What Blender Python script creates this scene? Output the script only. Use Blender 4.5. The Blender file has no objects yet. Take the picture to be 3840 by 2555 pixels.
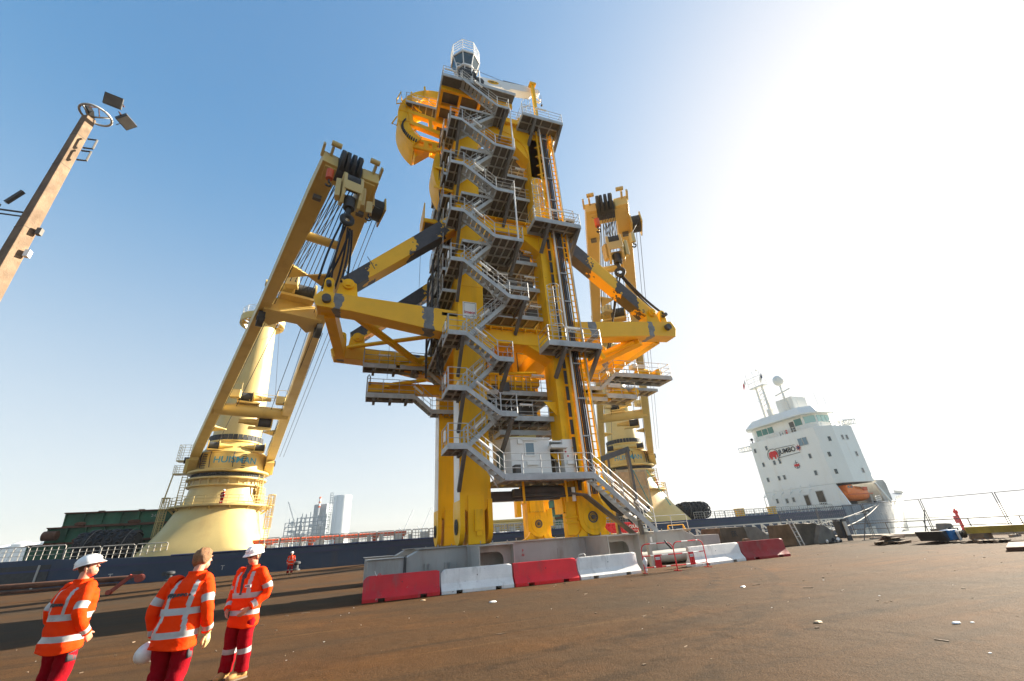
import bpy, math, random
from mathutils import Vector as V, Matrix, noise
rnd = random.Random(7)
SC = bpy.context.scene
COL = SC.collection
PI = math.pi
Z = V((0, 0, 1))
LOC = {}

# ------------------------------------------------------------------ materials
MATS = {}
def newmat(name):
    m = bpy.data.materials.new(name); m.use_nodes = True
    nt = m.node_tree; b = nt.nodes['Principled BSDF']
    return m, nt, b
def N(nt, typ, **kw):
    n = nt.nodes.new(typ)
    for k, v in kw.items():
        if k in n.inputs.keys(): n.inputs[k].default_value = v
        else: setattr(n, k, v)
    return n
def rgba(c): return (c[0], c[1], c[2], 1)
def noise_mask(nt, scale, lo, hi, detail=4, vec=None, stretch=None, rough=.55):
    tc = N(nt, 'ShaderNodeTexCoord')
    v = tc.outputs['Object']
    if stretch:
        mp = N(nt, 'ShaderNodeMapping'); mp.inputs['Scale'].default_value = stretch
        nt.links.new(v, mp.inputs['Vector']); v = mp.outputs['Vector']
    n = N(nt, 'ShaderNodeTexNoise'); n.inputs['Scale'].default_value = scale
    n.inputs['Detail'].default_value = detail; n.inputs['Roughness'].default_value = rough
    nt.links.new(v, n.inputs['Vector'])
    r = N(nt, 'ShaderNodeMapRange'); r.inputs['From Min'].default_value = lo; r.inputs['From Max'].default_value = hi
    nt.links.new(n.outputs['Fac'], r.inputs['Value'])
    return r.outputs['Result']
def mixc(nt, fac, a, b):
    m = N(nt, 'ShaderNodeMix', data_type='RGBA')
    if isinstance(fac, (int, float)): m.inputs['Factor'].default_value = fac
    else: nt.links.new(fac, m.inputs['Factor'])
    for s, x in ((6, a), (7, b)):
        if isinstance(x, tuple): m.inputs[s].default_value = rgba(x)
        else: nt.links.new(x, m.inputs[s])
    return m.outputs[2]
def paint(name, col, rough=.45, var=.18, scale=.8, dirt=None, dirt_amt=.5, dscale=1.5, stretch=(1, 1, .25),
          metal=0, bump=0, bscale=20, spec=.5, chips=None):
    m, nt, b = newmat(name)
    dark = tuple(c * (1 - var) for c in col); lite = tuple(min(1, c * (1 + var * .6)) for c in col)
    c = mixc(nt, noise_mask(nt, scale, .3, .7), dark, lite)
    if dirt:
        k = noise_mask(nt, dscale, .52, .75, 8, stretch=stretch, rough=.65)
        mm = N(nt, 'ShaderNodeMath', operation='MULTIPLY'); nt.links.new(k, mm.inputs[0]); mm.inputs[1].default_value = dirt_amt
        c = mixc(nt, mm.outputs[0], c, dirt)
    if chips:                          # small chips and scuffs down to another colour
        c = mixc(nt, noise_mask(nt, chips[0], chips[1], chips[1] + .03, 8, rough=.7), c, chips[2])
    nt.links.new(c, b.inputs['Base Color'])
    b.inputs['Roughness'].default_value = rough; b.inputs['Metallic'].default_value = metal
    b.inputs['Specular IOR Level'].default_value = spec
    rr = N(nt, 'ShaderNodeMapRange'); rr.inputs['To Min'].default_value = max(.05, rough - .12); rr.inputs['To Max'].default_value = min(1, rough + .15)
    nt.links.new(noise_mask(nt, scale * 3, .3, .7), rr.inputs['Value']); nt.links.new(rr.outputs[0], b.inputs['Roughness'])
    if bump:
        bp = N(nt, 'ShaderNodeBump'); bp.inputs['Strength'].default_value = bump; bp.inputs['Distance'].default_value = .02
        nt.links.new(noise_mask(nt, bscale, .2, .8, 6), bp.inputs['Height']); nt.links.new(bp.outputs[0], b.inputs['Normal'])
    MATS[name] = m
    return m
def primer(name, col, grey, ranges, wob=.9):
    # paint worn away / bare primer where the member was welded: object-x ranges with a ragged edge
    m, nt, b = newmat(name)
    tc = N(nt, 'ShaderNodeTexCoord'); sx = N(nt, 'ShaderNodeSeparateXYZ'); nt.links.new(tc.outputs['Object'], sx.inputs[0])
    nz = noise_mask(nt, 1.6, .25, .75, 6, rough=.6)
    w = N(nt, 'ShaderNodeMath', operation='MULTIPLY_ADD'); nt.links.new(nz, w.inputs[0]); w.inputs[1].default_value = wob; nt.links.new(sx.outputs['X'], w.inputs[2])
    acc = None
    for lo, hi in ranges:
        a = N(nt, 'ShaderNodeMath', operation='GREATER_THAN'); nt.links.new(w.outputs[0], a.inputs[0]); a.inputs[1].default_value = lo
        c = N(nt, 'ShaderNodeMath', operation='LESS_THAN'); nt.links.new(w.outputs[0], c.inputs[0]); c.inputs[1].default_value = hi
        p = N(nt, 'ShaderNodeMath', operation='MULTIPLY'); nt.links.new(a.outputs[0], p.inputs[0]); nt.links.new(c.outputs[0], p.inputs[1])
        if acc is None: acc = p.outputs[0]
        else:
            q = N(nt, 'ShaderNodeMath', operation='MAXIMUM'); nt.links.new(acc, q.inputs[0]); nt.links.new(p.outputs[0], q.inputs[1]); acc = q.outputs[0]
    y = mixc(nt, noise_mask(nt, .7, .3, .7), tuple(c * .85 for c in col), col)
    g = mixc(nt, noise_mask(nt, 3, .3, .7), tuple(c * .6 for c in grey), grey)
    nt.links.new(mixc(nt, acc, y, g), b.inputs['Base Color']); b.inputs['Roughness'].default_value = .45
    MATS[name] = m
    return m
def glass(name, col, rough=.08):
    m, nt, b = newmat(name)
    b.inputs['Base Color'].default_value = rgba(col); b.inputs['Roughness'].default_value = rough
    b.inputs['Specular IOR Level'].default_value = .8; b.inputs['Coat Weight'].default_value = .4
    MATS[name] = m; return m

YEL = (.95, .50, .004); CRM = (.66, .48, .15); GLV = (.46, .48, .48)
paint('yellow', YEL, .42, .10, .5, (.42, .22, .02), .4, 1.2, (1, 1, .12), spec=.25, chips=(1.8, .72, (.30, .16, .03)))
paint('yellow_dirty', (.92, .50, .006), .45, .15, .9, (.22, .13, .03), .6, 2.2, (1, 1, .2), spec=.25, chips=(2.2, .69, (.10, .07, .03)))
paint('cream', CRM, .42, .12, .25, (.38, .20, .06), .5, .5, (1, 1, .12), chips=(1.0, .72, (.22, .10, .04)))
paint('cream_pale', (.58, .44, .17), .45, .12, .25, (.40, .22, .08), .35, .5)
paint('galv', GLV, .5, .22, 1.3, (.24, .25, .25), .5, 3)
paint('galv_rail', (.50, .51, .50), .45, .2, 2)
paint('grating', (.14, .132, .122), .8, .25, 2, (.10, .09, .08), .5, 4)
paint('dark_steel', (.075, .075, .075), .6, .3, 1.5, (.12, .08, .05), .5, 3)
paint('black_rubber', (.018, .018, .02), .65, .3, 3, bump=.3)
paint('rope_black', (.02, .021, .025), .8, .2, 4)
paint('white', (.80, .79, .76), .4, .06, .4, (.50, .42, .32), .25, .8)
paint('white_lamp', (.85, .84, .80), .35, .05, 1)
paint('ship_white', (.80, .79, .74), .42, .05, .12, (.58, .47, .33), .3, .5, (1, 1, .12))
paint('ship_blue', (.010, .032, .075), .42, .2, .15, (.05, .045, .05), .6, .6, (1, 1, .12))
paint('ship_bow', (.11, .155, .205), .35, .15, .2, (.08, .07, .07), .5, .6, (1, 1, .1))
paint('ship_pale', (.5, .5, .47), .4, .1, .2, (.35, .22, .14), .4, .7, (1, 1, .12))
paint('deck_green', (.03, .13, .065), .65, .4, .5, (.09, .055, .03), .8, 1.2, (1, 1, .35))
paint('deck_rail', (.36, .34, .30), .55, .2, 1)
paint('base_grey', (.40, .39, .36), .55, .16, .6, (.20, .15, .10), .6, 1.4, chips=(2.2, .70, (.14, .07, .04)))
paint('bar_red', (.62, .012, .016), .5, .2, 1.2, (.16, .10, .09), .75, 3, (1, 1, .2), bump=.15, chips=(3.5, .66, (.36, .33, .29)))
paint('bar_red_bright', (.85, .012, .016), .42, .15, 1.2, (.30, .05, .045), .6, 3, (1, 1, .2), bump=.12, chips=(3.2, .68, (.40, .36, .32)))
paint('bar_red_old', (.33, .016, .017), .6, .25, 1.2, (.20, .10, .08), .7, 3, (1, 1, .2), bump=.2, chips=(3.5, .66, (.34, .30, .27)))
paint('bar_white', (.80, .78, .73), .7, .12, 1.5, (.30, .27, .22), .75, 2.5, (1, 1, .2), bump=.25, chips=(4, .66, (.22, .20, .18)))
paint('red', (.62, .012, .015), .4, .12, 2)
paint('red_gloss', (.70, .012, .02), .3, .1, 2)
paint('red_rust', (.36, .05, .025), .6, .3, 3, (.15, .06, .03), .6, 4)
paint('orange_paint', (.62, .09, .02), .5, .2, 1, (.3, .12, .05), .4, 2)
paint('orange_boat', (.85, .20, .025), .35, .08, .5)
paint('concrete', (.36, .31, .25), .9, .2, 2, (.14, .12, .09), .5, 3, (1, 1, .5), bump=.4, bscale=40)
paint('post_concrete', (.20, .135, .085), .92, .3, 3, (.32, .23, .14), .5, 6, (1, 1, .6), bump=.5, bscale=40)
paint('olive_yellow', (.36, .25, .03), .7, .3, 2, (.10, .07, .03), .7, 3)
paint('concrete_dark', (.12, .095, .068), .95, .4, 1.2, (.05, .042, .035), .7, 2, (1, 1, .6), bump=.6, bscale=12)
paint('concrete_grey', (.20, .19, .165), .95, .3, 1.2, (.09, .08, .07), .6, 2, (1, 1, .6), bump=.5, bscale=12)
paint('wood', (.50, .36, .22), .8, .25, 2, (.3, .2, .1), .5, 5)
paint('wood_old', (.20, .14, .09), .9, .4, 3, (.08, .06, .04), .6, 5)
paint('plywood', (.55, .33, .16), .75, .15, 2)
paint('rust', (.12, .05, .025), .85, .4, 1.5, (.05, .03, .02), .6, 3)
paint('blue', (.015, .16, .42), .5, .2, 2, (.05, .06, .08), .5, 4)
paint('blue_letter', (.06, .32, .46), .5, .05, 2)
paint('navy', (.02, .03, .09), .5, .1, 2)
paint('charcoal', (.04, .042, .045), .7, .2, 3)
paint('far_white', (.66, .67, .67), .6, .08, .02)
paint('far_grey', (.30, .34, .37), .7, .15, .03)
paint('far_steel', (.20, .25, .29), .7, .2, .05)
paint('teal_strap', (.03, .33, .36), .7, .1, 3)
paint('skin', (.58, .27, .17), .5, .1, 12, spec=.35)
paint('hair', (.27, .125, .045), .6, .35, 60, bump=.6, bscale=120)
paint('hair_dark', (.08, .05, .03), .6, .3, 60)
paint('hivis', (1.0, .05, .003), .75, .10, 3, (.6, .03, .004), .3, 4, (1, 1, 1), bump=.25, bscale=26, spec=.08)
paint('retro', (.42, .42, .41), .35, .12, 9)
paint('trouser', (.28, .004, .010), .9, .25, 3, (.12, .003, .006), .4, 5, (1, 1, 1), bump=.2, bscale=40, spec=.08)
paint('knee_grey', (.055, .055, .06), .85, .2, 6)
paint('boot', (.45, .24, .075), .7, .25, 9, (.2, .1, .04), .5, 12)
paint('helmet', (.84, .83, .80), .3, .04, 6)
paint('glove', (.60, .50, .22), .8, .3, 14)
glass('glass_dark', (.02, .035, .04)); glass('glass_green', (.02, .15, .11)); glass('glass_pale', (.30, .50, .46)); glass('glass_blue', (.12, .20, .25))
glass('sunglass', (.008, .008, .01))

# ------------------------------------------------------------------ mesh builder
class MB:
    def __init__(self): self.v = []; self.f = []; self.m = []; self.mi = 0
    def add(self, vs, fs):
        o = len(self.v); self.v += [tuple(p) for p in vs]
        for f in fs: self.f.append(tuple(i + o for i in f)); self.m.append(self.mi)
        return self
    def box(self, x0, x1, y0, y1, z0, z1):
        vs = [(x, y, z) for z in (z0, z1) for y in (y0, y1) for x in (x0, x1)]
        return self.add(vs, [(0, 2, 3, 1), (4, 5, 7, 6), (0, 1, 5, 4), (2, 6, 7, 3), (0, 4, 6, 2), (1, 3, 7, 5)])
    def bar(self, p, q, w, h=None, up=Z, w2=None, h2=None):
        p, q = V(p), V(q); h = w if h is None else h; w2 = w if w2 is None else w2; h2 = h if h2 is None else h2
        d = (q - p).normalized(); up = V(up)
        if abs(d.dot(up)) > .99: up = V((0, 1, 0))
        r = d.cross(up).normalized(); u = r.cross(d)
        vs = []
        for c, ww, hh in ((p, w, h), (q, w2, h2)):
            for a, b in ((-1, -1), (1, -1), (1, 1), (-1, 1)): vs.append(c + r * a * ww / 2 + u * b * hh / 2)
        return self.add(vs, [(3, 2, 1, 0), (4, 5, 6, 7), (0, 1, 5, 4), (1, 2, 6, 5), (2, 3, 7, 6), (3, 0, 4, 7)])
    def ring(self, c, d, r, n, ref=None, r2=None):
        d = V(d).normalized(); ref = V(ref) if ref else (Z if abs(d.z) < .9 else V((1, 0, 0)))
        a = d.cross(ref).normalized(); b = a.cross(d); r2 = r if r2 is None else r2
        return [V(c) + a * math.cos(2 * PI * i / n) * r + b * math.sin(2 * PI * i / n) * r2 for i in range(n)]
    def loft(self, rings, cap=True, close=True):
        n = len(rings[0]); vs = [p for r in rings for p in r]; fs = []
        for k in range(len(rings) - 1):
            for i in range(n if close else n - 1):
                j = (i + 1) % n
                fs.append((k * n + i, k * n + j, (k + 1) * n + j, (k + 1) * n + i))
        if cap: fs += [tuple(range(n))[::-1], tuple((len(rings) - 1) * n + i for i in range(n))]
        return self.add(vs, fs)
    def tube(self, p, q, r, n=6, r2=None):
        p, q = V(p), V(q); d = q - p
        return self.loft([self.ring(p, d, r, n), self.ring(q, d, r if r2 is None else r2, n)])
    def path(self, pts, r, n=6, closed=False):
        pts = [V(p) for p in pts]; rings = []
        L = len(pts); ref = None
        for i, p in enumerate(pts):
            if closed: d = (pts[(i + 1) % L] - pts[i - 1])
            else: d = (pts[min(i + 1, L - 1)] - pts[max(i - 1, 0)])
            d.normalize()
            if ref is None: ref = Z if abs(d.z) < .8 else V((1, 0, 0))
            a = d.cross(ref)
            if a.length < 1e-4: a = d.orthogonal()
            a.normalize(); b = a.cross(d); ref = b
            rings.append([p + a * math.cos(2 * PI * k / n) * r + b * math.sin(2 * PI * k / n) * r for k in range(n)])
        if closed: rings.append(rings[0])
        return self.loft(rings, cap=not closed)
    def lathe(self, c, prof, n=24, axis='z', a0=0, a1=2 * PI, cap=True):
        rings = []; full = abs(a1 - a0 - 2 * PI) < 1e-6
        for r, h in prof:
            rr = []
            for i in range(n if full else n + 1):
                a = a0 + (a1 - a0) * i / n; x, y = r * math.cos(a), r * math.sin(a)
                p = {'z': (x, y, h), 'x': (h, x, y), 'y': (x, h, y)}[axis]
                rr.append(V(c) + V(p))
            rings.append(rr)
        return self.loft(rings, cap=cap and full, close=full)
    def prism(self, pts, plane, a, b):
        def mk(u, v, t): return {'xz': (u, t, v), 'xy': (u, v, t), 'yz': (t, u, v)}[plane]
        return self.loft([[V(mk(u, v, a)) for u, v in pts], [V(mk(u, v, b)) for u, v in pts]])
    def sphere(self, c, r, n=12, m=8, sc=(1, 1, 1)):
        rings = []
        for k in range(m + 1):
            t = PI * k / m; t = max(.02, min(PI - .02, t))
            rings.append([V(c) + V((r * sc[0] * math.sin(t) * math.cos(2 * PI * i / n), r * sc[1] * math.sin(t) * math.sin(2 * PI * i / n), -r * sc[2] * math.cos(t))) for i in range(n)])
        return self.loft(rings)
    def rails(self, pts, h=1.05, n=3, r=.022, step=1.2, closed=False, toe=0):
        pts = [V(p) for p in pts]
        seq = pts + ([pts[0]] if closed else [])
        for i in range(len(seq) - 1):
            p, q = seq[i], seq[i + 1]; L = (q - p).length
            for k in range(1, n + 1):
                o = Z * h * k / n; self.tube(p + o, q + o, r * (1 if k == n else .8), 6)
            m = max(1, round(L / step))
            for k in range(0 if i == 0 else 1, m + 1):
                if closed and i == len(seq) - 2 and k == m: break
                c = p + (q - p) * k / m; self.tube(c, c + Z * h, r, 6)
            if toe:
                self.bar(p + Z * toe / 2, q + Z * toe / 2, .012, toe)
        return self
    def build(self, name, mat, parent=None, smooth=False, local=None, auto=None):
        me = bpy.data.meshes.new(name)
        o0 = V((0, 0, 0)) if parent is None else LOC.get(parent.name, V((0, 0, 0)))
        if local is not None: o0 = V(local)
        me.from_pydata([tuple(V(p) - o0) for p in self.v], [], self.f); me.update()
        ms = mat if isinstance(mat, (list, tuple)) else [mat]
        for m in ms: me.materials.append(MATS[m] if isinstance(m, str) else m)
        if len(ms) > 1: me.polygons.foreach_set('material_index', self.m)
        import bmesh
        bm = bmesh.new(); bm.from_mesh(me); bmesh.ops.recalc_face_normals(bm, faces=bm.faces); bm.to_mesh(me); bm.free()
        if smooth: me.polygons.foreach_set('use_smooth', [True] * len(me.polygons))
        if auto is not None:
            me.polygons.foreach_set('use_smooth', [True] * len(me.polygons)); me.set_sharp_from_angle(angle=math.radians(auto))
        ob = bpy.data.objects.new(name, me); COL.objects.link(ob)
        if parent is not None: ob.parent = parent
        LOC[ob.name] = o0
        return ob
    def bevel(self, ob, w=.02, seg=2):
        md = ob.modifiers.new('bevel', 'BEVEL'); md.width = w; md.segments = seg; md.limit_method = 'ANGLE'; md.angle_limit = math.radians(40)
        return ob
def bevel(ob, w=.02, seg=2):
    md = ob.modifiers.new('bevel', 'BEVEL'); md.width = w; md.segments = seg; md.limit_method = 'ANGLE'; md.angle_limit = math.radians(40); return ob

def tag(o, label, cat, group=None):
    o['label'] = label; o['category'] = cat
    if group: o['group'] = group
    return o
def thing(name, label, cat, loc=(0, 0, 0), group=None, rotz=None):
    o = bpy.data.objects.new(name, None); COL.objects.link(o); o.empty_display_size = .3
    o.location = loc; LOC[o.name] = V(loc) if rotz is None else V((0, 0, 0))
    if rotz is not None: o.rotation_euler = (0, 0, rotz)
    return tag(o, label, cat, group)
def copy_tree(o, parent=None):
    c = o.copy(); COL.objects.link(c)
    if parent is not None: c.parent = parent
    LOC[c.name] = LOC.get(o.name, V((0, 0, 0)))
    for ch in list(o.children): copy_tree(ch, c)
    return c
def text(body, size, mat, parent, M, name='lettering', ext=.004, sx=1, bold=0, curve=None):
    cu = bpy.data.curves.new('t', 'FONT'); cu.body = body; cu.size = size; cu.extrude = ext; cu.align_x = 'CENTER'; cu.align_y = 'CENTER'; cu.offset = bold
    to = bpy.data.objects.new('t', cu); COL.objects.link(to)
    dg = bpy.context.evaluated_depsgraph_get(); dg.update()
    me = bpy.data.meshes.new_from_object(to.evaluated_get(dg)); bpy.data.objects.remove(to)
    me.name = name; me.materials.clear(); me.materials.append(MATS[mat])
    o0 = LOC.get(parent.name, V((0, 0, 0)))
    for v in me.vertices:
        p = v.co.copy(); p.x *= sx
        v.co = (M @ p if not curve else curve(p)) - o0
    ob = bpy.data.objects.new(name, me); COL.objects.link(ob); ob.parent = parent; LOC[ob.name] = o0
    return ob
def frame(o, x, y):
    x = V(x).normalized(); y = V(y).normalized(); z = x.cross(y)
    return Matrix(((x.x, y.x, z.x, o[0]), (x.y, y.y, z.y, o[1]), (x.z, y.z, z.z, o[2]), (0, 0, 0, 1)))
def structure(ob): ob['kind'] = 'structure'; return ob
# ------------------------------------------------------------------ camera
# world axes: X along the quay front of the tower, Y away from the viewer across the quay, Z up
W_, H_, F_, CAMH = 2357, 1568, 948.0, 1.65
YAW = math.radians(20.5)
VZ = (1035, -1190)
up = V((VZ[0] - W_ / 2, -(VZ[1] - H_ / 2), -F_)).normalized()
fw = (V((0, 0, -1)) - up * up.dot(V((0, 0, -1)))).normalized()
rt = fw.cross(up)
a0 = V((math.cos(YAW), math.sin(YAW), 0)); a1 = V((-math.sin(YAW), math.cos(YAW), 0))
R0 = Matrix((rt, fw, up)); R1 = Matrix((a0, a1, (0, 0, 1)))
RC = R1 @ R0
cam = bpy.data.cameras.new('camera'); co = bpy.data.objects.new('camera', cam); COL.objects.link(co)
cam.sensor_width = 36; cam.lens = F_ / W_ * 36; cam.clip_start = .1; cam.clip_end = 60000
co.matrix_world = Matrix.Translation((0, 0, CAMH)) @ RC.to_4x4()
SC.camera = co

# ------------------------------------------------------------------ light
SUN_AZ, SUN_EL = math.radians(10), math.radians(25)      # azimuth from +X towards +Y
sd = V((math.cos(SUN_AZ) * math.cos(SUN_EL), math.sin(SUN_AZ) * math.cos(SUN_EL), math.sin(SUN_EL)))
sl = bpy.data.lights.new('sun', 'SUN'); so = bpy.data.objects.new('sun', sl); COL.objects.link(so)
sl.energy = 3.7; sl.angle = math.radians(.53); sl.color = (1, .90, .74)
so.rotation_euler = sd.to_track_quat('Z', 'Y').to_euler()
w = bpy.data.worlds.new('World'); SC.world = w; w.use_nodes = True
nt = w.node_tree; bg = nt.nodes['Background']
sky = nt.nodes.new('ShaderNodeTexSky'); sky.sky_type = 'NISHITA'; sky.sun_disc = False
sky.sun_elevation = SUN_EL; sky.sun_rotation = PI / 2 - SUN_AZ
sky.air_density = 1.0; sky.dust_density = 2.2; sky.ozone_density = 2.5; sky.altitude = 0
# the glare round the sun is rolled off softly, as film does, instead of clipping hard; low sky is paler with sea haze
SKY_C0 = 1e6
SKY_K, SKY_A, SKY_SAT = (.36, .37, .37), 1.3, (.66, 1.25)
tc = nt.nodes.new('ShaderNodeTexCoord'); sxyz = nt.nodes.new('ShaderNodeSeparateXYZ'); nt.links.new(tc.outputs['Generated'], sxyz.inputs[0])
def mr(lo, hi, a, b):
    r = nt.nodes.new('ShaderNodeMapRange'); r.interpolation_type = 'SMOOTHSTEP'
    for k, v in zip(('From Min', 'From Max', 'To Min', 'To Max'), (lo, hi, a, b)): r.inputs[k].default_value = v
    nt.links.new(sxyz.outputs['Z'], r.inputs['Value']); return r.outputs[0]
hsv = nt.nodes.new('ShaderNodeHueSaturation'); nt.links.new(mr(0, .75, *SKY_SAT), hsv.inputs['Saturation']); nt.links.new(mr(0, .6, .98, 1.15), hsv.inputs['Value']); nt.links.new(sky.outputs[0], hsv.inputs['Color'])
sep = nt.nodes.new('ShaderNodeSeparateColor'); cmb = nt.nodes.new('ShaderNodeCombineColor'); nt.links.new(hsv.outputs[0], sep.inputs[0])
for i in range(3):
    m1 = N(nt, 'ShaderNodeMath', operation='MULTIPLY'); m1.inputs[1].default_value = -SKY_K[i]; nt.links.new(sep.outputs[i], m1.inputs[0])
    m2 = N(nt, 'ShaderNodeMath', operation='EXPONENT'); nt.links.new(m1.outputs[0], m2.inputs[0])
    m3 = N(nt, 'ShaderNodeMath', operation='SUBTRACT'); m3.inputs[0].default_value = 1; nt.links.new(m2.outputs[0], m3.inputs[1])
    m4 = N(nt, 'ShaderNodeMath', operation='MULTIPLY'); m4.inputs[1].default_value = SKY_A; nt.links.new(m3.outputs[0], m4.inputs[0])
    m5 = N(nt, 'ShaderNodeMath', operation='SUBTRACT'); m5.inputs[1].default_value = SKY_C0; m5.use_clamp = False; nt.links.new(sep.outputs[i], m5.inputs[0])
    m6 = N(nt, 'ShaderNodeMath', operation='MAXIMUM'); m6.inputs[1].default_value = 0; nt.links.new(m5.outputs[0], m6.inputs[0])
    m7 = N(nt, 'ShaderNodeMath', operation='ADD'); nt.links.new(m4.outputs[0], m7.inputs[0]); nt.links.new(m6.outputs[0], m7.inputs[1]); nt.links.new(m7.outputs[0], cmb.inputs[i])
nt.links.new(cmb.outputs[0], bg.inputs[0]); bg.inputs[1].default_value = .15
SC.view_settings.view_transform = 'Standard'; SC.view_settings.look = 'None'; SC.view_settings.exposure = 2.5; SC.view_settings.gamma = 1
SC.cycles.max_bounces = 6; SC.cycles.diffuse_bounces = 3; SC.cycles.glossy_bounces = 3; SC.cycles.volume_bounces = 0

# ------------------------------------------------------------------ ground
def ground_mat():
    m, nt, b = newmat('asphalt')
    big = noise_mask(nt, .12, .35, .65, 5); mid = noise_mask(nt, .9, .3, .72, 8, rough=.65)
    tc = N(nt, 'ShaderNodeTexCoord')
    def rot(ang, sc):
        mp = N(nt, 'ShaderNodeMapping'); mp.inputs['Rotation'].default_value = (0, 0, ang); mp.inputs['Scale'].default_value = sc
        nt.links.new(tc.outputs['Object'], mp.inputs['Vector']); return mp.outputs[0]
    def nz(vec, scale, lo, hi, det=6):
        n = N(nt, 'ShaderNodeTexNoise'); n.inputs['Scale'].default_value = scale; n.inputs['Detail'].default_value = det; n.inputs['Roughness'].default_value = .62
        nt.links.new(vec, n.inputs['Vector'])
        r = N(nt, 'ShaderNodeMapRange'); r.inputs['From Min'].default_value = lo; r.inputs['From Max'].default_value = hi
        nt.links.new(n.outputs['Fac'], r.inputs['Value']); return r.outputs[0]
    c = mixc(nt, big, (.055, .043, .033), (.105, .070, .042))
    c = mixc(nt, mid, c, (.115, .078, .047))
    st = nz(rot(.35, (.16, 1.6, 1)), 1.1, .52, .72)            # dragged streaks along the quay
    c = mixc(nt, st, c, (.045, .036, .030))
    st2 = nz(rot(-.25, (.1, 1.3, 1)), 1.7, .60, .75)
    c = mixc(nt, st2, c, (.19, .145, .10))
    orn = nz(rot(0, (1, 1, 1)), .5, .56, .78, 7)               # rusty sand
    k = N(nt, 'ShaderNodeMath', operation='MULTIPLY'); nt.links.new(orn, k.inputs[0]); k.inputs[1].default_value = .6
    c = mixc(nt, k.outputs[0], c, (.20, .115, .052))
    oil = nz(rot(.9, (1, 1, 1)), .55, .66, .76, 7)             # oil stains
    c = mixc(nt, oil, c, (.028, .024, .021))
    grey = nz(rot(.2, (.6, 1.2, 1)), .11, .42, .62, 4)         # big worn patches of grey asphalt
    k2 = N(nt, 'ShaderNodeMath', operation='MULTIPLY'); nt.links.new(grey, k2.inputs[0]); k2.inputs[1].default_value = .9
    c = mixc(nt, k2.outputs[0], c, (.062, .060, .066))
    brk = nz(rot(0, (1, 1, 1)), 2.2, .42, .62, 5)
    for cx_, cy_, R_, wd in ((9, -3, 9.5, .14), (9, -3, 11.3, .14), (-3, 26, 19.5, .12), (-3, 26, 21.2, .12), (20, 2, 6.2, .10), (4, 3.5, 4.1, .08), (16, 12, 5, .1)):   # tyre scuffs
        ds = N(nt, 'ShaderNodeVectorMath', operation='DISTANCE'); ds.inputs[1].default_value = (cx_, cy_, 0); nt.links.new(tc.outputs['Object'], ds.inputs[0])
        q1 = N(nt, 'ShaderNodeMath', operation='SUBTRACT'); nt.links.new(ds.outputs['Value'], q1.inputs[0]); q1.inputs[1].default_value = R_
        q2 = N(nt, 'ShaderNodeMath', operation='ABSOLUTE'); nt.links.new(q1.outputs[0], q2.inputs[0])
        q3 = N(nt, 'ShaderNodeMapRange'); q3.inputs['From Min'].default_value = wd; q3.inputs['From Max'].default_value = wd * 1.6; q3.inputs['To Min'].default_value = .55; q3.inputs['To Max'].default_value = 0; nt.links.new(q2.outputs[0], q3.inputs['Value'])
        q4 = N(nt, 'ShaderNodeMath', operation='MULTIPLY'); nt.links.new(q3.outputs[0], q4.inputs[0]); nt.links.new(brk, q4.inputs[1])
        c = mixc(nt, q4.outputs[0], c, (.034, .030, .028))
    fine = nz(rot(0, (1, 1, 1)), 45, .3, .7, 3)
    sp = nz(rot(0, (1, 1, 1)), 16, .70, .76, 3)
    c = mixc(nt, sp, c, (.22, .18, .13))
    h = N(nt, 'ShaderNodeMix', data_type='RGBA', blend_type='OVERLAY'); h.inputs['Factor'].default_value = .45
    nt.links.new(c, h.inputs[6]); nt.links.new(fine, h.inputs[7])
    vo = N(nt, 'ShaderNodeTexVoronoi', feature='DISTANCE_TO_EDGE'); vo.inputs['Scale'].default_value = .28
    wv = rot(0, (1, 1, 1)); ad = N(nt, 'ShaderNodeVectorMath', operation='ADD'); nn = N(nt, 'ShaderNodeTexNoise'); nn.inputs['Scale'].default_value = 1.3
    nt.links.new(wv, nn.inputs['Vector']); nt.links.new(wv, ad.inputs[0]); nt.links.new(nn.outputs['Color'], ad.inputs[1]); nt.links.new(ad.outputs[0], vo.inputs['Vector'])
    cr = N(nt, 'ShaderNodeMapRange'); cr.inputs['From Min'].default_value = .0; cr.inputs['From Max'].default_value = .0025
    nt.links.new(vo.outputs['Distance'], cr.inputs['Value'])
    c = mixc(nt, cr.outputs[0], (.05, .04, .03), h.outputs[2])
    t_ = N(nt, 'ShaderNodeMix', data_type='RGBA', blend_type='MULTIPLY'); t_.inputs['Factor'].default_value = 1; t_.inputs[7].default_value = (.68, .46, .23, 1); nt.links.new(c, t_.inputs[6]); c = t_.outputs[2]
    nt.links.new(c, b.inputs['Base Color'])
    b.inputs['Roughness'].default_value = .9; b.inputs['Specular IOR Level'].default_value = .1
    bp = N(nt, 'ShaderNodeBump'); bp.inputs['Strength'].default_value = .5; bp.inputs['Distance'].default_value = .012
    nt.links.new(fine, bp.inputs['Height'])
    bp2 = N(nt, 'ShaderNodeBump'); bp2.inputs['Strength'].default_value = .45; bp2.inputs['Distance'].default_value = .05
    nt.links.new(mid, bp2.inputs['Height']); nt.links.new(bp.outputs[0], bp2.inputs['Normal'])
    nt.links.new(bp2.outputs[0], b.inputs['Normal'])
    MATS['asphalt'] = m
ground_mat()
QX, QY = 36.0, 59.0
mb = MB()
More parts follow.
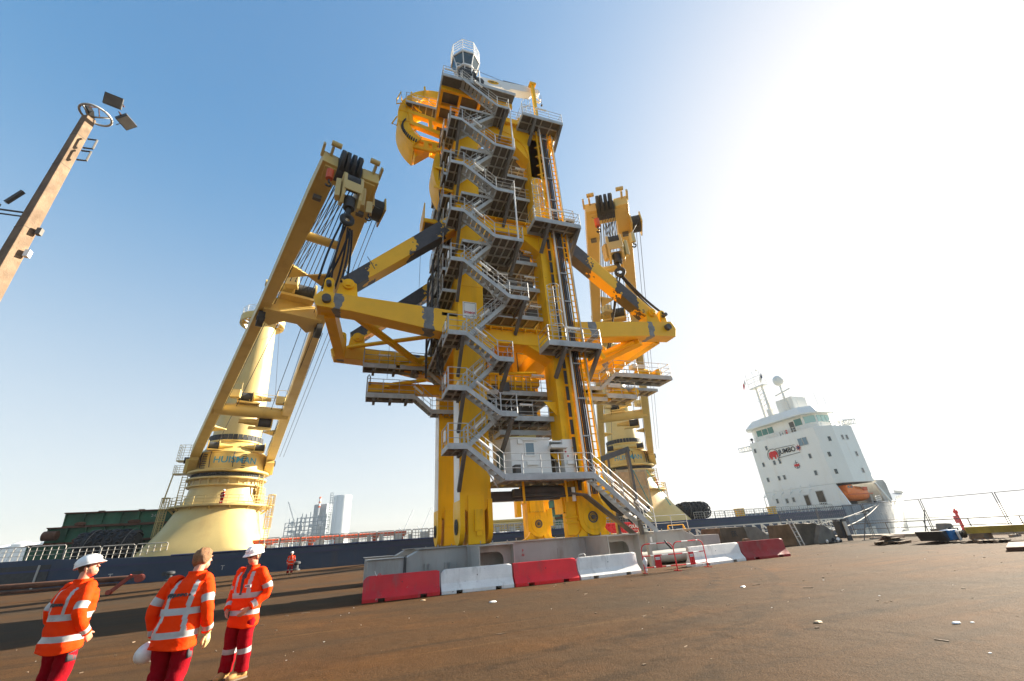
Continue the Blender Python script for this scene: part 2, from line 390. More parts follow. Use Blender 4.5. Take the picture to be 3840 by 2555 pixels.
# quay: one sheet, gently uneven, with a vertical face down to the water
xs = [-900, -300, -120, -60] + [-40 + 1.0 * i for i in range(0, 76)] + [QX]
ys = [-60, -20] + [-4 + 1.0 * i for i in range(0, 63)] + [QY]
xs = sorted(set(xs)); ys = sorted(set(ys))
def gh(x, y):
    d = min(1, max(0, (QX - x) / 3)) * min(1, max(0, (QY - y) / 3))
    if -1 < x < 21 and 16 < y < 30: d *= .1
    return .03 * d * noise.noise(V((x * .23, y * .23, 0)))
nx = len(xs); vs = [(x, y, gh(x, y)) for y in ys for x in xs]
fs = [(j * nx + i, j * nx + i + 1, (j + 1) * nx + i + 1, (j + 1) * nx + i) for j in range(len(ys) - 1) for i in range(nx - 1)]
mb.add(vs, fs)
structure(mb.build('quay', 'asphalt', smooth=True))
mb = MB(); mb.box(-900, QX - .004, QY, QY + .5, -6, -.02); mb.box(QX, QX + .5, -60, QY + .5, -6, -.02)
structure(mb.build('quay_wall', 'concrete'))
mb = MB(); mb.box(QX - .55, QX + .5, -60, QY + .5, .0, .16)
structure(mb.build('kerb', 'concrete'))
def sea_mat():
    m, nt, b = newmat('sea')
    b.inputs['Base Color'].default_value = (.09, .12, .13, 1); b.inputs['Roughness'].default_value = .45; b.inputs['Specular IOR Level'].default_value = .35
    bp = N(nt, 'ShaderNodeBump'); bp.inputs['Strength'].default_value = .5; bp.inputs['Distance'].default_value = .35
    nt.links.new(noise_mask(nt, .35, .2, .8, 8, stretch=(1, 1.6, 1)), bp.inputs['Height']); nt.links.new(bp.outputs[0], b.inputs['Normal'])
    MATS['sea'] = m
sea_mat()
mb = MB(); mb.add([(-30000, -5000, -3), (40000, -5000, -3), (40000, 40000, -3), (-30000, 40000, -3)], [(0, 1, 2, 3)])
structure(mb.build('sea', 'sea'))

# sea haze: one closed box round the scene
hm_, hnt, hb_ = newmat('haze'); hnt.nodes.remove(hb_)
pv = hnt.nodes.new('ShaderNodeVolumePrincipled'); pv.inputs['Color'].default_value = (.86, .90, .94, 1); pv.inputs['Density'].default_value = .00014; pv.inputs['Anisotropy'].default_value = 0
hnt.links.new(pv.outputs[0], hnt.nodes['Material Output'].inputs['Volume']); MATS['haze'] = hm_
mb = MB(); mb.box(-2600, 2600, -400, 2600, -7, 130)
hz = mb.build('haze', 'haze'); hz['kind'] = 'stuff'
# ------------------------------------------------------------------ base frame of the tower
bf = thing('base_frame', 'long grey steel skid frame with boxed cross beams under the yellow tower', 'steel frame', (8, 20, 0))
def main_beam(y0, y1):
    mb = MB(); mb.prism([(.5, .06), (.5, 1.2), (2.05, 1.2), (2.6, 1.46), (16.3, 1.5), (17.1, 1.15), (18.7, 1.12), (18.7, .06)], 'xz', y0, y1)
    for x in (2.05, 4.2, 6.6, 9.0, 12.4, 14.6, 17.1): mb.box(x - .012, x + .012, y0 - .02, y0, .1, 1.1)
    mb.box(2.5, 16.4, y0 - .12, y1 + .12, 1.47, 1.5)
    mb.box(.42, 2.0, y0 - .06, y1 + .06, 1.2, 1.23)
    mb.box(.5, 18.6, y0 - .1, y1 + .1, .03, .06)
    return bevel(mb.build('main_beam', 'base_grey', bf), .015)
main_beam(20.0, 21.0); main_beam(25.9, 27.1)
def cross_box(x0, x1, y0, y1):
    mb = MB(); t = .04
    mb.box(x0, x0 + t, y0, y1, .05, 1.44); mb.box(x1 - t, x1, y0, y1, .05, 1.44)
    mb.box(x0 - .03, x1 + .03, y0 - .03, y1, 1.44, 1.475); mb.box(x0 - .02, x1 + .02, y0 - .02, y1, .02, .05)
    # recessed diaphragm with rounded opening
    yb = y0 + .45; a, b, c, d = x0 + .05, x1 - .35, .2, 1.2
    mb.box(x0 + t, x1 - t, yb, yb + .03, 1.2, 1.44); mb.box(x0 + t, x1 - t, yb, yb + .03, .05, .2); mb.box(b, x1 - t, yb, yb + .03, .2, 1.2)
    arc = [(b - .3 + .3 * math.cos(t_), d - .3 + .3 * math.sin(t_)) for t_ in [PI / 2 * i / 6 for i in range(7)]]
    mb.prism([(b, d)] + arc[::1], 'xz', yb, yb + .03)
    mb.box(x0 + t, x1 - t, yb + .9, yb + .93, .05, 1.44)
    return mb.build('cross_beam', 'base_grey', bf)
cross_box(4.63, 6.12, 17.85, 19.97); cross_box(10.5, 12.14, 17.85, 19.97)
mb = MB(); mb.box(4.7, 6.05, 21.01, 25.89, .1, 1.42); mb.box(10.5, 12.1, 21.01, 25.89, .1, 1.42); mb.build('cross_beam', 'base_grey', bf)
for x in (2.9, 3.75):
    mb = MB(); mb.box(x - .2, x + .2, 19.72, 19.98, .52, .56); mb.box(x - .1, x - .07, 19.8, 19.99, .56, .92); mb.box(x + .07, x + .1, 19.8, 19.99, .56, .92); mb.box(x - .07, x + .07, 19.93, 19.985, .56, .8)
    mb.build('bracket', 'base_grey', bf)
mb = MB(); mb.box(1.99, 2.03, 19.9, 19.985, .08, 1.3); mb.box(1.93, 1.96, 19.9, 19.985, .08, 1.25); mb.build('cable_guard', 'dark_steel', bf)
mb = MB(); mb.box(12.15, 12.5, 19.7, 19.99, .7, .74); mb.bar((12.3, 19.98, 1.2), (12.45, 19.75, .74), .05); mb.build('bracket', 'base_grey', bf)
mb = MB(); mb.box(14.0, 14.35, 19.965, 19.985, 1.0, 1.25); mb.build('notice', 'white_lamp', bf)
mb = MB(); mb.lathe((0, 0, 0), [(.28, 12.3), (.28, 16.6)], 20, 'x'); mb.v = [(x, y + 19.6, z + .35) for x, y, z in mb.v]; mb.build('round_fender', 'base_grey', bf, auto=40)
for x, ch in ((7.25, 'P'), (7.25, 'N')):
    text(ch, .16, 'red', bf, frame((x, 19.975, 1.1 if ch == 'P' else .93), (1, 0, 0), (0, 0, 1)))
mb = MB()
for i in range(22):
    x = 2.7 + .6 * i + rnd.uniform(0, .3); h = rnd.uniform(.05, .16)
    mb.box(x, x + rnd.uniform(.02, .05), 19.86, 19.9, 1.5, 1.5 + h)
mb.build('weld_lug', 'base_grey', bf)

# ------------------------------------------------------------------ the tower
tw = thing('pipelay_tower', 'tall yellow pipelay tower wrapped in zigzag grey stairs, standing on a grey skid frame', 'offshore tower', (7.9, 23, 1.5))
def T(name, mb, mat, parent=None, **k): return mb.build(name, mat, parent or tw, **k)
LEGX = ((4.35, 5.85), (9.95, 11.45)); LEGY = ((20.0, 21.35), (26.0, 27.35))
TOPZ = 29.6
def hub(c, axis, r, parent, sgn=-1):
    mb = MB(); prof = [(r, 0), (r, sgn * .05), (r * .78, sgn * .05), (r * .74, sgn * .02), (r * .42, sgn * .02), (r * .4, sgn * .09), (r * .2, sgn * .09), (.01, sgn * .1)]
    mb.lathe(c, prof, 28, axis)
    for i in range(14):
        a = 2 * PI * i / 14; u, v = r * .6 * math.cos(a), r * .6 * math.sin(a)
        p = V(c) + (V((sgn * .02, u, v)) if axis == 'x' else V((u, sgn * .02, v)))
        q = p + (V((sgn * .04, 0, 0)) if axis == 'x' else V((0, sgn * .04, 0)))
        mb.tube(p, q, r * .085, 8)
    return mb.build('hub', ['dark_steel'], parent, auto=40)
for iy, (y0, y1) in enumerate(LEGY):
    # left legs: fork feet seen edge on
    x0, x1 = LEGX[0]
    mb = MB(); mb.box(x0, x1, y0, y1, 3.3, TOPZ)
    mb.prism([(x0, 3.3), (x1, 3.3), (x1 - .3, 2.9), (x0 + .3, 2.9)], 'xz', y0 + .01, y1 - .01)
    mb.box(x0 + .36, x1 - .36, y0 + .04, y1 - .04, 1.5, 3.0)
    mb.box(x0 + .36, x1 - .36, y0 - .06, y0 + .05, 1.52, 3.6)
    for a, b in ((x0 - .02, x0 + .2), (x1 - .2, x1 + .02)):
        yc = (y0 + y1) / 2; R = .78
        mb.prism([(yc + R * math.cos(t), 2.28 + R * math.sin(t)) for t in [PI + PI * i / 14 for i in range(15)]] + [(y1 + .1, 3.4), (y0 - .1, 3.4)], 'yz', a, b)
    for z in (6.2, 9.4, 15.2, 18.6, 22.6):
        mb.box(x0 - .03, x1 + .03, y0 - .02, y0, z, z + .05)
    leg = bevel(T('leg', mb, 'yellow'), .03)
    hub((x0 - .03, (y0 + y1) / 2, 2.28), 'x', .34, leg)
    mb = MB(); mb.box(x0 - .012, x0 - .004, y0 + .03, y1 - .03, 2.95, 9.3 if iy == 0 else 9.6); mb.build('wear_strip', 'white', leg)
    mb = MB()
    if iy == 0: mb.box(4.98, 5.36, y0 - .2, y0 - .062, 2.05, 2.95); mb.box(5.02, 5.32, y0 - .215, y0 - .2, 2.1, 2.9); mb.box(5.08, 5.3, y0 - .17, y0 - .062, 1.85, 2.04)
    else: mb.box(4.75, 5.55, y0 - .12, y0 - .062, 2.5, 3.4)
    bevel(mb.build('access_hatch', 'yellow_dirty', leg), .012)
    # right legs: round foot plates facing the quay
    x0, x1 = LEGX[1]; cx = 11.05 if iy == 0 else 10.55; R = .76 if iy == 0 else .68
    mb = MB(); mb.box(x0, x1, y0, y1, 3.6, TOPZ)
    mb.box(x0 + .1, x1 + (.25 if iy == 0 else 0), y0 + .1, y1 - .1, 1.5, 3.7)
    pts = [(cx + R * math.cos(t), 2.3 + R * math.sin(t)) for t in [PI + PI * i / 20 for i in range(21)]] + [(cx + R * .9, 3.0), (cx + .2, 4.1), (cx - R, 4.1)]
    mb.prism(pts, 'xz', y0 - .12, y0 + .1)
    mb.lathe((cx, y0 - .12, 2.3), [(R * .72, 0), (R * .72, -.02), (R * .66, -.03), (R * .5, -.03)], 30, 'y')
    # curved skirt where the foot meets the skid
    for sg in (-1, 1):
        arc = [(cx + sg * (R * .8 + .62 - .62 * math.cos(t)), 1.5 + .55 - .55 * math.sin(t)) for t in [PI / 2 * i / 8 for i in range(9)]]
        mb.prism([(cx + sg * R * .5, 1.5), (cx + sg * R * .5, 2.05)] + arc, 'xz', y0 - .05, y0 + .25)
    leg = bevel(T('leg', mb, 'yellow_dirty'), .03)
    hub((cx, y0 - .125, 2.35), 'y', .27 if iy == 0 else .24, leg)
    mb = MB()
    if iy == 0:
        mb.box(9.62, 9.92, 20.2, 21.2, 2.6, 3.55); mb.box(9.7, 10.25, 20.05, 20.4, 1.6, 3.4)
        for z in (2.1, 2.35): mb.box(9.58, 10.3, 19.98, 20.06, z, z + .1)
    else:
        mb.box(10.0, 10.95, y0 - .25, y0 - .12, 3.0, 4.1); mb.box(9.2, 9.5, y0 - .1, y0 + .4, 2.8, 4.0); mb.box(11.2, 11.55, y0 - .1, y0 + .2, 2.2, 3.2)
    bevel(mb.build('access_hatch', 'yellow_dirty', leg), .012)
    mb = MB()
    for i in range(9):
        for z in ((2.62, 3.53) if iy == 0 else (3.05, 4.05)):
            x = (9.63 + .03 * i) if iy == 0 else (10.03 + .11 * i); mb.sphere((x, (20.19 if iy == 0 else y0 - .255), z), .018, 6, 4)
    mb.build('bolt', 'dark_steel', leg)
mb = MB()
for z0 in (3.6, 6.4): mb.prism([(9.95, z0 + 1.2), (9.2, z0 + 2.0), (9.95, z0 + 2.0)], 'xz', 20.3, 20.34)
T('gusset', mb, 'yellow')

# cross beams with haunches
def cross(y0, y1, z0, z1, hz):
    mb = MB(); xa, xb = 5.85, 9.95
    mb.box(xa, xb, y0, y1, z0, z1)
    arcL = [(xa + .9 - .9 * math.sin(t), z0 - hz + hz * (1 - math.cos(t)) ) for t in [PI / 2 * i / 8 for i in range(9)]]
    mb.prism([(xa, z0 - hz)] + [(xa + .9 * math.sin(t) ** 1.2, z0 - hz + hz * math.sin(t)) for t in [PI / 2 * i / 8 for i in range(9)]] + [(xa, z0)], 'xz', y0 + .05, y1 - .05)
    mb.prism([(xb, z0 - hz)] + [(xb - 1.5 * math.sin(t), z0 - hz + hz * math.sin(t)) for t in [PI / 2 * i / 8 for i in range(9)]] + [(xb, z0)], 'xz', y0 + .05, y1 - .05)
    for i in range(6): mb.box(xa + .3 + i * .7, xa + .36 + i * .7, y0 - .28, y0, z1 - .12, z1 + .02)
    mb.box(xa, xb, y0 - .3, y0 - .003, z1 + .02, z1 + .06)
    return bevel(T('cross_beam', mb, 'yellow'), .02)
cross(20.05, 21.2, 11.7, 12.55, .85); cross(20.05, 21.2, 19.9, 20.7, 1.2); cross(20.05, 21.2, 29.2, 30.6, 1.9)
cross(26.1, 27.2, 12.0, 12.9, .8); cross(26.1, 27.2, 20.0, 20.9, 1.0); cross(26.1, 27.2, 28.9, 30.2, 1.4); cross(26.1, 27.2, 8.4, 9.1, .5)
for x0, x1 in LEGX:
    for z in (12.0, 20.2, 29.2):
        mb = MB(); mb.box(x0 + .1, x1 - .1, 21.36, 25.99, z, z + .8); T('side_beam', mb, 'yellow')
# low pipes and beams between the front legs
mb = MB(); mb.box(5.86, 10.2, 20.4, 20.9, 3.3, 3.75); mb.box(7.0, 10.3, 19.9, 20.3, 3.45, 3.8); T('cross_beam', mb, 'dark_steel')
mb = MB(); mb.tube((7.4, 20.0, 3.72), (9.6, 20.0, 3.72), .2, 12); mb.tube((6.9, 19.6, 3.25), (10.6, 19.6, 3.4), .05, 8); T('service_pipe', mb, 'dark_steel', auto=40)
mb = MB()
for x in (7.3, 9.55): mb.box(x, x + .09, 19.5, 19.6, 3.1, 4.1)
T('pipe_hanger', mb, 'yellow')

# outrigger arms: front and back on both sides
primer('arm_left', YEL, (.20, .20, .20), [(-9.9, -9.45), (-5.2, -4.7)], .45)
primer('arm_right', YEL, (.24, .24, .24), [(5.1, 5.6), (9.6, 10.05)], .4)
primer('brace_left', YEL, (.075, .062, .058), [(-9.2, -7.7), (-5.6, -3.6)], 1.5)
primer('brace_right', YEL, (.075, .062, .058), [(4.4, 6.6), (8.4, 10.0)], 1.4)
primer('brace_back', YEL, (.075, .062, .058), [(-9.6, -7.5), (-6.3, -4)], 1.6)
def arm(y0, y1, tip, root, mat, zo=0):
    mb = MB(); xt, zt0, zt1 = tip; xr, zr0, zr1 = root; s = 1 if xt > xr else -1
    mb.prism([(xr, zr0 + zo), (xr, zr1 + zo), (xt, zt1 + zo), (xt + s * .3, (zt1 + zt0) / 2 + .05 + zo), (xt + s * .1, zt0 + zo), (xt - s * 1.6, zt0 - .12 + zo)], 'xz', y0, y1)
    return bevel(T('outrigger_arm', mb, mat), .03)
AY = (20.1, 21.1); BY = (26.1, 27.1)
arms = [arm(*AY, (-2.85, 12.95, 13.85), (4.35, 11.95, 13.5), 'arm_left'), arm(*BY, (-2.3, 12.75, 13.6), (4.35, 11.6, 13.2), 'arm_left'),
        arm(*AY, (19.4, 13.35, 14.5), (11.45, 12.5, 13.6), 'arm_right'), arm(*BY, (19.0, 13.3, 14.3), (11.45, 12.2, 13.4), 'arm_right')]
def brace(p, q, y, wd, mat, h0, h1):
    mb = MB(); mb.bar((p[0], y, p[1]), (q[0], y, q[1]), wd, h0, h2=h1)
    return bevel(T('brace', mb, mat), .03)
brace((-1.75, 14.5), (4.4, 20.35), 20.6, .85, 'brace_left', .8, 1.05); brace((-1.3, 14.3), (4.4, 19.5), 26.6, .8, 'brace_back', .8, 1.0)
brace((17.9, 15.0), (11.4, 20.6), 20.6, .85, 'brace_right', .85, 1.05); brace((17.5, 14.9), (11.4, 20.0), 26.6, .8, 'brace_right', .8, 1.0)
for x, y, zt, s in ((-2.5, 20.6, 13.8, 1), (-2.0, 26.6, 13.6, 1), (18.9, 20.6, 14.4, -1), (18.5, 26.6, 14.2, -1)):
    # end block with padeye plate, pin and lifting trunnion
    mb = MB()
    for yy in (y - .4, y + .18):
        mb.prism([(x - .28, zt - .9), (x + .28, zt - .9), (x + .24, zt + .75)] + [(x + .24 * math.cos(t), zt + .75 + .24 * math.sin(t)) for t in [PI * i / 8 for i in range(1, 8)]] + [(x - .24, zt + .75)], 'xz', yy, yy + .2)
    mb.prism([(x + s * .4, zt - .1), (x + s * 1.5, zt - .25), (x + s * 1.35, zt + .75), (x + s * .9, zt + 1.0), (x + s * .5, zt + .6)], 'xz', y - .45, y + .45)
    mb.tube((x + s * .95, y - .62, zt + .62), (x + s * .95, y + .62, zt + .62), .3, 18)
    mb.box(x + s * .95 - .12, x + s * .95 + .12, y - .72, y - .6, zt + .45, zt + .78)
    pb = bevel(T('padeye_block', mb, 'yellow'), .015)
    mb = MB(); mb.tube((x, y - .75, zt - .45), (x, y - .35, zt - .45), .22, 16); mb.tube((x, y - .75, zt + .5), (x, y + .75, zt + .5), .13, 12); mb.build('pin', 'dark_steel', pb, auto=40)
# struts joining the arm tips, tie rods and diagonals
mb = MB(); mb.bar((-2.35, 21.1, 13.2), (-1.95, 26.1, 13.0), .55, .75); T('tip_strut', mb, 'yellow')
mb = MB(); mb.bar((18.6, 21.1, 13.6), (18.3, 26.1, 13.5), .55, .75); T('tip_strut', mb, 'yellow')
mb = MB(); mb.bar((16.9, 20.7, 13.1), (13.5, 25.5, 12.2), .6, .6); T('tie_rod', mb, 'yellow')
mb = MB(); mb.tube((-1.6, 26.2, 13.5), (3.6, 21.1, 12.4), .13, 10); T('tie_rod', mb, 'yellow', auto=40)
mb = MB(); mb.bar((-1.1, 21.1, 13.1), (3.6, 26.1, 12.2), .3, .3); T('tie_rod', mb, 'yellow')
mb = MB(); mb.tube((16.4, 20.7, 12.9), (12.0, 24.5, 11.9), .16, 10); T('tie_rod', mb, 'yellow', auto=40)
for p, q in (((1.9, 25.6, 12.55), (4.5, 25.3, 12.9)), ((1.9, 25.55, 12.2), (4.5, 25.2, 12.4)), ((1.3, 25.6, 10.9), (3.4, 25.6, 11.3))):
    mb = MB(); mb.tube(p, q, .12, 10); d = (V(q) - V(p)); mb.tube(V(p) - d * .12, p, .09, 8); mb.box(p[0] - .45, p[0] - .2, p[1] - .15, p[1] + .15, p[2] - .25, p[2] + .05); T('hydraulic_cylinder', mb, 'yellow', auto=40)
mb = MB(); mb.tube((13.6, 20.3, 11.3), (12.95, 20.3, 12.3), .16, 12); T('hydraulic_cylinder', mb, 'yellow', auto=40)
mb = MB()
for p in ((-1.6, 20.0, 14.95), (-.5, 20.0, 15.95)):
    mb.path([V(p) + V((.5 * (a), 0, .5 * b)) for a, b in ((-.5, .75), (.4, -.75))], .02, 6)
T('strap', mb, 'dark_steel')

# ---- stairs
def guard(mb, pts, h=1.0, n=3, step=1.0): mb.rails(pts, h, n, .02, step)
def platform(name, x0, x1, y0, y1, z, sides='', joist=.9, ch=.2, railh=1.0, grid=True):
    mb = MB(); mb.mi = 0
    t = .05
    for (a, b, c, d) in ((x0, x1, y0, y0 + t), (x0, x1, y1 - t, y1), (x0, x0 + t, y0 + t, y1 - t), (x1 - t, x1, y0 + t, y1 - t)):
        mb.box(a, b, c, d, z - ch + .03, z + .03)
    n = max(1, int((x1 - x0) / joist))
    for i in range(1, n + 1):
        x = x0 + (x1 - x0) * i / (n + 1); mb.box(x - .03, x + .03, y0 + t, y1 - t, z - .14, z - .035)
    m = int((y1 - y0) / 1.3)
    for i in range(1, m + 1):
        y = y0 + (y1 - y0) * i / (m + 1); mb.box(x0 + t, x1 - t, y - .03, y + .03, z - .15, z - .04)
    mb.mi = 1; mb.box(x0 + t, x1 - t, y0 + t, y1 - t, z - .03, z)
    pl = T(name, mb, ['galv', 'grating'])
    segs = {'f': ((x0, y0 + .03), (x1, y0 + .03)), 'b': ((x0, y1 - .03), (x1, y1 - .03)), 'l': ((x0 + .03, y0), (x0 + .03, y1)), 'r': ((x1 - .03, y0), (x1 - .03, y1))}
    if sides:
        mb = MB()
        for s in sides:
            (a, b), (c, d) = segs[s]; mb.rails([(a, b, z), (c, d, z)], railh, 3, .02, 1.0, toe=.1)
        mb.build('handrail', 'galv_rail', pl)
    return pl
def flight(p, q, y0, y1, rail='fb', kick=True):
    # p bottom, q top (x, z); treads between two channel stringers
    mb = MB(); px, pz = p; qx, qz = q; L = math.hypot(qx - px, qz - pz)
    for y in (y0 + .03, y1 - .03): mb.bar((px, y, pz - .06), (qx, y, qz - .06), .05, .22)
    n = max(3, round(abs(qz - pz) / .21))
    mb.mi = 1
    dx = (qx - px) / n
    for i in range(1, n + 1):
        x = px + dx * (i - .5); z = pz + (qz - pz) * i / n - .1; mb.box(x - .12, x + .12, y0 + .06, y1 - .06, z - .02, z + .015)
    fl = T('stair_flight', mb, ['galv', 'galv'])
    mb = MB()
    for y in ([y0 + .03] if 'f' in rail else []) + ([y1 - .03] if 'b' in rail else []):
        mb.rails([(px, y, pz), (qx, y, qz)], .98, 3, .02, .9)
    mb.build('handrail', 'galv_rail', fl)
    return fl
def lamp(c, d, parent=None, L=.62):
    d = V(d).normalized(); c = V(c); mb = MB()
    mb.tube(c - d * L / 2, c + d * L / 2, .065, 10)
    for s in (-1, 1): mb.tube(c + d * s * L / 2, c + d * s * (L / 2 + .06), .08, 10)
    mb.tube(c - d * .2, c - d * .2 - V((0, 0, .14)), .015, 5); mb.tube(c + d * .2, c + d * .2 - V((0, 0, .14)), .015, 5)
    return mb.build('strip_light', 'white_lamp', parent or tw, auto=40)
YO = (18.3, 19.08); YI = (19.14, 19.92)
Lz = [5.55, 8.3, 11.25, 15.83, 19.46, 23.38, 27.6, 32.1]
Lx = [4.37, 4.38, 4.41, 4.37, 4.43, 4.46, 4.41, 4.47]
Rz = [4.2, 7.1, 9.97, 13.8, 17.93, 21.77, 25.9, 30.12]
Rk = [6.05, 6.05, 6.05, 6.94, 6.27, 6.56, 6.7, 7.07]
Re = [10.56, 6.88, 6.88, 8.06, 8.06, 7.8, 8.1, 7.95]
for i in range(8):
    x0 = 3.45 if i < 3 else 3.6
    if i < 7:
        platform('landing', x0, Lx[i] + .02, YO[0], 19.95, Lz[i], 'lf', .5)
        mb = MB(); mb.bar((4.25, 18.45, Lz[i] - .25), (4.3, 20.02, Lz[i] - 1.75), .16, .2); mb.bar((4.25, 18.35, Lz[i] - .2), (4.25, 19.95, Lz[i] - .2), .12, .16); T('bracket', mb, 'grating')
        mb = MB(); mb.box(x0 - .07, x0 - .01, 18.7, 18.95, Lz[i] + .25, Lz[i] + .75); T('life_ring_case', mb, 'white_lamp')
    if i > 0:
        yb = 19.95 if i < 3 else (20.3 if i < 4 else 21.0)
        sides = 'r' if i in (1, 2) else 'rf'
        platform('landing', Rk[i] - .02, Re[i], YO[0], yb, Rz[i], 'fr', .55)
        mb = MB(); xx = Re[i] - .25
        mb.bar((xx, 18.4, Rz[i] - .22), (xx - .1, 20.05, Rz[i] - 1.5), .16, .2); mb.bar((xx, 18.35, Rz[i] - .2), (xx, yb, Rz[i] - .2), .12, .16); T('bracket', mb, 'grating')
    # outer flight: left landing i down to right landing i
    flight((Rk[i], Rz[i]), (Lx[i], Lz[i]), *YO)
    t = .45; c = V((Lx[i] + (Rk[i] - Lx[i]) * t, YO[0] - .02, Lz[i] + (Rz[i] - Lz[i]) * t + .62))
    lamp(c, (Rk[i] - Lx[i], 0, Rz[i] - Lz[i]))
    # inner flight: left landing i up to right landing i+1
    if i < 7:
        flight((Lx[i], Lz[i]), (Rk[i + 1], Rz[i + 1]), *YI)
        t = .5; lamp((Lx[i] + (Rk[i + 1] - Lx[i]) * t, YI[0] + .1, Lz[i] + (Rz[i + 1] - Lz[i]) * t + .5), (Rk[i + 1] - Lx[i], 0, Rz[i + 1] - Lz[i]))
        mb = MB(); a = V((Lx[i] + (Rk[i] - Lx[i]) * .45, YO[0] + .3, Lz[i] + (Rz[i] - Lz[i]) * .45 - .2)); mb.tube(a, a + V((.75, .3, -1.0)), .03, 6); T('drain_pipe', mb, 'galv_rail', auto=40)
for x, z0, z1 in ((7.75, Rz[4], Rz[5]), (8.0, Rz[6], Rz[7])):
    mb = MB(); mb.tube((x, 18.34, z0), (x, 18.34, z1), .055, 8); T('support_post', mb, 'white', auto=40)
for i in range(4, 8):
    platform('walkway', 4.46, Rk[i] - .04, 19.14, 19.93, Rz[i], '', .5, .2)
# cabin deck and last flight to the skid
platform('cabin_deck', 6.03, 10.6, YO[0], 21.2, 4.2, 'f', .8, .24)
flight((13.55, 1.55), (10.56, 4.2), YO[0], YO[1] + .1)
lamp((11.3, 18.3, 4.05), (1, 0, -.88)); lamp((12.95, 18.3, 2.65), (1, 0, -.88))
mb = MB(); mb.bar((9.7, 19.4, 3.45), (10.5, 19.4, 3.35), .5, .06); mb.bar((10.5, 19.4, 3.35), (13.0, 19.4, 1.4), .5, .07); T('cable_tray', mb, 'grating')
mb = MB(); mb.box(13.2, 14.1, 18.2, 19.99, 1.4, 1.5); mb.box(13.1, 13.25, 18.6, 18.8, .05, 1.4); T('stair_pad', mb, 'base_grey')
# steel portal beside the last flight
mb = MB(); gy = 18.9
mb.box(13.0, 13.14, gy - .1, gy + .1, 1.4, 5.45); mb.box(12.28, 12.42, gy + .8, gy + 1.0, 1.5, 5.3)
mb.bar((11.5, gy + .5, 5.0), (13.2, gy, 5.5), .2, .26); mb.bar((12.35, gy + .9, 5.2), (12.9, gy + .1, 5.4), .12, .16)
T('stair_portal', mb, 'grating')
mb = MB(); mb.box(11.3, 11.6, gy + .3, gy + .6, 4.85, 5.15); T('portal_bracket', mb, 'yellow')
# hose bundle by the right foot
mb = MB()
for k in range(5):
    o = k * .07; mb.path([(11.4 + o * .3, 19.6 - o * .4, 3.7), (11.5 + o, 19.5, 3.2), (11.9 + o, 19.4, 2.65), (12.5 + o, 19.4, 2.35), (12.75 + o, 19.5, 2.2 - o)], .05, 7)
T('hose_bundle', mb, 'black_rubber', smooth=True)
mb = MB(); mb.sphere((12.75, 19.4, 2.3), .18, 10, 6, (1.5, 1, .8)); mb.tube((12.6, 19.3, 2.3), (13.1, 19.2, 2.15), .08, 8); T('hose_coupling', mb, 'white', smooth=True)
mb = MB(); mb.box(9.9, 10.05, 19.5, 19.6, 3.1, 3.75); T('conduit_box', mb, 'white')

# cabin
cb = bevel(T('control_cabin', MB().prism([(6.95, 19.9), (9.1, 19.9), (9.1, 20.9), (9.85, 20.9), (9.85, 19.9), (10.65, 19.9), (10.65, 21.1), (6.35, 21.1), (6.35, 20.65)], 'xy', 4.28, 6.22), 'white'), .015)
mb = MB(); mb.prism([(6.9, 19.85), (9.14, 19.85), (9.14, 21.12), (6.3, 21.12), (6.3, 20.65)], 'xy', 6.22, 6.28); mb.box(9.14, 10.7, 20.0, 21.12, 6.1, 6.16); mb.build('roof', 'white_lamp', cb)
mb = MB(); mb.box(7.75, 8.2, 19.875, 19.905, 5.42, 6.0); mb.build('window', 'glass_blue', cb)
mb = MB()
for a, b, c, d in ((7.68, 7.75, 5.35, 6.07), (8.2, 8.27, 5.35, 6.07), (7.75, 8.2, 6.0, 6.07), (7.75, 8.2, 5.35, 5.42)): mb.box(a, b, 19.86, 19.902, c, d)
mb.box(7.5, 8.4, 19.8, 19.9, 6.12, 6.16); mb.build('window_frame', 'white_lamp', cb)
mb = MB(); mb.box(7.32, 7.58, 19.8, 19.9, 5.95, 6.18); mb.box(7.75, 8.35, 19.8, 19.9, 4.9, 5.08); mb.box(10.0, 10.6, 19.8, 19.9, 4.92, 5.1); mb.build('lamp_box', 'white_lamp', cb)
mb = MB(); mb.prism([(20.89, 5.9), (19.5, 5.86), (19.5, 5.7), (19.75, 5.68), (20.89, 5.85)], 'yz', 9.02, 9.95); mb.build('door_canopy', 'white', cb)
mb = MB(); mb.box(9.25, 9.75, 20.86, 20.898, 4.32, 5.8); mb.build('door', 'concrete_dark', cb)
mb = MB(); mb.bar((6.52, 20.4, 4.75), (6.52, 20.4, 5.7), .03, .42, up=(.85, -1, 0)); mb.build('window', 'glass_blue', cb)
mb = MB(); mb.sphere((9.98, 19.87, 5.55), .05, 8, 6); mb.box(10.06, 10.12, 19.87, 19.9, 5.3, 5.38); mb.box(9.96, 10.02, 19.87, 19.9, 5.7, 5.76); mb.build('warning_light', 'red', cb)
mb = MB()
for k in range(5): mb.box(6.72, 7.0, 18.75 + .1 * k, 18.79 + .1 * k, 4.22, 4.75)
T('battery_rack', mb, 'dark_steel')

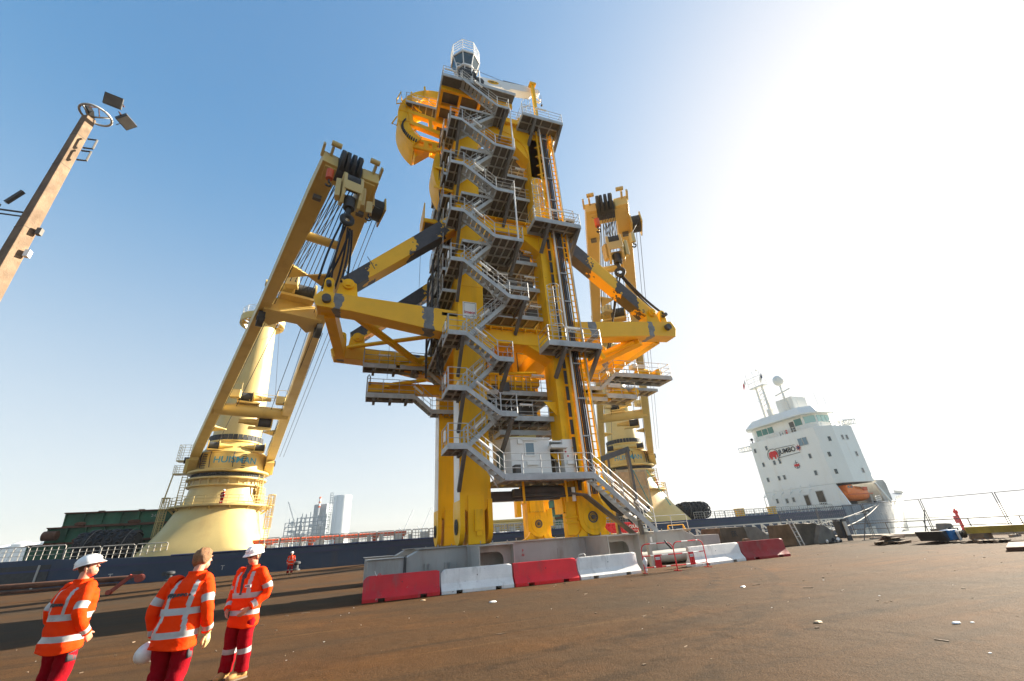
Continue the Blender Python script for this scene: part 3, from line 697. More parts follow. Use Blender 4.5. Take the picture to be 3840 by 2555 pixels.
# inner floors between the legs
for z, x0 in ((7.6, 5.9), (9.27, 5.9), (14.0, 6.6), (16.13, 7.0), (18.2, 8.1), (20.95, 7.0), (23.95, 8.3), (26.12, 8.1), (28.15, 8.0)):
    platform('inner_floor', 5.88, 10.6, 20.75 if z not in (9.27,) else 21.4, 25.9, z, 'f', .8, .22)
for x, z in ((8.6, 14.85), (9.5, 14.8), (7.4, 16.95), (9.3, 17.0), (9.5, 19.05), (8.9, 24.85), (9.4, 26.9), (9.7, 28.9), (9.2, 10.1), (8.3, 8.3), (10.0, 8.35)):
    lamp((x, 20.72, z), (1, 0, 0))
def cabinet(x, y, z, wd, dp, ht, mat, name='control_box'):
    mb = MB(); mb.box(x, x + wd, y, y + dp, z + .1, z + ht); mb.box(x + .04, x + wd - .04, y - .02, y, z + .16, z + ht - .06); mb.box(x + .06, x + .12, y + .02, y + .08, z, z + .1); mb.box(x + wd - .12, x + wd - .06, y + .02, y + .08, z, z + .1)
    return bevel(T(name, mb, mat), .01)
for x, z in ((8.9, 18.2), (7.8, 16.13), (8.9, 16.13), (9.1, 14.0)): cabinet(x, 21.0, z, .7, .4, .75, 'grating')
for x, z in ((10.15, 16.9), (10.1, 18.9), (10.0, 10.1), (10.1, 26.8), (10.05, 24.8), (10.1, 14.7)):
    mb = MB(); mb.box(x, x + .3, 20.78, 20.95, z, z + .38); bevel(T('junction_box', mb, 'galv'), .02)
# machinery on the floors: drums, motors, pipe clamps
for z in (14.05, 16.18, 18.25, 21.0, 24.0, 26.15, 28.2, 9.3, 7.65):
    mb = MB(); mb.mi = 0
    mb.box(6.2, 9.9, 23.0, 25.2, z, z + 1.35)
    mb.mi = 1
    for k in range(7):
        x = rnd.uniform(6.1, 9.4); y = rnd.uniform(21.5, 22.9); h = rnd.uniform(.3, 1.4); a = rnd.uniform(.2, .5)
        if k % 2: mb.box(x, x + a * 1.6, y, y + a, z, z + h)
        else: mb.tube((x, y, z + .3), (x + a * 2, y, z + .3), a * .55, 12)
    mb.mi = 2
    for k in range(4):
        x = rnd.uniform(6.1, 9.9); mb.tube((x, 22.95, z), (x, 22.95, z + 1.9), .06, 8)
        yy = rnd.uniform(21.3, 22.5); mb.box(x - .3, x + .2, yy, yy + .4, z, z + rnd.uniform(.4, .9))
    T('machinery', mb, ['dark_steel', 'yellow_dirty', 'dark_steel'], auto=40)
mb = MB()
for x in (7.0, 8.7): mb.box(x, x + .35, 23.6, 24.6, 10.0, 29.0)
for z in range(11, 29, 2): mb.box(6.9, 9.2, 23.5, 24.7, z, z + .25)
T('pipe_tensioner', mb, 'yellow_dirty')
mb = MB(); mb.box(6.2, 9.9, 25.6, 25.7, 9.6, 28.5); T('back_panel', mb, 'dark_steel')
# chain hoist and padeye below the middle beam, visible through the legs
mb = MB(); mb.box(7.0, 8.9, 22.5, 23.2, 6.7, 7.2); mb.prism([(7.0, 6.6), (8.9, 6.75), (9.0, 6.35), (8.7, 6.3), (7.1, 6.25)], 'xz', 21.2, 21.5); T('swing_beam', mb, 'cream')
mb = MB(); mb.tube((6.2, 21.4, 10.3), (9.4, 21.4, 10.5), .1, 10); mb.box(6.2, 9.6, 21.5, 22.0, 9.75, 10.2)
for k in range(6): mb.tube((6.5 + .5 * k, 21.45, 9.4), (6.5 + .5 * k, 21.45, 10.4), .06, 8)
T('pipe_clamp', mb, 'yellow_dirty', auto=40)
platform('work_floor', 6.9, 10.4, 21.4, 22.6, 5.95 + 1.0, 'fb', .8)

# left side galleries between the left legs and their cables
for z in (11.9, 13.3, 14.9, 16.4, 18.0, 20.0, 22.2, 24.2, 26.4, 28.6):
    platform('side_gallery', 3.45, 4.33, 20.1, 25.8, z, 'l' if z not in (11.9, 13.3) else '', .4, .2)
mb = MB()
for x, y in ((3.2, 22.2), (3.1, 23.6), (3.3, 25.0), (3.45, 21.4)):
    mb.box(x - .06, x + .06, y - .06, y + .06, 11.5 if y < 25 else 11.2, 17.6 if y > 23 else 18.4)
for z in (13.2, 15.6, 17.6):
    mb.bar((3.2, 22.2, z), (3.3, 25.0, z), .1); mb.bar((3.45, 21.4, z), (3.1, 23.6, z + .1), .1); mb.bar((3.2, 22.2, z), (4.3, 22.2, z), .1)
T('cable_frame', mb, 'dark_steel')
mb = MB()
for k in range(9):
    x = 3.45 + .06 * k; y = 21.6 + .12 * k; pts = [(x + .05 * math.sin(z * 1.7 + k), y + .06 * math.cos(z * 1.3 + k), z) for z in [10.4 + .8 * j for j in range(26)]]
    mb.path(pts, .035, 5)
T('cable_bundle', mb, 'charcoal', smooth=True)
mb = MB(); mb.tube((2.2, 20.6, 17.8), (2.2, 20.6, 13.3), .012, 5); mb.tube((.9, 24, 13.2), (.9, 24, 10.6), .012, 5); T('tag_line', mb, 'dark_steel')
# side balcony, yellow framed
mb = MB(); mb.mi = 0
for a, b in (((2.6, 22.6), (4.3, 22.6)), ((2.6, 25.0), (4.3, 25.0)), ((2.6, 22.6), (2.6, 25.0))): mb.bar((a[0], a[1], 22.0), (b[0], b[1], 22.0), .12, .3)
mb.bar((3.4, 22.6, 22.0), (3.4, 25, 22.0), .1, .2); mb.bar((2.6, 22.7, 22.2), (4.3, 24.9, 21.9), .06, .06); mb.box(2.55, 2.62, 22.6, 25.0, 22.1, 23.6); mb.mi = 1; mb.box(2.66, 4.3, 22.7, 24.9, 22.05, 22.1)
T('side_balcony', mb, ['yellow', 'grating'])

# right side: cable ladder, pipes and front platforms
mb = MB()
for x in (10.55, 10.62, 10.95): mb.box(x, x + .05, 19.62, 19.7, 3.4, 30.2)
z = 3.5
while z < 30: mb.box(10.5, 11.05, 19.66, 19.72, z, z + .07); mb.bar((10.4, 19.9, z + .35), (10.95, 19.62, z + .5), .06); z += .95
T('cable_ladder', mb, 'yellow')
mb = MB(); z = 3.6
while z < 19: mb.box(10.38, 10.56, 19.72, 19.76, z, z + .8); z += .95
T('cable_ladder_panel', mb, 'charcoal')
mb = MB(); mb.box(10.8, 10.9, 19.5, 19.6, 3.2, 30.6); T('guide_rail', mb, 'white')
mb = MB()
for k, (x, r) in enumerate(((11.12, .05), (11.24, .055), (11.36, .045), (11.0, .03))):
    mb.tube((x, 19.62, 3.4), (x, 19.62, 30.0), r, 8)
T('riser_pipe', mb, 'charcoal', auto=40)
mb = MB(); z = 4.2
while z < 30: mb.box(10.98, 11.45, 19.54, 19.7, z, z + .07); z += 2.1
T('pipe_clamp', mb, 'galv')
mb = MB()
for x in (11.5, 11.78): mb.box(x, x + .05, 19.6, 19.72, 3.4, 30.2)
z = 3.5
while z < 30.1: mb.box(11.5, 11.8, 19.64, 19.68, z, z + .05); z += .42
T('ladder', mb, 'yellow')
mb = MB(); mb.box(11.85, 11.9, 19.55, 19.62, 3.6, 30); T('guide_rail', mb, 'galv_rail')
for z in (11.35, 20.2, 30.45):
    platform('front_platform', 9.1, 12.45, 18.55, 19.95, z, 'flr', 1.0, .28)
    for x in (10.15, 12.3):
        mb = MB(); mb.bar((x, 18.7, z - .3), (x - .15, 20.05, z - 1.6), .18, .22); mb.bar((x, 18.6, z - .3), (x, 19.95, z - .3), .16, .2); T('bracket', mb, 'grating')
    lamp((10.7, 18.5, z + .85), (1, 0, 0), L=.7)
for z0, z1, x, y in ((12.4, 15.1, 9.85, 18.75), (21.2, 23.6, 9.65, 18.75), (31.2, 34.0, 10.2, 20.0)):
    mb = MB()
    for dx in (-.2, .2): mb.tube((x + dx, y + .35, z0 - 1), (x + dx, y + .35, z1 + .3), .02, 6)
    z = z0 - .8
    while z < z1 + .2: mb.tube((x - .2, y + .35, z), (x + .2, y + .35, z), .014, 6); z += .3
    for k in range(4):
        zz = z0 + (z1 - z0) * k / 3; mb.path([(x + .36 * math.cos(t), y + .36 * math.sin(t), zz) for t in [PI * 2 * i / 14 for i in range(15)]], .022, 6)
    for k in range(5):
        t = PI + PI * k / 4; mb.tube((x + .36 * math.cos(t), y + .36 * math.sin(t), z0), (x + .36 * math.cos(t), y + .36 * math.sin(t), z1), .015, 5)
    T('caged_ladder', mb, 'galv_rail')
# small platform behind the right leg
platform('rear_platform', 12.6, 14.6, 22.5, 25.0, 24.6, 'fr', .5)
mb = MB(); mb.bar((14.4, 22.7, 24.4), (11.45, 22.7, 21.2), .16, .2); mb.bar((14.4, 24.8, 24.4), (11.45, 24.8, 21.2), .16, .2); mb.bar((12.7, 22.7, 22.6), (12.7, 22.7, 24.4), .1); mb.bar((14.3, 22.7, 24.35), (12.7, 24.8, 22.6), .08); mb.bar((11.45, 22.6, 24.45), (12.7, 22.6, 24.45), .16, .2); mb.bar((11.45, 24.9, 24.45), (12.7, 24.9, 24.45), .16, .2)
T('bracket', mb, 'grating')
for z in (16.6, 17.6, 18.4):
    mb = MB(); mb.prism([(11.45, z), (11.8, z + .1)] + [(11.8 + .16 * math.cos(t), z + .28 + .16 * math.sin(t)) for t in [-PI / 2 + PI * i / 6 for i in range(7)]] + [(11.45, z + .6)], 'xz', 20.5, 20.6); T('padeye', mb, 'yellow')

# galleries left and right at winch level
def gallery(x0, x1, y, z, sx0, sx1, sz, ex0, ex1, sgn):
    platform('winch_gallery', x0, x1, y - .5, y + .5, z, 'fbl' if sgn < 0 else 'fbr', .9, .24)
    flight((sx1, sz), (sx0, z), y - .5, y + .3)
    platform('landing', min(ex0, ex1), max(ex0, ex1), y - .5, y + .5, sz, 'f', .5)
    mb = MB()
    for k in range(3): xx = x0 + (x1 - x0) * (k + .5) / 3; mb.box(xx - .08, xx + .08, y - .45, y + .45, z - .42, z - .2)
    T('bracket', mb, 'grating')
gallery(-.55, 3.25, 25.9, 12.1, 3.25, 4.6, 10.9, 4.6, 4.35, -1)
gallery(-.22, 2.7, 25.9, 10.15, 2.7, 3.8, 9.2, 3.8, 5.8, -1)
lamp((.7, 25.4, 12.75), (1, 0, 0)); lamp((3.5, 25.3, 12.3), (1, 0, -.9)); lamp((4.4, 25.4, 9.95), (1, 0, 0)); lamp((2.9, 25.3, 10.5), (1, 0, -.85))
mb = MB(); mb.box(-.15, 4.35, 26.0, 26.35, 10.5, 11.05)
for k in range(7): mb.box(.1 + .6 * k, .14 + .6 * k, 25.9, 26.0, 10.5, 11.05)
mb.box(-.15, 4.35, 25.85, 26.5, 11.05, 11.09); mb.box(-.15, 4.35, 25.85, 26.5, 10.46, 10.5); T('runway_beam', mb, 'yellow')
mb = MB(); mb.path([(-.2, 25.95, 10.2), (-.2, 25.95, 11.45), (-.12, 25.95, 11.6), (-.04, 25.95, 11.45), (-.04, 25.95, 10.9)], .04, 6); T('hook_bar', mb, 'dark_steel')
mb = MB(); mb.box(0, 4.35, 26.0, 26.4, 12.2, 12.75); mb.box(1.2, 2.0, 25.9, 26.5, 12.75, 12.95); T('runway_beam', mb, 'yellow')
platform('winch_gallery', 15.7, 20.4, 22.4, 23.9, 11.3, 'fbr', .9, .24); flight((14.4, 10.2), (15.7, 11.3), 22.4, 23.2); platform('landing', 11.5, 14.4, 22.4, 23.4, 10.2, 'f', .7)
platform('winch_gallery', 14.8, 17.1, 22.4, 23.9, 9.75, 'fbr', .9, .24); platform('landing', 11.5, 14.8, 22.5, 23.3, 9.5, 'f', .7)
platform('winch_gallery', 15.9, 19.4, 23.0, 24.2, 10.55, '', .6, .2)
for x, z in ((17.5, 11.3), (15.2, 9.75)):
    mb = MB(); mb.mi = 0; mb.box(x, x + 2.2, 22.7, 23.2, z + .05, z + .3); mb.tube((x + .3, 22.9, z + .45), (x + 1.2, 22.9, z + .45), .22, 12); mb.tube((x + 1.2, 22.6, z + .32), (x + 1.2, 23.3, z + .32), .2, 12); mb.tube((x + 2.0, 22.6, z + .4), (x + 2.0, 23.3, z + .4), .26, 14)
    mb.mi = 1; mb.box(x - .1, x + .9, 22.6, 23.1, z + .6, z + .9)
    T('winch', mb, ['yellow_dirty', 'white'], auto=40)
    lamp((x + 2.8, 23.8, z + .6), (1, -.3, .3))
mb = MB(); mb.box(11.45, 15.6, 23.0, 23.5, 11.0, 11.5); mb.box(11.45, 15.4, 23.0, 23.4, 9.6, 10.0); T('runway_beam', mb, 'yellow')
mb = MB(); mb.path([(12.6 + .35 * math.cos(t), 23.2, 12.3 + .28 * math.sin(t)) for t in [2 * PI * i / 16 for i in range(17)]], .1, 8); mb.tube((12.0, 23.2, 12.9), (12.6, 23.2, 12.3), .15, 8); T('shackle', mb, 'yellow', smooth=True)
platform('back_floor', 5.9, 10.6, 26.0, 27.4, 7.8, 'fb', .8)

# sign on the front left leg
mb = MB(); mb.box(4.62, 5.42, 19.965, 19.995, 13.05, 14.1); sg = T('sign', mb, 'white_lamp')
text('imeca', .27, 'red', sg, frame((5.02, 19.955, 13.42), (1, 0, 0), (0, 0, 1)), sx=1.0, bold=.006)
text('www.reel.fr', .135, 'charcoal', sg, frame((5.02, 19.955, 13.17), (1, 0, 0), (0, 0, 1)))
mb = MB()
for a, b, c, d in ((4.68, 5.36, 14.03, 14.045), (4.68, 4.695, 13.3, 14.03), (5.345, 5.36, 13.3, 14.03)): mb.box(a, b, 19.955, 19.964, c, d)
mb.build('sign_border', 'charcoal', sg)
text('SWL 250 te', .16, 'charcoal', tw, frame((5.05, 25.98, 8.95), (1, 0, 0), (0, 0, 1)))

# ---- tower head
TZ = 32.1
mb = MB(); mb.mi = 0
x0, x1, y0, y1 = 3.1, 8.6, 18.4, 23.2
for y in (19.3, 20.6, 21.9, 23.1): mb.box(x0, x1, y - .1, y + .1, TZ - .5, TZ - .06)
for x in (3.2, 4.6, 6.1, 7.6): mb.box(x - .09, x + .09, 19.4, 23.0, TZ - .45, TZ - .07)
mb.mi = 1; mb.box(x0, x1, y0, y1, TZ - .06, TZ)
mb.mi = 2; mb.box(x0 - .03, x1, y0 - .05, y0, TZ - .25, TZ + .05); mb.box(x0 - .05, x0, y0, y1, TZ - .25, TZ + .05)
td = T('top_deck', mb, ['yellow', 'grating', 'galv'])
mb = MB(); mb.rails([(4.4, 18.42, TZ), (3.12, 18.42, TZ), (3.12, 23.1, TZ)], 1.0, 3, .02, 1.0, toe=.1); mb.rails([(4.5, 19.2, TZ), (8.5, 19.2, TZ)], 1.0, 3, .02, 1.0); mb.build('handrail', 'galv_rail', td)
lamp((3.6, 18.4, TZ + .65), (1, 0, 0)); lamp((5.6, 19.15, TZ + .6), (1, 0, 0))
mb = MB(); mb.mi = 0
for y in (19.9, 21.0, 22.2): mb.box(8.0, 12.4, y - .12, y + .12, 30.7, 31.15)
for x in (8.2, 9.4, 10.6, 11.8, 12.3): mb.box(x - .09, x + .09, 20.0, 22.3, 30.75, 31.1)
mb.mi = 1; mb.box(8.0, 12.4, 19.8, 22.4, 31.15, 31.2)
hd = T('head_frame', mb, ['yellow', 'grating'])
mb = MB(); mb.rails([(8.1, 19.85, 31.2), (12.35, 19.85, 31.2), (12.35, 22.3, 31.2)], 1.0, 3, .02, 1.0); mb.build('handrail', 'galv_rail', hd)
mb = MB(); mb.prism([(9.0, 31.2), (10.3, 31.2), (9.9, 32.0), (9.7, 32.5), (9.55, 32.5), (9.4, 31.9)], 'xz', 20.4, 20.7); mb.tube((9.65, 20.2, 31.9), (9.65, 20.9, 31.9), .2, 12); mb.tube((9.85, 20.3, 32.1), (9.85, 20.5, 32.9), .06, 8); T('sheave_block', mb, 'yellow', auto=40)
mb = MB(); mb.box(11.2, 12.0, 20.1, 20.7, 31.25, 31.85); mb.box(11.3, 11.9, 20.6, 21.1, 31.9, 32.2); bevel(T('winch_box', mb, 'galv'), .02)
lamp((11.1, 19.8, 30.75 + .9), (1, 0, -.1), L=.7)
# arched web between the head and the right leg
mb = MB(); mb.prism([(9.95, 25.5), (11.45, 25.5), (11.45, 30.7), (7.4, 30.7), (7.4, 29.9)] + [(7.6 + 2.3 * math.sin(t), 27.6 + 2.2 * math.cos(t)) for t in [PI / 2 * i / 10 for i in range(1, 11)]], 'xz', 20.0, 20.1); T('head_web', mb, 'yellow')
mb = MB(); mb.bar((12.3, 20.0, 30.6), (11.5, 20.3, 27.5), .2, .26); T('brace', mb, 'yellow')
mb = MB(); mb.box(10.75, 11.0, 19.6, 19.85, 31.2, 36.2); mb.box(10.6, 11.15, 19.5, 19.95, 36.1, 36.3); T('boom_rest', mb, 'yellow')

# pipe chute on the left of the head
mb = MB(); cxx, czz, ya, yb = 3.5, 31.6, 22.0, 24.0
def arcp(r, t): return (cxx + r * 1.0 * math.cos(t), czz + r * 1.18 * math.sin(t))
n = 22; ts = [PI * .5 + (PI * .80) * i / n for i in range(n + 1)]
outer = [arcp(3.25, t) for t in ts]; inner = [arcp(3.1, t) for t in ts]; flange = [arcp(2.45, t) for t in ts]
for i in range(n):
    a, b, c, d = outer[i], outer[i + 1], inner[i + 1], inner[i]
    mb.prism([a, b, c, d], 'xz', ya, yb)
    e, f = flange[i], flange[i + 1]
    mb.prism([d, c, f, e], 'xz', ya - .06, ya + .04); mb.prism([d, c, f, e], 'xz', yb - .04, yb + .06)
for i in range(1, n, 3):
    a, b = arcp(3.12, ts[i]), arcp(2.2, ts[i]); mb.bar((a[0], ya - .04, a[1]), (b[0], ya - .04, b[1]), .1, .08); mb.bar((a[0], ya, a[1]), (a[0], yb, a[1]), .09, .09)
for rr_ in (2.35, 2.75):
    for i in range(n): p, q = arcp(rr_, ts[i]), arcp(rr_, ts[i + 1]); mb.bar((p[0], ya - .03, p[1]), (q[0], ya - .03, q[1]), .07, .06)
pt = outer[-1]
mb.prism([(pt[0] - .1, pt[1] + .9), (pt[0] + .15, pt[1] - .55), (pt[0] + 1.5, pt[1] + 1.0), (pt[0] + .9, pt[1] + 1.3)], 'xz', 22.6, 23.4)
ch = T('pipe_chute', mb, 'yellow')
mb = MB()
for k in range(16):
    t = PI * .86 + PI * .5 * k / 15; p = (cxx - 1.0 + 1.9 * math.cos(t) , czz - 1.5 + 1.5 * math.sin(t)); mb.bar((p[0], 21.9, p[1]), (p[0] * .97 + .1, 21.9, p[1] + .25), .12, .09)
mb.build('roller_track', 'charcoal', ch)
mb = MB()
for z0, z1, x in ((31.9, 31.4, 1.0), (30.7, 30.0, 1.2)):
    mb.bar((x, 22.0, z0), (4.4, 22.0, z1), .35, .4); mb.bar((x, 24.0, z0), (4.4, 24.0, z1), .35, .4)
mb.bar((1.1, 22.0, 32.0), (1.35, 22.0, 30.6), .3); mb.bar((2.7, 22, 31.6), (2.8, 22, 30.3), .3)
mb.box(1.5, 4.4, 22.1, 22.3, 28.4, 28.65); mb.box(1.5, 4.4, 22.1, 22.3, 29.15, 29.4)
for x in (1.6, 2.3, 2.95, 3.6): mb.box(x, x + .35, 22.1, 22.3, 28.65, 29.15)
T('chute_support', mb, 'yellow')
platform('chute_platform', .75, 3.4, 21.5, 22.4, 32.6, 'fl', .6)
lamp((1.6, 21.5, 33.15), (1, 0, -.1))
mb = MB()
for x, z in ((1.3, 33.6), (2.3, 34.7)): mb.bar((x, 21.8, z - .9), (x - .15, 21.8, z + .5), .12, .16); mb.bar((x, 21.8, z - .9), (x + .7, 21.8, z - 1.6), .1, .1)
T('guide_horn', mb, 'yellow')
mb = MB(); mb.path([(.55, 21.6, 32.3), (.1, 21.5, 31.9), (.1, 21.5, 32.4), (.35, 21.5, 33.4), (.45, 21.6, 32.6), (.9, 21.6, 32.0)], .05, 6); mb.path([(.2, 21.6, 30.6), (-.1, 21.5, 29.6), (.25, 21.5, 29.5), (.35, 21.6, 30.3)], .05, 6); T('guard_loop', mb, 'yellow', smooth=True)
# curved guide below the chute, running into the tower
mb = MB()
for i in range(14):
    t0, t1 = [PI * .78 + PI * .44 * k / 14 for k in (i, i + 1)]
    P = lambda r, t: (6.2 + r * math.cos(t), 26.2 + r * 1.25 * math.sin(t))
    mb.prism([P(3.25, t0), P(3.25, t1), P(2.95, t1), P(2.95, t0)], 'xz', 21.6, 23.4)
    mb.prism([P(2.95, t0), P(2.95, t1), P(2.6, t1), P(2.6, t0)], 'xz', 21.6, 21.7)
for z in (24.3, 26.2, 28.1): mb.bar((3.1, 21.6, z), (4.3, 20.9, z - .9), .12, .16)
T('guide_arc', mb, 'yellow')

# deck crane on the tower head
mb = MB(); mb.tube((4.9, 20.6, TZ), (4.9, 20.6, 35.4), .55, 20); mb.box(4.3, 6.6, 20.1, 21.3, 34.9, 35.4); dc = T('deck_crane', mb, 'white', auto=40)
mb = MB(); mb.prism([(6.0, 34.9), (6.2, 35.9), (10.9, 36.55), (11.2, 36.2), (10.9, 35.75), (8.2, 35.3)], 'xz', 20.1, 20.75); mb.lathe((8.6, 20.42, 35.5), [(.42, -.36), (.42, .36)], 18, 'y'); bm_ = bevel(mb.build('boom', 'white', dc), .03)
mb = MB(); mb.bar((8.5, 20.42, 36.55), (11.1, 20.42, 36.75), .22, .26); mb.build('ram', 'charcoal', bm_)
mb = MB(); mb.tube((11.5, 20.2, 36.35), (11.5, 20.65, 36.35), .3, 16); mb.tube((11.3, 20.3, 36.0), (11.8, 20.3, 35.2), .05, 6); mb.path([(11.2, 20.4, 35.9), (11.25, 20.4, 35.3), (11.7, 20.4, 35.2), (11.8, 20.4, 35.6)], .1, 8); mb.build('hook_block', 'white', bm_, auto=40)
mb = MB(); mb.tube((11.9, 20.3, 36.1), (11.85, 20.3, 34.8), .02, 6); mb.sphere((11.85, 20.3, 34.75), .1, 8, 6); mb.tube((6.1, 20.4, 37.1), (8.6, 20.4, 36.65), .02, 6); mb.build('wire', 'charcoal', bm_)
mb = MB(); mb.mi = 0; oct_ = [(5.2 + 1.15 * math.cos(t), 20.2 + 1.15 * math.sin(t)) for t in [PI / 8 + PI / 4 * i for i in range(8)]]; oct2 = [(5.2 + (x - 5.2) * .74, 20.2 + (y - 20.2) * .74) for x, y in oct_]
mb.loft([[V((x, y, 35.9)) for x, y in oct2], [V((x, y, 36.9)) for x, y in oct_]]); cab_ = mb.build('crane_cab', 'glass_dark', dc)
mb = MB(); mb.prism([(5.2 + (x - 5.2) * 1.06, 20.2 + (y - 20.2) * 1.06) for x, y in oct_], 'xy', 36.9, 37.12); mb.prism([(5.2 + (x - 5.2) * 1.02, 20.2 + (y - 20.2) * 1.02) for x, y in oct2], 'xy', 35.75, 35.92)
for (x, y), (u, v) in zip(oct2, oct_): mb.tube((x, y, 35.9), (u, v, 36.95), .045, 6)
mb.build('cab_roof', 'white', cab_)
mb = MB(); mb.rails([(5.2 + (x - 5.2) * 1.04, 20.2 + (y - 20.2) * 1.04, 37.12) for x, y in oct_], 1.35, 4, .03, .9, closed=True); mb.build('handrail', 'white', cab_)
mb = MB(); mb.tube((4.6, 19.9, 34.9), (5.9, 19.9, 34.9), .5, 16); mb.tube((6.3, 20.0, 35.2), (6.3, 20.8, 35.2), .4, 16)
for k in range(10): mb.path([(4.5 + .12 * k, 19.5, 33.6), (4.45 + .13 * k, 19.3, 34.6), (4.9 + .1 * k, 19.5, 35.6)], .05, 6)
mb.build('winch_drum', 'charcoal', dc, auto=40)
mb = MB(); mb.rails([(4.3, 19.4, 33.6), (5.6, 19.4, 33.6)], 2.0, 5, .03, .6); mb.path([(5.5, 19.35, 33.4), (5.5, 19.35, 35.4), (6.1, 19.35, 35.3), (6.15, 19.35, 33.3)], .05, 6); mb.build('cab_ladder', 'white', dc)
mb = MB(); mb.box(6.7, 8.5, 19.9, 21.2, 32.3, 34.3); mb.build('power_pack', 'white', dc)
mb = MB(); mb.box(6.95, 8.2, 19.87, 19.9, 33.5, 34.1); mb.build('window', 'glass_blue', dc)
mb = MB(); mb.lathe((7.5, 20.1, 35.62), [(.01, -.025), (.5, -.02), (.5, 0)], 24, 'y'); mb.v = [(x, y, 35.62 + (z - 35.62) * .42 + (x - 7.5) * .12) for x, y, z in mb.v]; bd = mb.build('badge', 'yellow', dc)
text('HEILA', .26, 'charcoal', bd, frame((7.5, 20.07, 35.62), (1, 0, .13), (-.13, 0, 1)), bold=.008)
# ------------------------------------------------------------------ the ship
HW, DK = 63.0, 2.5                      # near hull side, deck height
sh = thing('cargo_ship', 'long dark blue heavy lift ship with white deckhouse moored along the quay', 'ship', (30, 76, -3))
cy = HW + 13
def S(name, mb, mat, parent=None, **k): return mb.build(name, mat, parent or sh, **k)
def sec(x, zt, half, flare):            # hull section: waterline to deck edge
    return [(x, cy - half * flare, -3.2), (x, cy - half, zt - .02), (x, cy + half, zt - .02), (x, cy + half * flare, -3.2)]
mb = MB(); mb.loft([[V(p) for p in sec(x, z, 13, 1)] for x, z in ((-20, 2.45), (0, 2.4), (40, 2.45), (88, 2.5), (92, 2.55))])
mb.loft([[V(p) for p in sec(x, z, 13, 1)] for x, z in ((-75, 2.9), (-32, 2.9), (-24, 2.5), (-20, 2.45))])
S('hull', mb, 'ship_blue')
mb = MB()                                # forecastle and flared bow
st = [(92, 3.35, 13, .995), (99, 3.4, 13, .98), (105, 3.5, 12.7, .92), (111, 3.8, 11.7, .80), (117, 4.3, 9.9, .62), (122, 4.8, 7.5, .42), (127, 5.3, 4.4, .22), (131, 5.8, .4, .1)]
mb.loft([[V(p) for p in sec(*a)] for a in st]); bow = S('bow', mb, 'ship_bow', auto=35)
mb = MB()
for i in range(len(st) - 1):             # pale lower band and bulwark: whiteness of the sunlit bow put into colour
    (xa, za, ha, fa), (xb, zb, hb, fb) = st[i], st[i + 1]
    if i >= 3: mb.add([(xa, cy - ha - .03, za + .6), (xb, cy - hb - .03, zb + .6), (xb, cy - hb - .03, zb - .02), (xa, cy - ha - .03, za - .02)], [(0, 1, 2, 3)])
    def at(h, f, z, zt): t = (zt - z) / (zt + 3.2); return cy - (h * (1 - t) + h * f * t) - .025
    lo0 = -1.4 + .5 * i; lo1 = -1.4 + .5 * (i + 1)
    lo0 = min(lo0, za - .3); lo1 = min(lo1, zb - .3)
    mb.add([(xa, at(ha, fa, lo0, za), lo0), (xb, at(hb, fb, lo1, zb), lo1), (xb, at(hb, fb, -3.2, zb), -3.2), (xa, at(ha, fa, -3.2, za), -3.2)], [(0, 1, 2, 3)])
S('bow_sun_tint', mb, 'ship_pale')
mb = MB()
for x in (94.2, 97.2, 99.6, 101.4): mb.bar((x, HW - .05 + (0 if x < 98 else (x - 98) * .12), 3.3), (x - .3, HW + .1 + (0 if x < 98 else (x - 98) * .2), -2.6), .08, .1)
S('rubbing_bar', mb, 'ship_bow')
mb = MB()
for x in (97.0, 97.9, 98.8): mb.tube((x, HW - .14, 1.9), (x, HW + .1, 1.9), .28, 14)
for x, y, z in ((105.5, HW + 1.9, 3.3), (106.6, HW + 3.0, 3.5), (104, HW + 1.2, 2.2)): mb.box(x - .3, x + .3, y - .25, y + .3, z - .3, z + .3)
S('fairlead', mb, 'charcoal')
mb = MB(); mb.box(-75, 92, HW - .12, HW - .02, 1.72, 1.9); mb.tube((-20, HW - .02, 2.42), (92, HW - .02, 2.42), .11, 8); S('fender_strake', mb, 'navy')
mb = MB(); mb.box(-75, 92, HW + .2, HW + 25.5, 2.42, 2.53); S('deck', mb, 'base_grey')
# recess in the hull side near the stern
mb = MB(); mb.box(-41.5, -30.5, HW - .1, HW - .06, -.6, 2.35); S('side_opening', mb, 'charcoal')
mb = MB()
for x in (-40.6, -37.6, -35.4, -31.5): mb.box(x, x + .16, HW - .2, HW - .1, -.6, 2.35)
mb.bar((-41.2, HW - .2, -.6), (-38.6, HW - .2, 2.3), .15, .1); mb.box(-36, -31.5, HW - .2, HW - .1, .5, .65); mb.box(-40, -36, HW - .16, HW - .1, -.5, 1.9)
S('opening_frame', mb, 'base_grey')
mb = MB(); mb.box(-23.2, -22.2, HW - .05, HW, .2, 1.1); mb.box(22, 40, HW - .05, HW, .8, 1.7); S('hull_vent', mb, 'charcoal')
for x in (-20.2, -15.8, 4.0): 
    mb = MB(); mb.tube((x, HW - .06, .6), (x, HW + .05, .6), .24, 14); S('porthole', mb, 'charcoal')
for x, t in ((-25.1, 'T'), (-14.6, 'T')): text(t, .7, 'ship_pale', sh, frame((x, HW - .04, .75), (1, 0, 0), (0, 0, 1)))
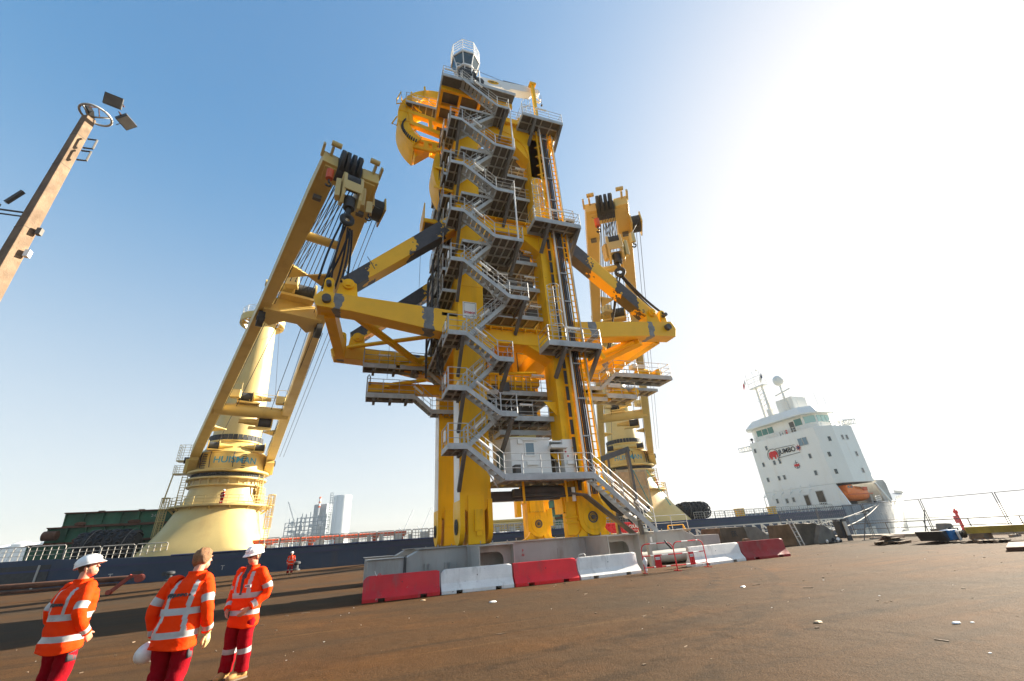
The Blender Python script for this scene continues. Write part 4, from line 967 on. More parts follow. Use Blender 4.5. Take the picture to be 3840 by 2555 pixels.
# deck edge railing: rounded white panels
mb = MB()
def rail_panel(x0, x1, y, z, h=1.15, nb=5):
    mb.path([(x0, y, z), (x0, y, z + h - .12), (x0 + .12, y, z + h), (x1 - .12, y, z + h), (x1, y, z + h - .12), (x1, y, z)], .05, 5)
    for k in range(1, 3): mb.tube((x0, y, z + h * k / 3), (x1, y, z + h * k / 3), .022, 4)
    for k in range(1, nb): x = x0 + (x1 - x0) * k / nb; mb.tube((x, y, z), (x, y, z + h * .93), .035, 4)
x = -11.3
while x < 40: rail_panel(x, x + 2.2, HW + .35, DK); x += 2.3
x = 55
while x < 88: rail_panel(x, x + 2.2, HW + .35, DK, nb=4); x += 2.3
x = -64
while x < -22.6: rail_panel(x, x + 3.0, HW + .35, 2.9 if x < -32 else 2.55, 1.3, 5); x += 3.1
S('deck_railing', mb, 'deck_rail')
mb = MB(); mb.rails([(-11, HW + 1.8, DK), (40, HW + 1.8, DK)], 1.1, 3, .03, 1.6); mb.rails([(62, HW + 3, DK), (95, HW + 3, DK)], 1.1, 3, .03, 1.1); mb.rails([(86, HW + .4, DK + .02), (92, HW + .4, DK + .02)], 1.5, 4, .04, .5); S('inner_railing', mb, 'ship_white')
mb = MB()
for k in range(26): x = -10.5 + 1.9 * k + rnd.uniform(-.4, .4); mb.box(x, x + rnd.uniform(.4, 1.3), HW + 2.6, HW + 3.4, DK, DK + rnd.uniform(.3, 1.0))
S('deck_gear', mb, 'ship_pale')
# deckhouse
HX = 97.0; ZB = 20.2
mb = MB(); plan = [(HX, 84.4), (HX, 66.4), (100.1, 64.3), (106.6, 64.3), (106.6, 86.5), (100.1, 86.5)]
# lower part set back on the near side for the lifeboat
mb.prism([(HX, 84.4), (HX, 66.5), (97.6, 66.5), (97.6, 69.6), (106.6, 69.6), (106.6, 86.5), (100.1, 86.5)], 'xy', 2.5, 7.75)
mb.prism(plan, 'xy', 7.75, ZB)
mb.prism([(7.55, 0), (7.55, 0), (2.5, 0)], 'xy', 0, .001) if 0 else None
hs = bevel(S('deckhouse', mb, 'ship_white'), .12, 3)
mb = MB(); mb.prism([(66.5, 7.9), (64.6, 2.6), (66.5, 2.6)], 'yz', HX, HX + .4)
mb.build('side_fin', 'ship_white', hs)
mb = MB(); mb.box(97.65, 106.5, 69.5, 69.59, 2.6, 7.7); mb.box(97.6, 106.5, 64.9, 69.5, 7.6, 7.74); mb.build('boat_recess', 'dark_steel', hs)
def win(y, z, wd, ht, mat='glass_dark', x=HX):
    mb = MB(); mb.mi = 1; mb.box(x - .09, x - .02, y - wd / 2 - .08, y + wd / 2 + .08, z - ht / 2 - .08, z + ht / 2 + .08); mb.mi = 0; mb.box(x - .12, x - .085, y - wd / 2, y + wd / 2, z - ht / 2, z + ht / 2)
    return mb.build('window', [mat, 'ship_pale'], hs)
for y, z in ((83.4, 18.1), (79.9, 18.1), (69.5, 14.2), (79.0, 14.35), (77.4, 14.35), (82.2, 14.4), (69.6, 10.5), (79.1, 10.65), (77.6, 10.65), (82.3, 10.7), (81.6, 5.6), (79.0, 5.4), (77.2, 5.5)): win(y, z, .52, .95)
win(70.55, 17.6, .95, 1.6, 'glass_blue'); win(69.35, 17.6, .95, 1.6, 'glass_blue')
for y, z, wd, ht in ((73.8, 5.0, 1.0, 2.2), (70.4, 5.2, 1.6, 2.9)):
    mb = MB(); mb.mi = 1; mb.box(HX - .1, HX - .02, y - wd / 2 - .14, y + wd / 2 + .14, z - ht / 2, z + ht / 2 + .16); mb.mi = 0; mb.box(HX - .13, HX - .095, y - wd / 2, y + wd / 2, z - ht / 2, z + ht / 2)
    mb.build('door', ['concrete_dark', 'ship_pale'], hs)
def sidewin(x, z, y=63.6):
    mb = MB(); mb.mi = 1; mb.box(x - .35, x + .35, y - .08, y - .02, z - .55, z + .55); mb.mi = 0; mb.box(x - .25, x + .25, y - .11, y - .075, z - .45, z + .45); mb.build('window', ['glass_dark', 'ship_pale'], hs)
for x, z in ((102.1, 17.4), (103.6, 17.4), (104.5, 13.7), (104.3, 10.1)): sidewin(x, z, 64.3)
for t, z in ((.62, 17.2), (.3, 13.9), (.3, 10.2)):
    c = V((HX + 3.1 * t, 66.4 - 2.1 * t, z)); d = V((3.1, -2.1, 0)).normalized(); nn = V((-2.1, -3.1, 0)).normalized()
    mb = MB(); mb.bar(c - d * .28 + nn * .05, c + d * .28 + nn * .05, .06, 1.0); mb.build('window', 'glass_dark', hs)
# brackets and awning frame along the foot of the house
mb = MB()
for k in range(6):
    y = 84 - 2.4 * k; mb.tube((HX - 1.3, y, 2.6), (HX - 1.3, y, 6.7), .1, 6); mb.bar((HX - 1.3, y, 6.7), (HX - .05, y, 7.3), .1, .14); mb.bar((HX - 1.3, y, 6.6), (HX - .05, y, 8.3), .08, .1)
mb.bar((HX - 1.3, 84.2, 6.7), (HX - 1.3, 71.8, 6.7), .12, .14)
mb.build('awning_frame', 'ship_white', hs)
mb = MB(); mb.rails([(HX - 1.5, 85, 2.6), (HX - 1.5, 66.5, 2.6)], 1.2, 3, .035, .7); mb.build('handrail', 'ship_white', hs)
# bridge
mb = MB(); bp = [(HX + .7, 82.6), (HX + .7, 68.7), (99.2, 66.4), (103.6, 66.4), (103.6, 84.6), (99.2, 84.6)]
mb.prism(bp, 'xy', ZB, 23.7); br = S('bridge', mb, 'ship_white')
mb = MB(); ro = [(HX - .6, 83.8), (HX - .6, 68.1), (99.0, 65.5), (104.4, 65.5), (104.4, 85.8), (99.0, 85.8)]; ri = [(HX + .5, 82.0), (HX + .5, 68.8), (99.5, 66.8), (103.8, 66.8), (103.8, 84.4), (99.5, 84.4)]
mb.loft([[V((x, y, 23.5)) for x, y in ro], [V((x, y, 23.75)) for x, y in ro], [V((x, y, 25.5)) for x, y in ri]]); mb.build('roof', 'ship_white', br)
def bw(a, b, z0, z1, n, mat):
    a, b = V(a), V(b); d = (b - a) / n; nn = V((d.y, -d.x, 0)).normalized()
    if nn.x > .2: nn = -nn
    for i in range(n):
        p, q = a + d * (i + .07), a + d * (i + .93); m_ = MB(); m_.bar(p + V((0, 0, (z0 + z1) / 2)) + nn * .05, q + V((0, 0, (z0 + z1) / 2)) + nn * .05, .06, z1 - z0); m_.build('window', mat, br)
bw((HX + .7, 82.0, 0), (HX + .7, 76.8, 0), 21.4, 22.9, 3, 'glass_green'); bw((HX + .7, 71.0, 0), (HX + .7, 68.9, 0), 21.4, 23.0, 1, 'glass_green')
bw((HX + .75, 68.6, 0), (99.15, 66.45, 0), 21.5, 23.1, 1, 'glass_pale'); bw((99.3, 66.4, 0), (103.4, 66.4, 0), 21.5, 23.1, 3, 'glass_pale')
mb = MB(); mb.box(HX + .62, HX + .69, 71.1, 72.3, 20.3, 22.7); mb.build('door', 'grating', br)
mb = MB(); mb.rails([(100.1, 64.4, ZB), (HX + .1, 66.5, ZB), (HX + .1, 84.2, ZB)], 1.05, 2, .045, 1.6); mb.rails([(100.1, 64.4, ZB), (106.4, 64.4, ZB)], 1.05, 2, .045, 1.6); mb.build('handrail', 'ship_white', br)
mb = MB()
for y in (75.3, 74.6, 73.9): mb.box(HX + .3, HX + .6, y, y + .35, ZB, ZB + .9)
mb.build('deck_locker', 'ship_white', br)
mb = MB(); mb.box(HX + .3, HX + .55, 73.2, 73.5, ZB, ZB + 1.0); mb.build('fire_post', 'red', br)
mb = MB(); mb.sphere((HX + .2, 83.6, ZB + .9), .35, 10, 6); mb.tube((HX + .2, 83.6, ZB), (HX + .2, 83.6, ZB + .7), .12, 8); mb.build('searchlight', 'charcoal', br, smooth=True)
for (ax, ay), (bx, by) in (((HX + .6, 84.4), (HX + .6, 89.0)), ((104.2, 64.6), (108.6, 64.2))):
    mb = MB(); A_, B_ = V((ax, ay, 18.6 if ay > 80 else 20.3)), V((bx, by, 18.8 if ay > 80 else 20.7)); o_ = V((1.0, 0, 0)) if ay > 80 else V((0, 1.0, 0))
    for off_ in (V((0, 0, 0)), o_):
        mb.tube(A_ + off_, B_ + off_, .1, 6); mb.tube(A_ + off_ + Z * 1.1, B_ + off_ + Z * 1.0, .1, 6)
        for k in range(5): p_, q_ = A_.lerp(B_, k / 5) + off_, A_.lerp(B_, (k + 1) / 5) + off_; mb.bar(p_, q_ + Z * 1.05, .09); mb.bar(q_, q_ + Z * 1.05, .09)
    mb.build('wing_davit', 'ship_white', br)
# masts, funnel casing, radome
mb = MB()
mb.tube((HX + 2, 78.8, 25.4), (HX + 2, 78.8, 34), .36, 8, .28); mb.tube((HX + 2, 76.9, 25.4), (HX + 2, 76.9, 34), .42, 8, .3)
for k in range(7): mb.tube((HX + 2, 78.8, 26.4 + k), (HX + 2, 76.9, 27.4 + k), .09, 5)
mb.box(HX + 1.2, HX + 2.8, 75.9, 80.2, 33.9, 34.15); mb.rails([(HX + 1.2, 75.9, 34.1), (HX + 1.2, 80.2, 34.1), (HX + 2.8, 80.2, 34.1), (HX + 2.8, 75.9, 34.1)], 2.6, 2, .06, 2, closed=True)
for z in (27.3, 29, 30.4, 32): mb.tube((HX + 2, 76.2, z), (HX + 2, 79.8, z), .06, 6); mb.tube((HX + 2, 76.2, z), (HX + 2, 76.2, z + .5), .06, 6)
for y in (80.2, 78, 76): mb.tube((HX + 1.3, y, 36.6), (HX + 1.3, y, 38.3), .05, 5)
mb.sphere((HX + 1.3, 76.4, 38.2), .28, 8, 6); mb.box(HX + 1.6, HX + 2.4, 75.2, 80.5, 25.4, 25.9); mb.box(HX + 1.4, HX + 2.8, 76.3, 77.5, 24.8, 27.5)
S('mast', mb, 'ship_white')
mb = MB(); mb.prism([(HX + 2.2, 75), (HX + 2.2, 70.4), (104, 70.4), (104, 75)], 'xy', 25.3, 29.0); bevel(S('funnel_casing', mb, 'ship_white'), .1)
mb = MB(); mb.sphere((HX + 2, 72.0, 33.6), 1.25, 16, 10, (1, 1, 1.1)); mb.tube((HX + 2, 72, 25.5), (HX + 2, 72, 32.4), .35, 10, .2); mb.bar((HX + 2, 69.9, 30.8), (HX + 2, 74.2, 30.2), .2, .3); mb.tube((HX + 1.7, 72, 25.5), (HX + 1.7, 72, 29), .08, 6)
for k in range(9): mb.box(HX + 1.6, HX + 1.75, 71.6, 72.4, 25.9 + .4 * k, 25.96 + .4 * k)
S('radar_mast', mb, 'ship_white', auto=40)
mb = MB()
for x, y, h in ((HX + 1, 68.6, 2.5), (101, 66, 3), (103, 65.5, 2.2), (HX + 2, 75.6, 2.2), (HX + 2, 70.5, 2)): mb.tube((x, y, 25.4), (x, y, 25.4 + h), .04, 5)
S('antenna', mb, 'ship_white')
for y, cols in ((80.9, ('white', 'red')), (75.4, ('navy', 'ship_white'))):
    mb = MB(); mb.mi = 0; mb.loft([[V((HX + 1.3, y + .1 * k + .06 * math.sin(k), 37 - .12 * k)) , V((HX + 1.3 + .1 * math.sin(k * 1.5), y + .1 * k, 35.9 - .12 * k)), V((HX + 1.34 + .1 * math.sin(k * 1.5), y + .1 * k, 35.9 - .12 * k)), V((HX + 1.34, y + .1 * k, 37 - .12 * k))] for k in range(12)])
    for i in range(len(mb.m)): mb.m[i] = 1 if i > 20 else 0
    S('flag', mb, list(cols))
# bow breakwater
mb = MB(); mb.prism([(65.2, 3.4), (65.2, 7.2)] + [(68.0 + 2.8 * math.cos(t), 7.2 + 2.4 * math.sin(t)) for t in [PI - PI / 2 * i / 8 for i in range(9)]] + [(76, 9.5), (76, 3.4)], 'yz', 108.6, 111.5); bevel(S('breakwater', mb, 'base_grey'), .1)
mb = MB(); mb.bar((105.6, 63.8, 7.4), (107.2, 63.2, 3.5), .4, .3); mb.rails([(104, 63.9, 3.45), (108, 65.3, 3.7)], 1.2, 3, .05, .9); S('davit', mb, 'ship_white')
mb = MB()
for k in range(7): x = 105 + .55 * k; mb.box(x, x + .4, 65.5 + .3 * k, 66.5 + .3 * k, 3.4, 4.3 + .4 * (k % 3))
S('windlass', mb, 'base_grey')
# emblem and name on the aft face (letters read from -X: local x runs along -Y)
fx = HX - .05
def onhouse(y, z): return frame((fx - .06, y, z), (0, -1, -.005), (0, 0, 1))
em = MB(); em.box(fx - .06, fx - .045, 71.9, 76.6, 16.25, 17.35)
text('JUMBO', 1.55, 'charcoal', sh, onhouse(74.6, 16.45), bold=.035, sx=.95)
def house_poly(pts, mat, name, y, z, s=1, off=0):
    m_ = MB(); m_.loft([[V((fx - .05 - off, y - u * s, z + v * s)) for u, v in pts], [V((fx - .07 - off, y - u * s, z + v * s)) for u, v in pts]]); return S(name, m_, mat)
ele = [(-1.25, -.95), (-1.2, .1), (-1.0, .65), (-.4, .95), (.3, .9), (.75, 1.0), (1.15, .7), (1.3, .2), (1.28, -.4), (1.1, -.75), (.9, -.7), (1.02, -.3), (.95, 0), (.7, -.15), (.62, -.95), (.2, -.95), (.1, -.4), (-.35, -.4), (-.45, -.95), (-.85, -.95), (-.95, -.2)]
house_poly(ele, 'red', 'elephant_emblem', 78.6, 16.1, 1.0)
star = [((.78 if i % 2 == 0 else .36) * math.cos(PI * i / 8), (.78 if i % 2 == 0 else .36) * math.sin(PI * i / 8)) for i in range(16)]
house_poly(star, 'red', 'star_emblem', 71.5, 16.5, 1.0); house_poly([(x * .72, y * .72) for x, y in star], 'navy', 'star_emblem', 71.5, 16.5, 1.0, .02)
ol = MB(); ol.path([(fx - .06, 78.6 + 1.6 * math.cos(t), 16.05 + 1.55 * math.sin(t)) for t in [PI * .28 + PI * 1.44 * 0 + (PI * .5) * 0 + a for a in [PI * .25 * 0 + PI * 1.5 * i / 16 - PI * .45 for i in range(17)]]], .06, 5); ol.tube((fx - .06, 77.6, 17.45), (fx - .06, 72.2, 17.35), .05, 5); ol.tube((fx - .06, 77.6, 15.2), (fx - .06, 71.4, 15.45), .05, 5); S('emblem_outline', ol, 'charcoal')
anc = MB(); anc.lathe((0, 0, 0), [(.62, 0), (.75, 0)], 20, 'x', PI * 1.05, PI * 1.95, cap=False); anc.v = [(fx - .06, 73.4 + y, 12.8 + z) for x, y, z in anc.v]
anc.box(fx - .07, fx - .05, 73.34, 73.46, 12.1, 13.9); anc.box(fx - .07, fx - .05, 72.95, 73.85, 13.3, 13.4); S('anchor_crest', anc, 'navy')
house_poly([(-.7, -.25), (-.75, .3), (-.35, .15), (0, .4), (.35, .15), (.75, .3), (.7, -.25), (0, -.45)], 'red', 'crest_crown', 73.4, 12.85, .9, .01)
# lifeboat in its davit
lb = thing('lifeboat', 'enclosed orange lifeboat hanging in the recess under the white deckhouse', 'lifeboat', (102, 66.4, 3.6))
LBX, LBY = 3.6, 1.7
def LBM(m): m.v = [(x + LBX, y + LBY, z + .15) for x, y, z in m.v]; return m
mb = MB()
def lsec(x, w_, zb, zt): return [V((x, 64.7 + w_ * math.cos(t), (zb + zt) / 2 + (zt - zb) / 2 * math.sin(t))) for t in [2 * PI * i / 16 for i in range(16)]]
mb.loft([lsec(94.6, .5, 5.0, 5.9), lsec(95.2, 1.0, 4.2, 6.7), lsec(96, 1.2, 3.9, 7.1), lsec(99.5, 1.25, 3.8, 6.9), lsec(101.2, 1.1, 4.0, 6.7), lsec(102, .6, 4.7, 6.0), lsec(102.2, .2, 5.2, 5.6)])
LBM(mb).build('hull', 'orange_boat', lb, smooth=True)
mb = MB(); mb.prism([(94.8, 5.6), (95.0, 7.15), (96.7, 7.25), (97.6, 6.6), (97.8, 5.6)], 'xz', 63.6, 65.6); bevel(LBM(mb).build('wheelhouse', 'orange_boat', lb), .12)
mb = MB(); mb.box(94.5, 102.2, 63.38, 63.5, 5.15, 5.3); LBM(mb).build('rubbing_strake', 'orange_paint', lb)
for x in (95.3, 96.2): 
    mb = MB(); mb.box(x, x + .6, 63.56, 63.59, 6.5, 6.95); LBM(mb).build('window', 'glass_dark', lb)
mb = MB(); mb.box(99.6, 101.0, 63.4, 63.5, 5.9, 6.6); LBM(mb).build('hatch', 'orange_paint', lb)

# ------------------------------------------------------------------ ship cranes
def ship_crane(cx, cyy, tip, label, aux):
    c = thing('ship_crane', label, 'ship crane', (cx, cyy, DK), 'cream coloured mast cranes on the ship')
    K = lambda name, mb, mat, parent=None, **k: mb.build(name, mat, parent or c, **k)
    n = 40
    def rr(r, z, sq, yo=0):
        out = []
        for i in range(n):
            t = 2 * PI * i / n; ct, s_ = math.cos(t), math.sin(t); k = (abs(ct) ** sq + abs(s_) ** sq) ** (-1 / sq); out.append(V((cx + r * k * ct, cyy + yo + r * k * s_, z)))
        return out
    mb = MB()
    hw = cyy - HW - .35
    def base(z, ax, ay, sq):
        return [V((cx + ax * (abs(math.cos(t)) ** (2 / sq)) * (1 if math.cos(t) > 0 else -1), cyy + ay * (abs(math.sin(t)) ** (2 / sq)) * (1 if math.sin(t) > 0 else -1), z)) for t in [2 * PI * i / n for i in range(n)]]
    mb.loft([base(2.4, 6.4, cyy - HW + .02, 6), base(3.4, 5.9, cyy - HW - .5, 5), base(5.5, 5.3, 6.8, 3.4), base(7.9, 4.8, 5.4, 2.4), base(9.6, 4.35, 4.5, 2), base(11.0, 4.2, 4.2, 2)], cap=False)
    K('pedestal', mb, 'cream_pale', auto=50)
    mb = MB()
    mb.lathe((cx, cyy, 0), [(4.2, 10.6), (4.7, 10.7), (4.7, 10.85), (4.25, 10.9), (4.25, 11.5), (4.9, 11.6), (4.9, 11.8), (4.2, 11.85)], 48)
    for i in range(24): t = 2 * PI * i / 24; mb.box(cx + 4.5 * math.cos(t) - .07, cx + 4.5 * math.cos(t) + .07, cyy + 4.5 * math.sin(t) - .07, cyy + 4.5 * math.sin(t) + .07, 10.85, 11.6)
    K('flange', mb, 'cream_pale', auto=40)
    mb = MB(); mb.lathe((cx, cyy, 0), [(4.0, 11.85), (4.4, 11.9), (4.4, 12.35), (4.0, 12.4)], 64)
    for i in range(90): t = 2 * PI * i / 90; mb.tube((cx + 4.42 * math.cos(t), cyy + 4.42 * math.sin(t), 11.9), (cx + 4.42 * math.cos(t), cyy + 4.42 * math.sin(t), 12.35), .06, 4)
    K('slew_ring', mb, 'charcoal', auto=40)
    mb = MB(); mb.lathe((cx, cyy, 0), [(4.9, 12.45), (5.0, 12.5), (5.0, 12.75), (4.35, 12.9), (4.3, 15.0), (4.35, 15.05), (4.35, 15.2), (3.6, 15.9), (3.3, 16.8)], 56, cap=True); K('slew_platform', mb, 'cream', auto=35)
    mb = MB(); mb.lathe((cx, cyy, 0), [(3.3, 16.75), (3.45, 16.8), (3.45, 17.0), (3.3, 17.05)], 40); K('collar', mb, 'cream', auto=35)
    mb = MB()
    for i in range(36):
        t = 2 * PI * i / 36; u = V((math.cos(t), math.sin(t), 0)); s_ = V((-u.y, u.x, 0)); ctr = V((cx, cyy, 17.4)) + u * 3.4; mb.bar(ctr - s_ * .26, ctr + s_ * .26, .1, .75)
    K('panel_ring', mb, 'charcoal')
    mb = MB(); mb.lathe((cx, cyy, 0), [(3.15, 16), (3.05, 20), (2.0, 38.0), (2.15, 38.05), (2.15, 38.4), (1.7, 38.5), (1.7, 39.6), (.1, 39.7)], 48); K('mast', mb, 'cream_pale', auto=35)
    # mast head platform, a band of plate round the mast
    mb = MB(); mb.lathe((cx, cyy, 0), [(3.0, 37.0), (3.3, 37.0), (3.3, 38.2), (3.0, 38.2)], 40, 'z', PI * .55, PI * 2.35)
    for t in [PI * (.6 + .2 * k) for k in range(9)]: mb.bar((cx + 2 * math.cos(t), cyy + 2 * math.sin(t), 37.3), (cx + 3.1 * math.cos(t), cyy + 3.1 * math.sin(t), 37.3), .15, .25)
    mh = K('mast_head', mb, 'cream', auto=40)
    mb = MB(); mb.rails([(cx + 3.2 * math.cos(t), cyy + 3.2 * math.sin(t), 38.2) for t in [PI * (.55 + .15 * k) for k in range(12)]], 1.3, 4, .04, 1); mb.build('handrail', 'white', mh)
    tipv = V(tip); piv = V((cx, cyy, 14.5)); d = tipv - piv; L = d.length; f = d.normalized(); r = V((-d.y, d.x, 0)).normalized(); u = r.cross(f).normalized()
    if u.z < 0: u = -u
    hwid = lambda t: 4.75 + (1.25 - 4.75) * t
    P = lambda t, side, up_=0: piv + d * t + r * side * hwid(t) + u * up_
    mb = MB()
    for k in (-.5, .5): pp = V((cx, cyy, 39.2)) + r * k * 1.6; mb.tube(pp - r * .5 + f * .8, pp + r * .5 + f * .8, 1.0, 20)
    mb.build('sheave', 'charcoal', mh, auto=40)
    mb = MB(); q = V((cx, cyy, 38.5)); mb.bar(q - f * .5 - r * 1.5, q + f * 1.6 - r * 1.5 + Z * .7, .14, 1.1); mb.bar(q - f * .5 + r * 1.5, q + f * 1.6 + r * 1.5 + Z * .7, .14, 1.1); mb.build('sheave_cheek', 'cream', mh)
    # boom legs
    for s in (-1, 1):
        mb = MB(); mb.bar(P(-.005, s), P(.06, s), .7, 1.0, up=u, w2=1.1, h2=1.4); mb.bar(P(.06, s), P(.72, s), 1.1, 1.4, up=u, w2=.88, h2=1.2); mb.bar(P(.72, s), P(.95, s), .88, 1.2, up=u, w2=1.15, h2=1.3); mb.bar(P(.95, s), P(1.0, s), 1.15, 1.3, up=u, w2=1.1, h2=1.1)
        leg = bevel(K('boom_leg', mb, 'cream'), .04)
        mb = MB(); mb.tube(P(-.005, s) - r * .9, P(-.005, s) + r * .9, .45, 16); mb.build('pivot_pin', 'charcoal', leg, auto=40)
        mb = MB(); mb.path([P(.05 + .9 * k / 30, s, .8) + r * (-s) * .3 for k in range(31)], .035, 5); mb.path([P(.05 + .9 * k / 30, s, -.0) - r * s * .66 for k in range(31)], .03, 5); mb.build('cable', 'charcoal', leg)
        if s == 1 or s == -1:
            mb = MB()
            for k in range(26): a = P(.1 + .85 * k / 26, s, .76); mb.tube(a, a + u * .35, .03, 4)
            mb.tube(P(.1, s, 1.1), P(.95, s, 1.1), .03, 5); mb.tube(P(.1, s, .95), P(.95, s, .95), .02, 5); mb.build('lifeline', 'cream_pale', leg)
        for t in (.79, .2):
            mb = MB(); a = P(t, s) - r * s * .6; mb.add([a - f * .9 + u * .3, a + f * .7 + u * .3, a - r * s * 1.5 + u * .2, a - f * .9 + u * .1, a + f * .7 + u * .1, a - r * s * 1.5 + u * .1], [(0, 1, 2), (3, 5, 4), (0, 3, 4, 1), (1, 4, 5, 2), (2, 5, 3, 0)]); mb.build('leg_bracket', 'cream', leg)
        mb = MB(); pp = P(.055, s, -.4); mb.bar(V((cx, cyy, 13.2)) + r * s * 4.6, pp, 1.0, 1.6); mb.bar(V((cx, cyy, 12.8)) + r * s * 5.0 - f * .2, V((cx, cyy, 14.6)) + r * s * 5.0, .9, 1.3, up=f); K('boom_foot', mb, 'cream')
    # cross members
    mb = MB(); mb.tube(P(.32, -1, -.2) - r * .2, P(.32, 1, -.2) + r * .2, .72, 18); xb = K('cross_tube', mb, 'cream', auto=40)
    mb = MB(); mb.bar(P(.695, -1), P(.695, 1), 1.3, 1.5, up=u); x2 = bevel(K('cross_beam', mb, 'cream'), .05)
    for s in (-1, 1):   # haunches
        mb = MB(); a = P(.67, s) - r * s * .5; mb.bar(a, P(.695, s) - r * s * 1.7, 1.0, 1.45, up=u); mb.build('haunch', 'cream', x2)
        mb = MB(); a = P(.685, s, -.0) - u * 1.0; mb.tube(a - r * .25, a + r * .25, .75, 18); mb.tube(a - r * .32, a + r * .32, .2, 10); mb.build('sheave', 'charcoal', x2, auto=40)
    mb = MB(); mb.tube(P(.87, -1), P(.87, 1), .35, 12); K('cross_tube', mb, 'cream', auto=40)
    def winch(pos, ax, sc, flip, parent):
        ax = V(ax).normalized() * (1 if not flip else -1); pos = V(pos); m = MB()
        m.tube(pos - ax * .9 * sc, pos + ax * .5 * sc, .55 * sc, 18); w_ = m.build('winch_drum', 'charcoal', parent, auto=40)
        m = MB(); m.tube(pos + ax * .5 * sc, pos + ax * .62 * sc, .8 * sc, 18); m.tube(pos - ax * 1.0 * sc, pos - ax * .9 * sc, .8 * sc, 18); m.tube(pos + ax * .62 * sc, pos + ax * 1.9 * sc, .42 * sc, 14, .3 * sc); m.tube(pos + ax * 1.9 * sc, pos + ax * 2.5 * sc, .26 * sc, 12); m.bar(pos - ax * 1.0 * sc - Z * .7 * sc, pos + ax * 1.4 * sc - Z * .7 * sc, .9 * sc, .2 * sc); m.build('winch_frame', 'cream', parent, auto=40)
    winch(P(.335, -.25, 1.2), r, 1.0, False, xb); winch(P(.305, .35, -1.2), r, 1.0, True, xb); winch(P(.72, .1, 1.5), r, 1.15, True, x2)
    winch(V((cx, cyy, 15.3)) - r * -2.6 + f * 3.6, r, .85, True, c); winch(V((cx, cyy, 15.3)) - r * 2.6 + f * 3.6, r, .85, False, c)
    mb = MB()
    for t, s, h in ((.35, -.62, .9), (.34, .75, .9), (.74, -.35, 1.2)):
        a = P(t, s, h); mb.box(a.x - .5, a.x + .5, a.y - .4, a.y + .4, a.z - .3, a.z + .6); mb.path([a + V((-.5, 0, .6)), a + V((-.5, 0, 1.5)), a + V((.5, 0, 1.5)), a + V((.5, 0, .6))], .04, 5)
    K('control_box', mb, 'cream_pale')
    mb = MB(); mb.rails([P(.70, -.6, .8), P(.70, .8, .8)], 1.1, 3, .04, 1.2); mb.rails([P(.34, -.9, .6), P(.34, .9, .6)], 1.0, 3, .03, 1.2); K('handrail', mb, 'cream_pale')
    # boom head
    mb = MB(); mb.bar(P(.985, -1) - r * .3, P(.985, 1) + r * .3, 1.2, 1.3, up=u); hd_ = bevel(K('boom_head', mb, 'cream'), .04)
    for k in (-.3, .1, .52, .95): pass
    mb = MB()
    for k in (-.55, -.3, .0, .3): a = P(1.0, k) + u * .1; mb.tube(a - r * .1, a + r * .1, .8, 20)
    a = P(.99, -.1) - u * .1; mb.tube(a - r * .75, a + r * .75, .75, 20)
    mb.build('sheave', 'charcoal', hd_, auto=40)
    mb = MB()
    for k in (-1.25, -.9, -.35, .35, .95, 1.25):
        a = P(1.0, 0) + r * k * 1.5 + u * .4; mb.prism([(0, 0)] * 3, 'xz', 0, 0) if 0 else mb.bar(a - f * .3, a + f * .5 + u * .25, .14, .45, up=u)
    mb.tube(P(1.01, -1.25) + u * .6 + f * .2, P(1.01, -.75) + u * .6 + f * .2, .18, 10); mb.tube(P(1.01, .8) + u * .6 + f * .2, P(1.01, 1.3) + u * .6 + f * .2, .18, 10)
    mb.build('padeye', 'cream_pale', hd_, auto=40)
    for k in (-1.0, 1.0):
        mb = MB(); a = P(.95, k) - u * .85; mb.bar(a - r * .25, a + r * .25, .3, .3); mb.build('floodlight', 'grating', hd_)
    mb = MB(); a = P(.96, 1) + r * 1.0 - u * .5; mb.tube(a - r * .35, a + r * .35, .75, 18); mb.build('sheave', 'charcoal', hd_, auto=40)
    mb = MB(); mb.bar(a - r * .42 + f * .8, a - r * .42 - f * .9, .1, 1.3, up=u); mb.bar(a + r * .42 + f * .8, a + r * .42 - f * .9, .1, 1.3, up=u); mb.build('sheave_cheek', 'cream', hd_)
    # hook block hanging below the head
    hk = V(aux['block']); mb = MB()
    for s in (-1, 1):
        ctr = hk + r * s * .5
        pts = [ctr + f * a + Z * b for a, b in ((-.45, -1.0), (-.6, -.2), (-.5, .7), (-.2, 1.1), (.2, 1.1), (.5, .7), (.6, -.2), (.45, -1.0), (.15, -1.35), (-.15, -1.35))]
        mb.loft([[p - r * .09 for p in pts], [p + r * .09 for p in pts]])
    mb.bar(hk - r * .5 - Z * .25 - f * .55, hk + r * .5 - Z * .25 - f * .55, .1, .7); mb.bar(hk - r * .5 - Z * .25 + f * .55, hk + r * .5 - Z * .25 + f * .55, .1, .7)
    for s in (-1, 1): q = hk + r * s * .75 - Z * .5; mb.bar(q + Z * .9, q - Z * .5, .3, .5)
    hb = bevel(K('hook_block', mb, 'cream_pale'), .02)
    mb = MB(); mb.tube(hk - r * .42 + Z * .55, hk + r * .42 + Z * .55, .5, 18); mb.tube(hk - Z * .7, hk - Z * 1.5, .33, 12); mb.build('sheave', 'charcoal', hb, auto=40)
    mb = MB(); h0 = hk - Z * 1.5
    mb.path([h0, h0 - Z * .5] + [h0 - Z * .85 + r * .3 * math.sin(t) * 1 + Z * (.3 * math.cos(t)) for t in [PI * 1.35 * i / 10 for i in range(11)]], .15, 8); mb.path([h0 - Z * .5] + [h0 - Z * .85 - r * .3 * math.sin(t) + Z * (.3 * math.cos(t)) for t in [PI * 1.35 * i / 10 for i in range(11)]], .15, 8); mb.build('hook', 'charcoal', hb, smooth=True)
    mb = MB()
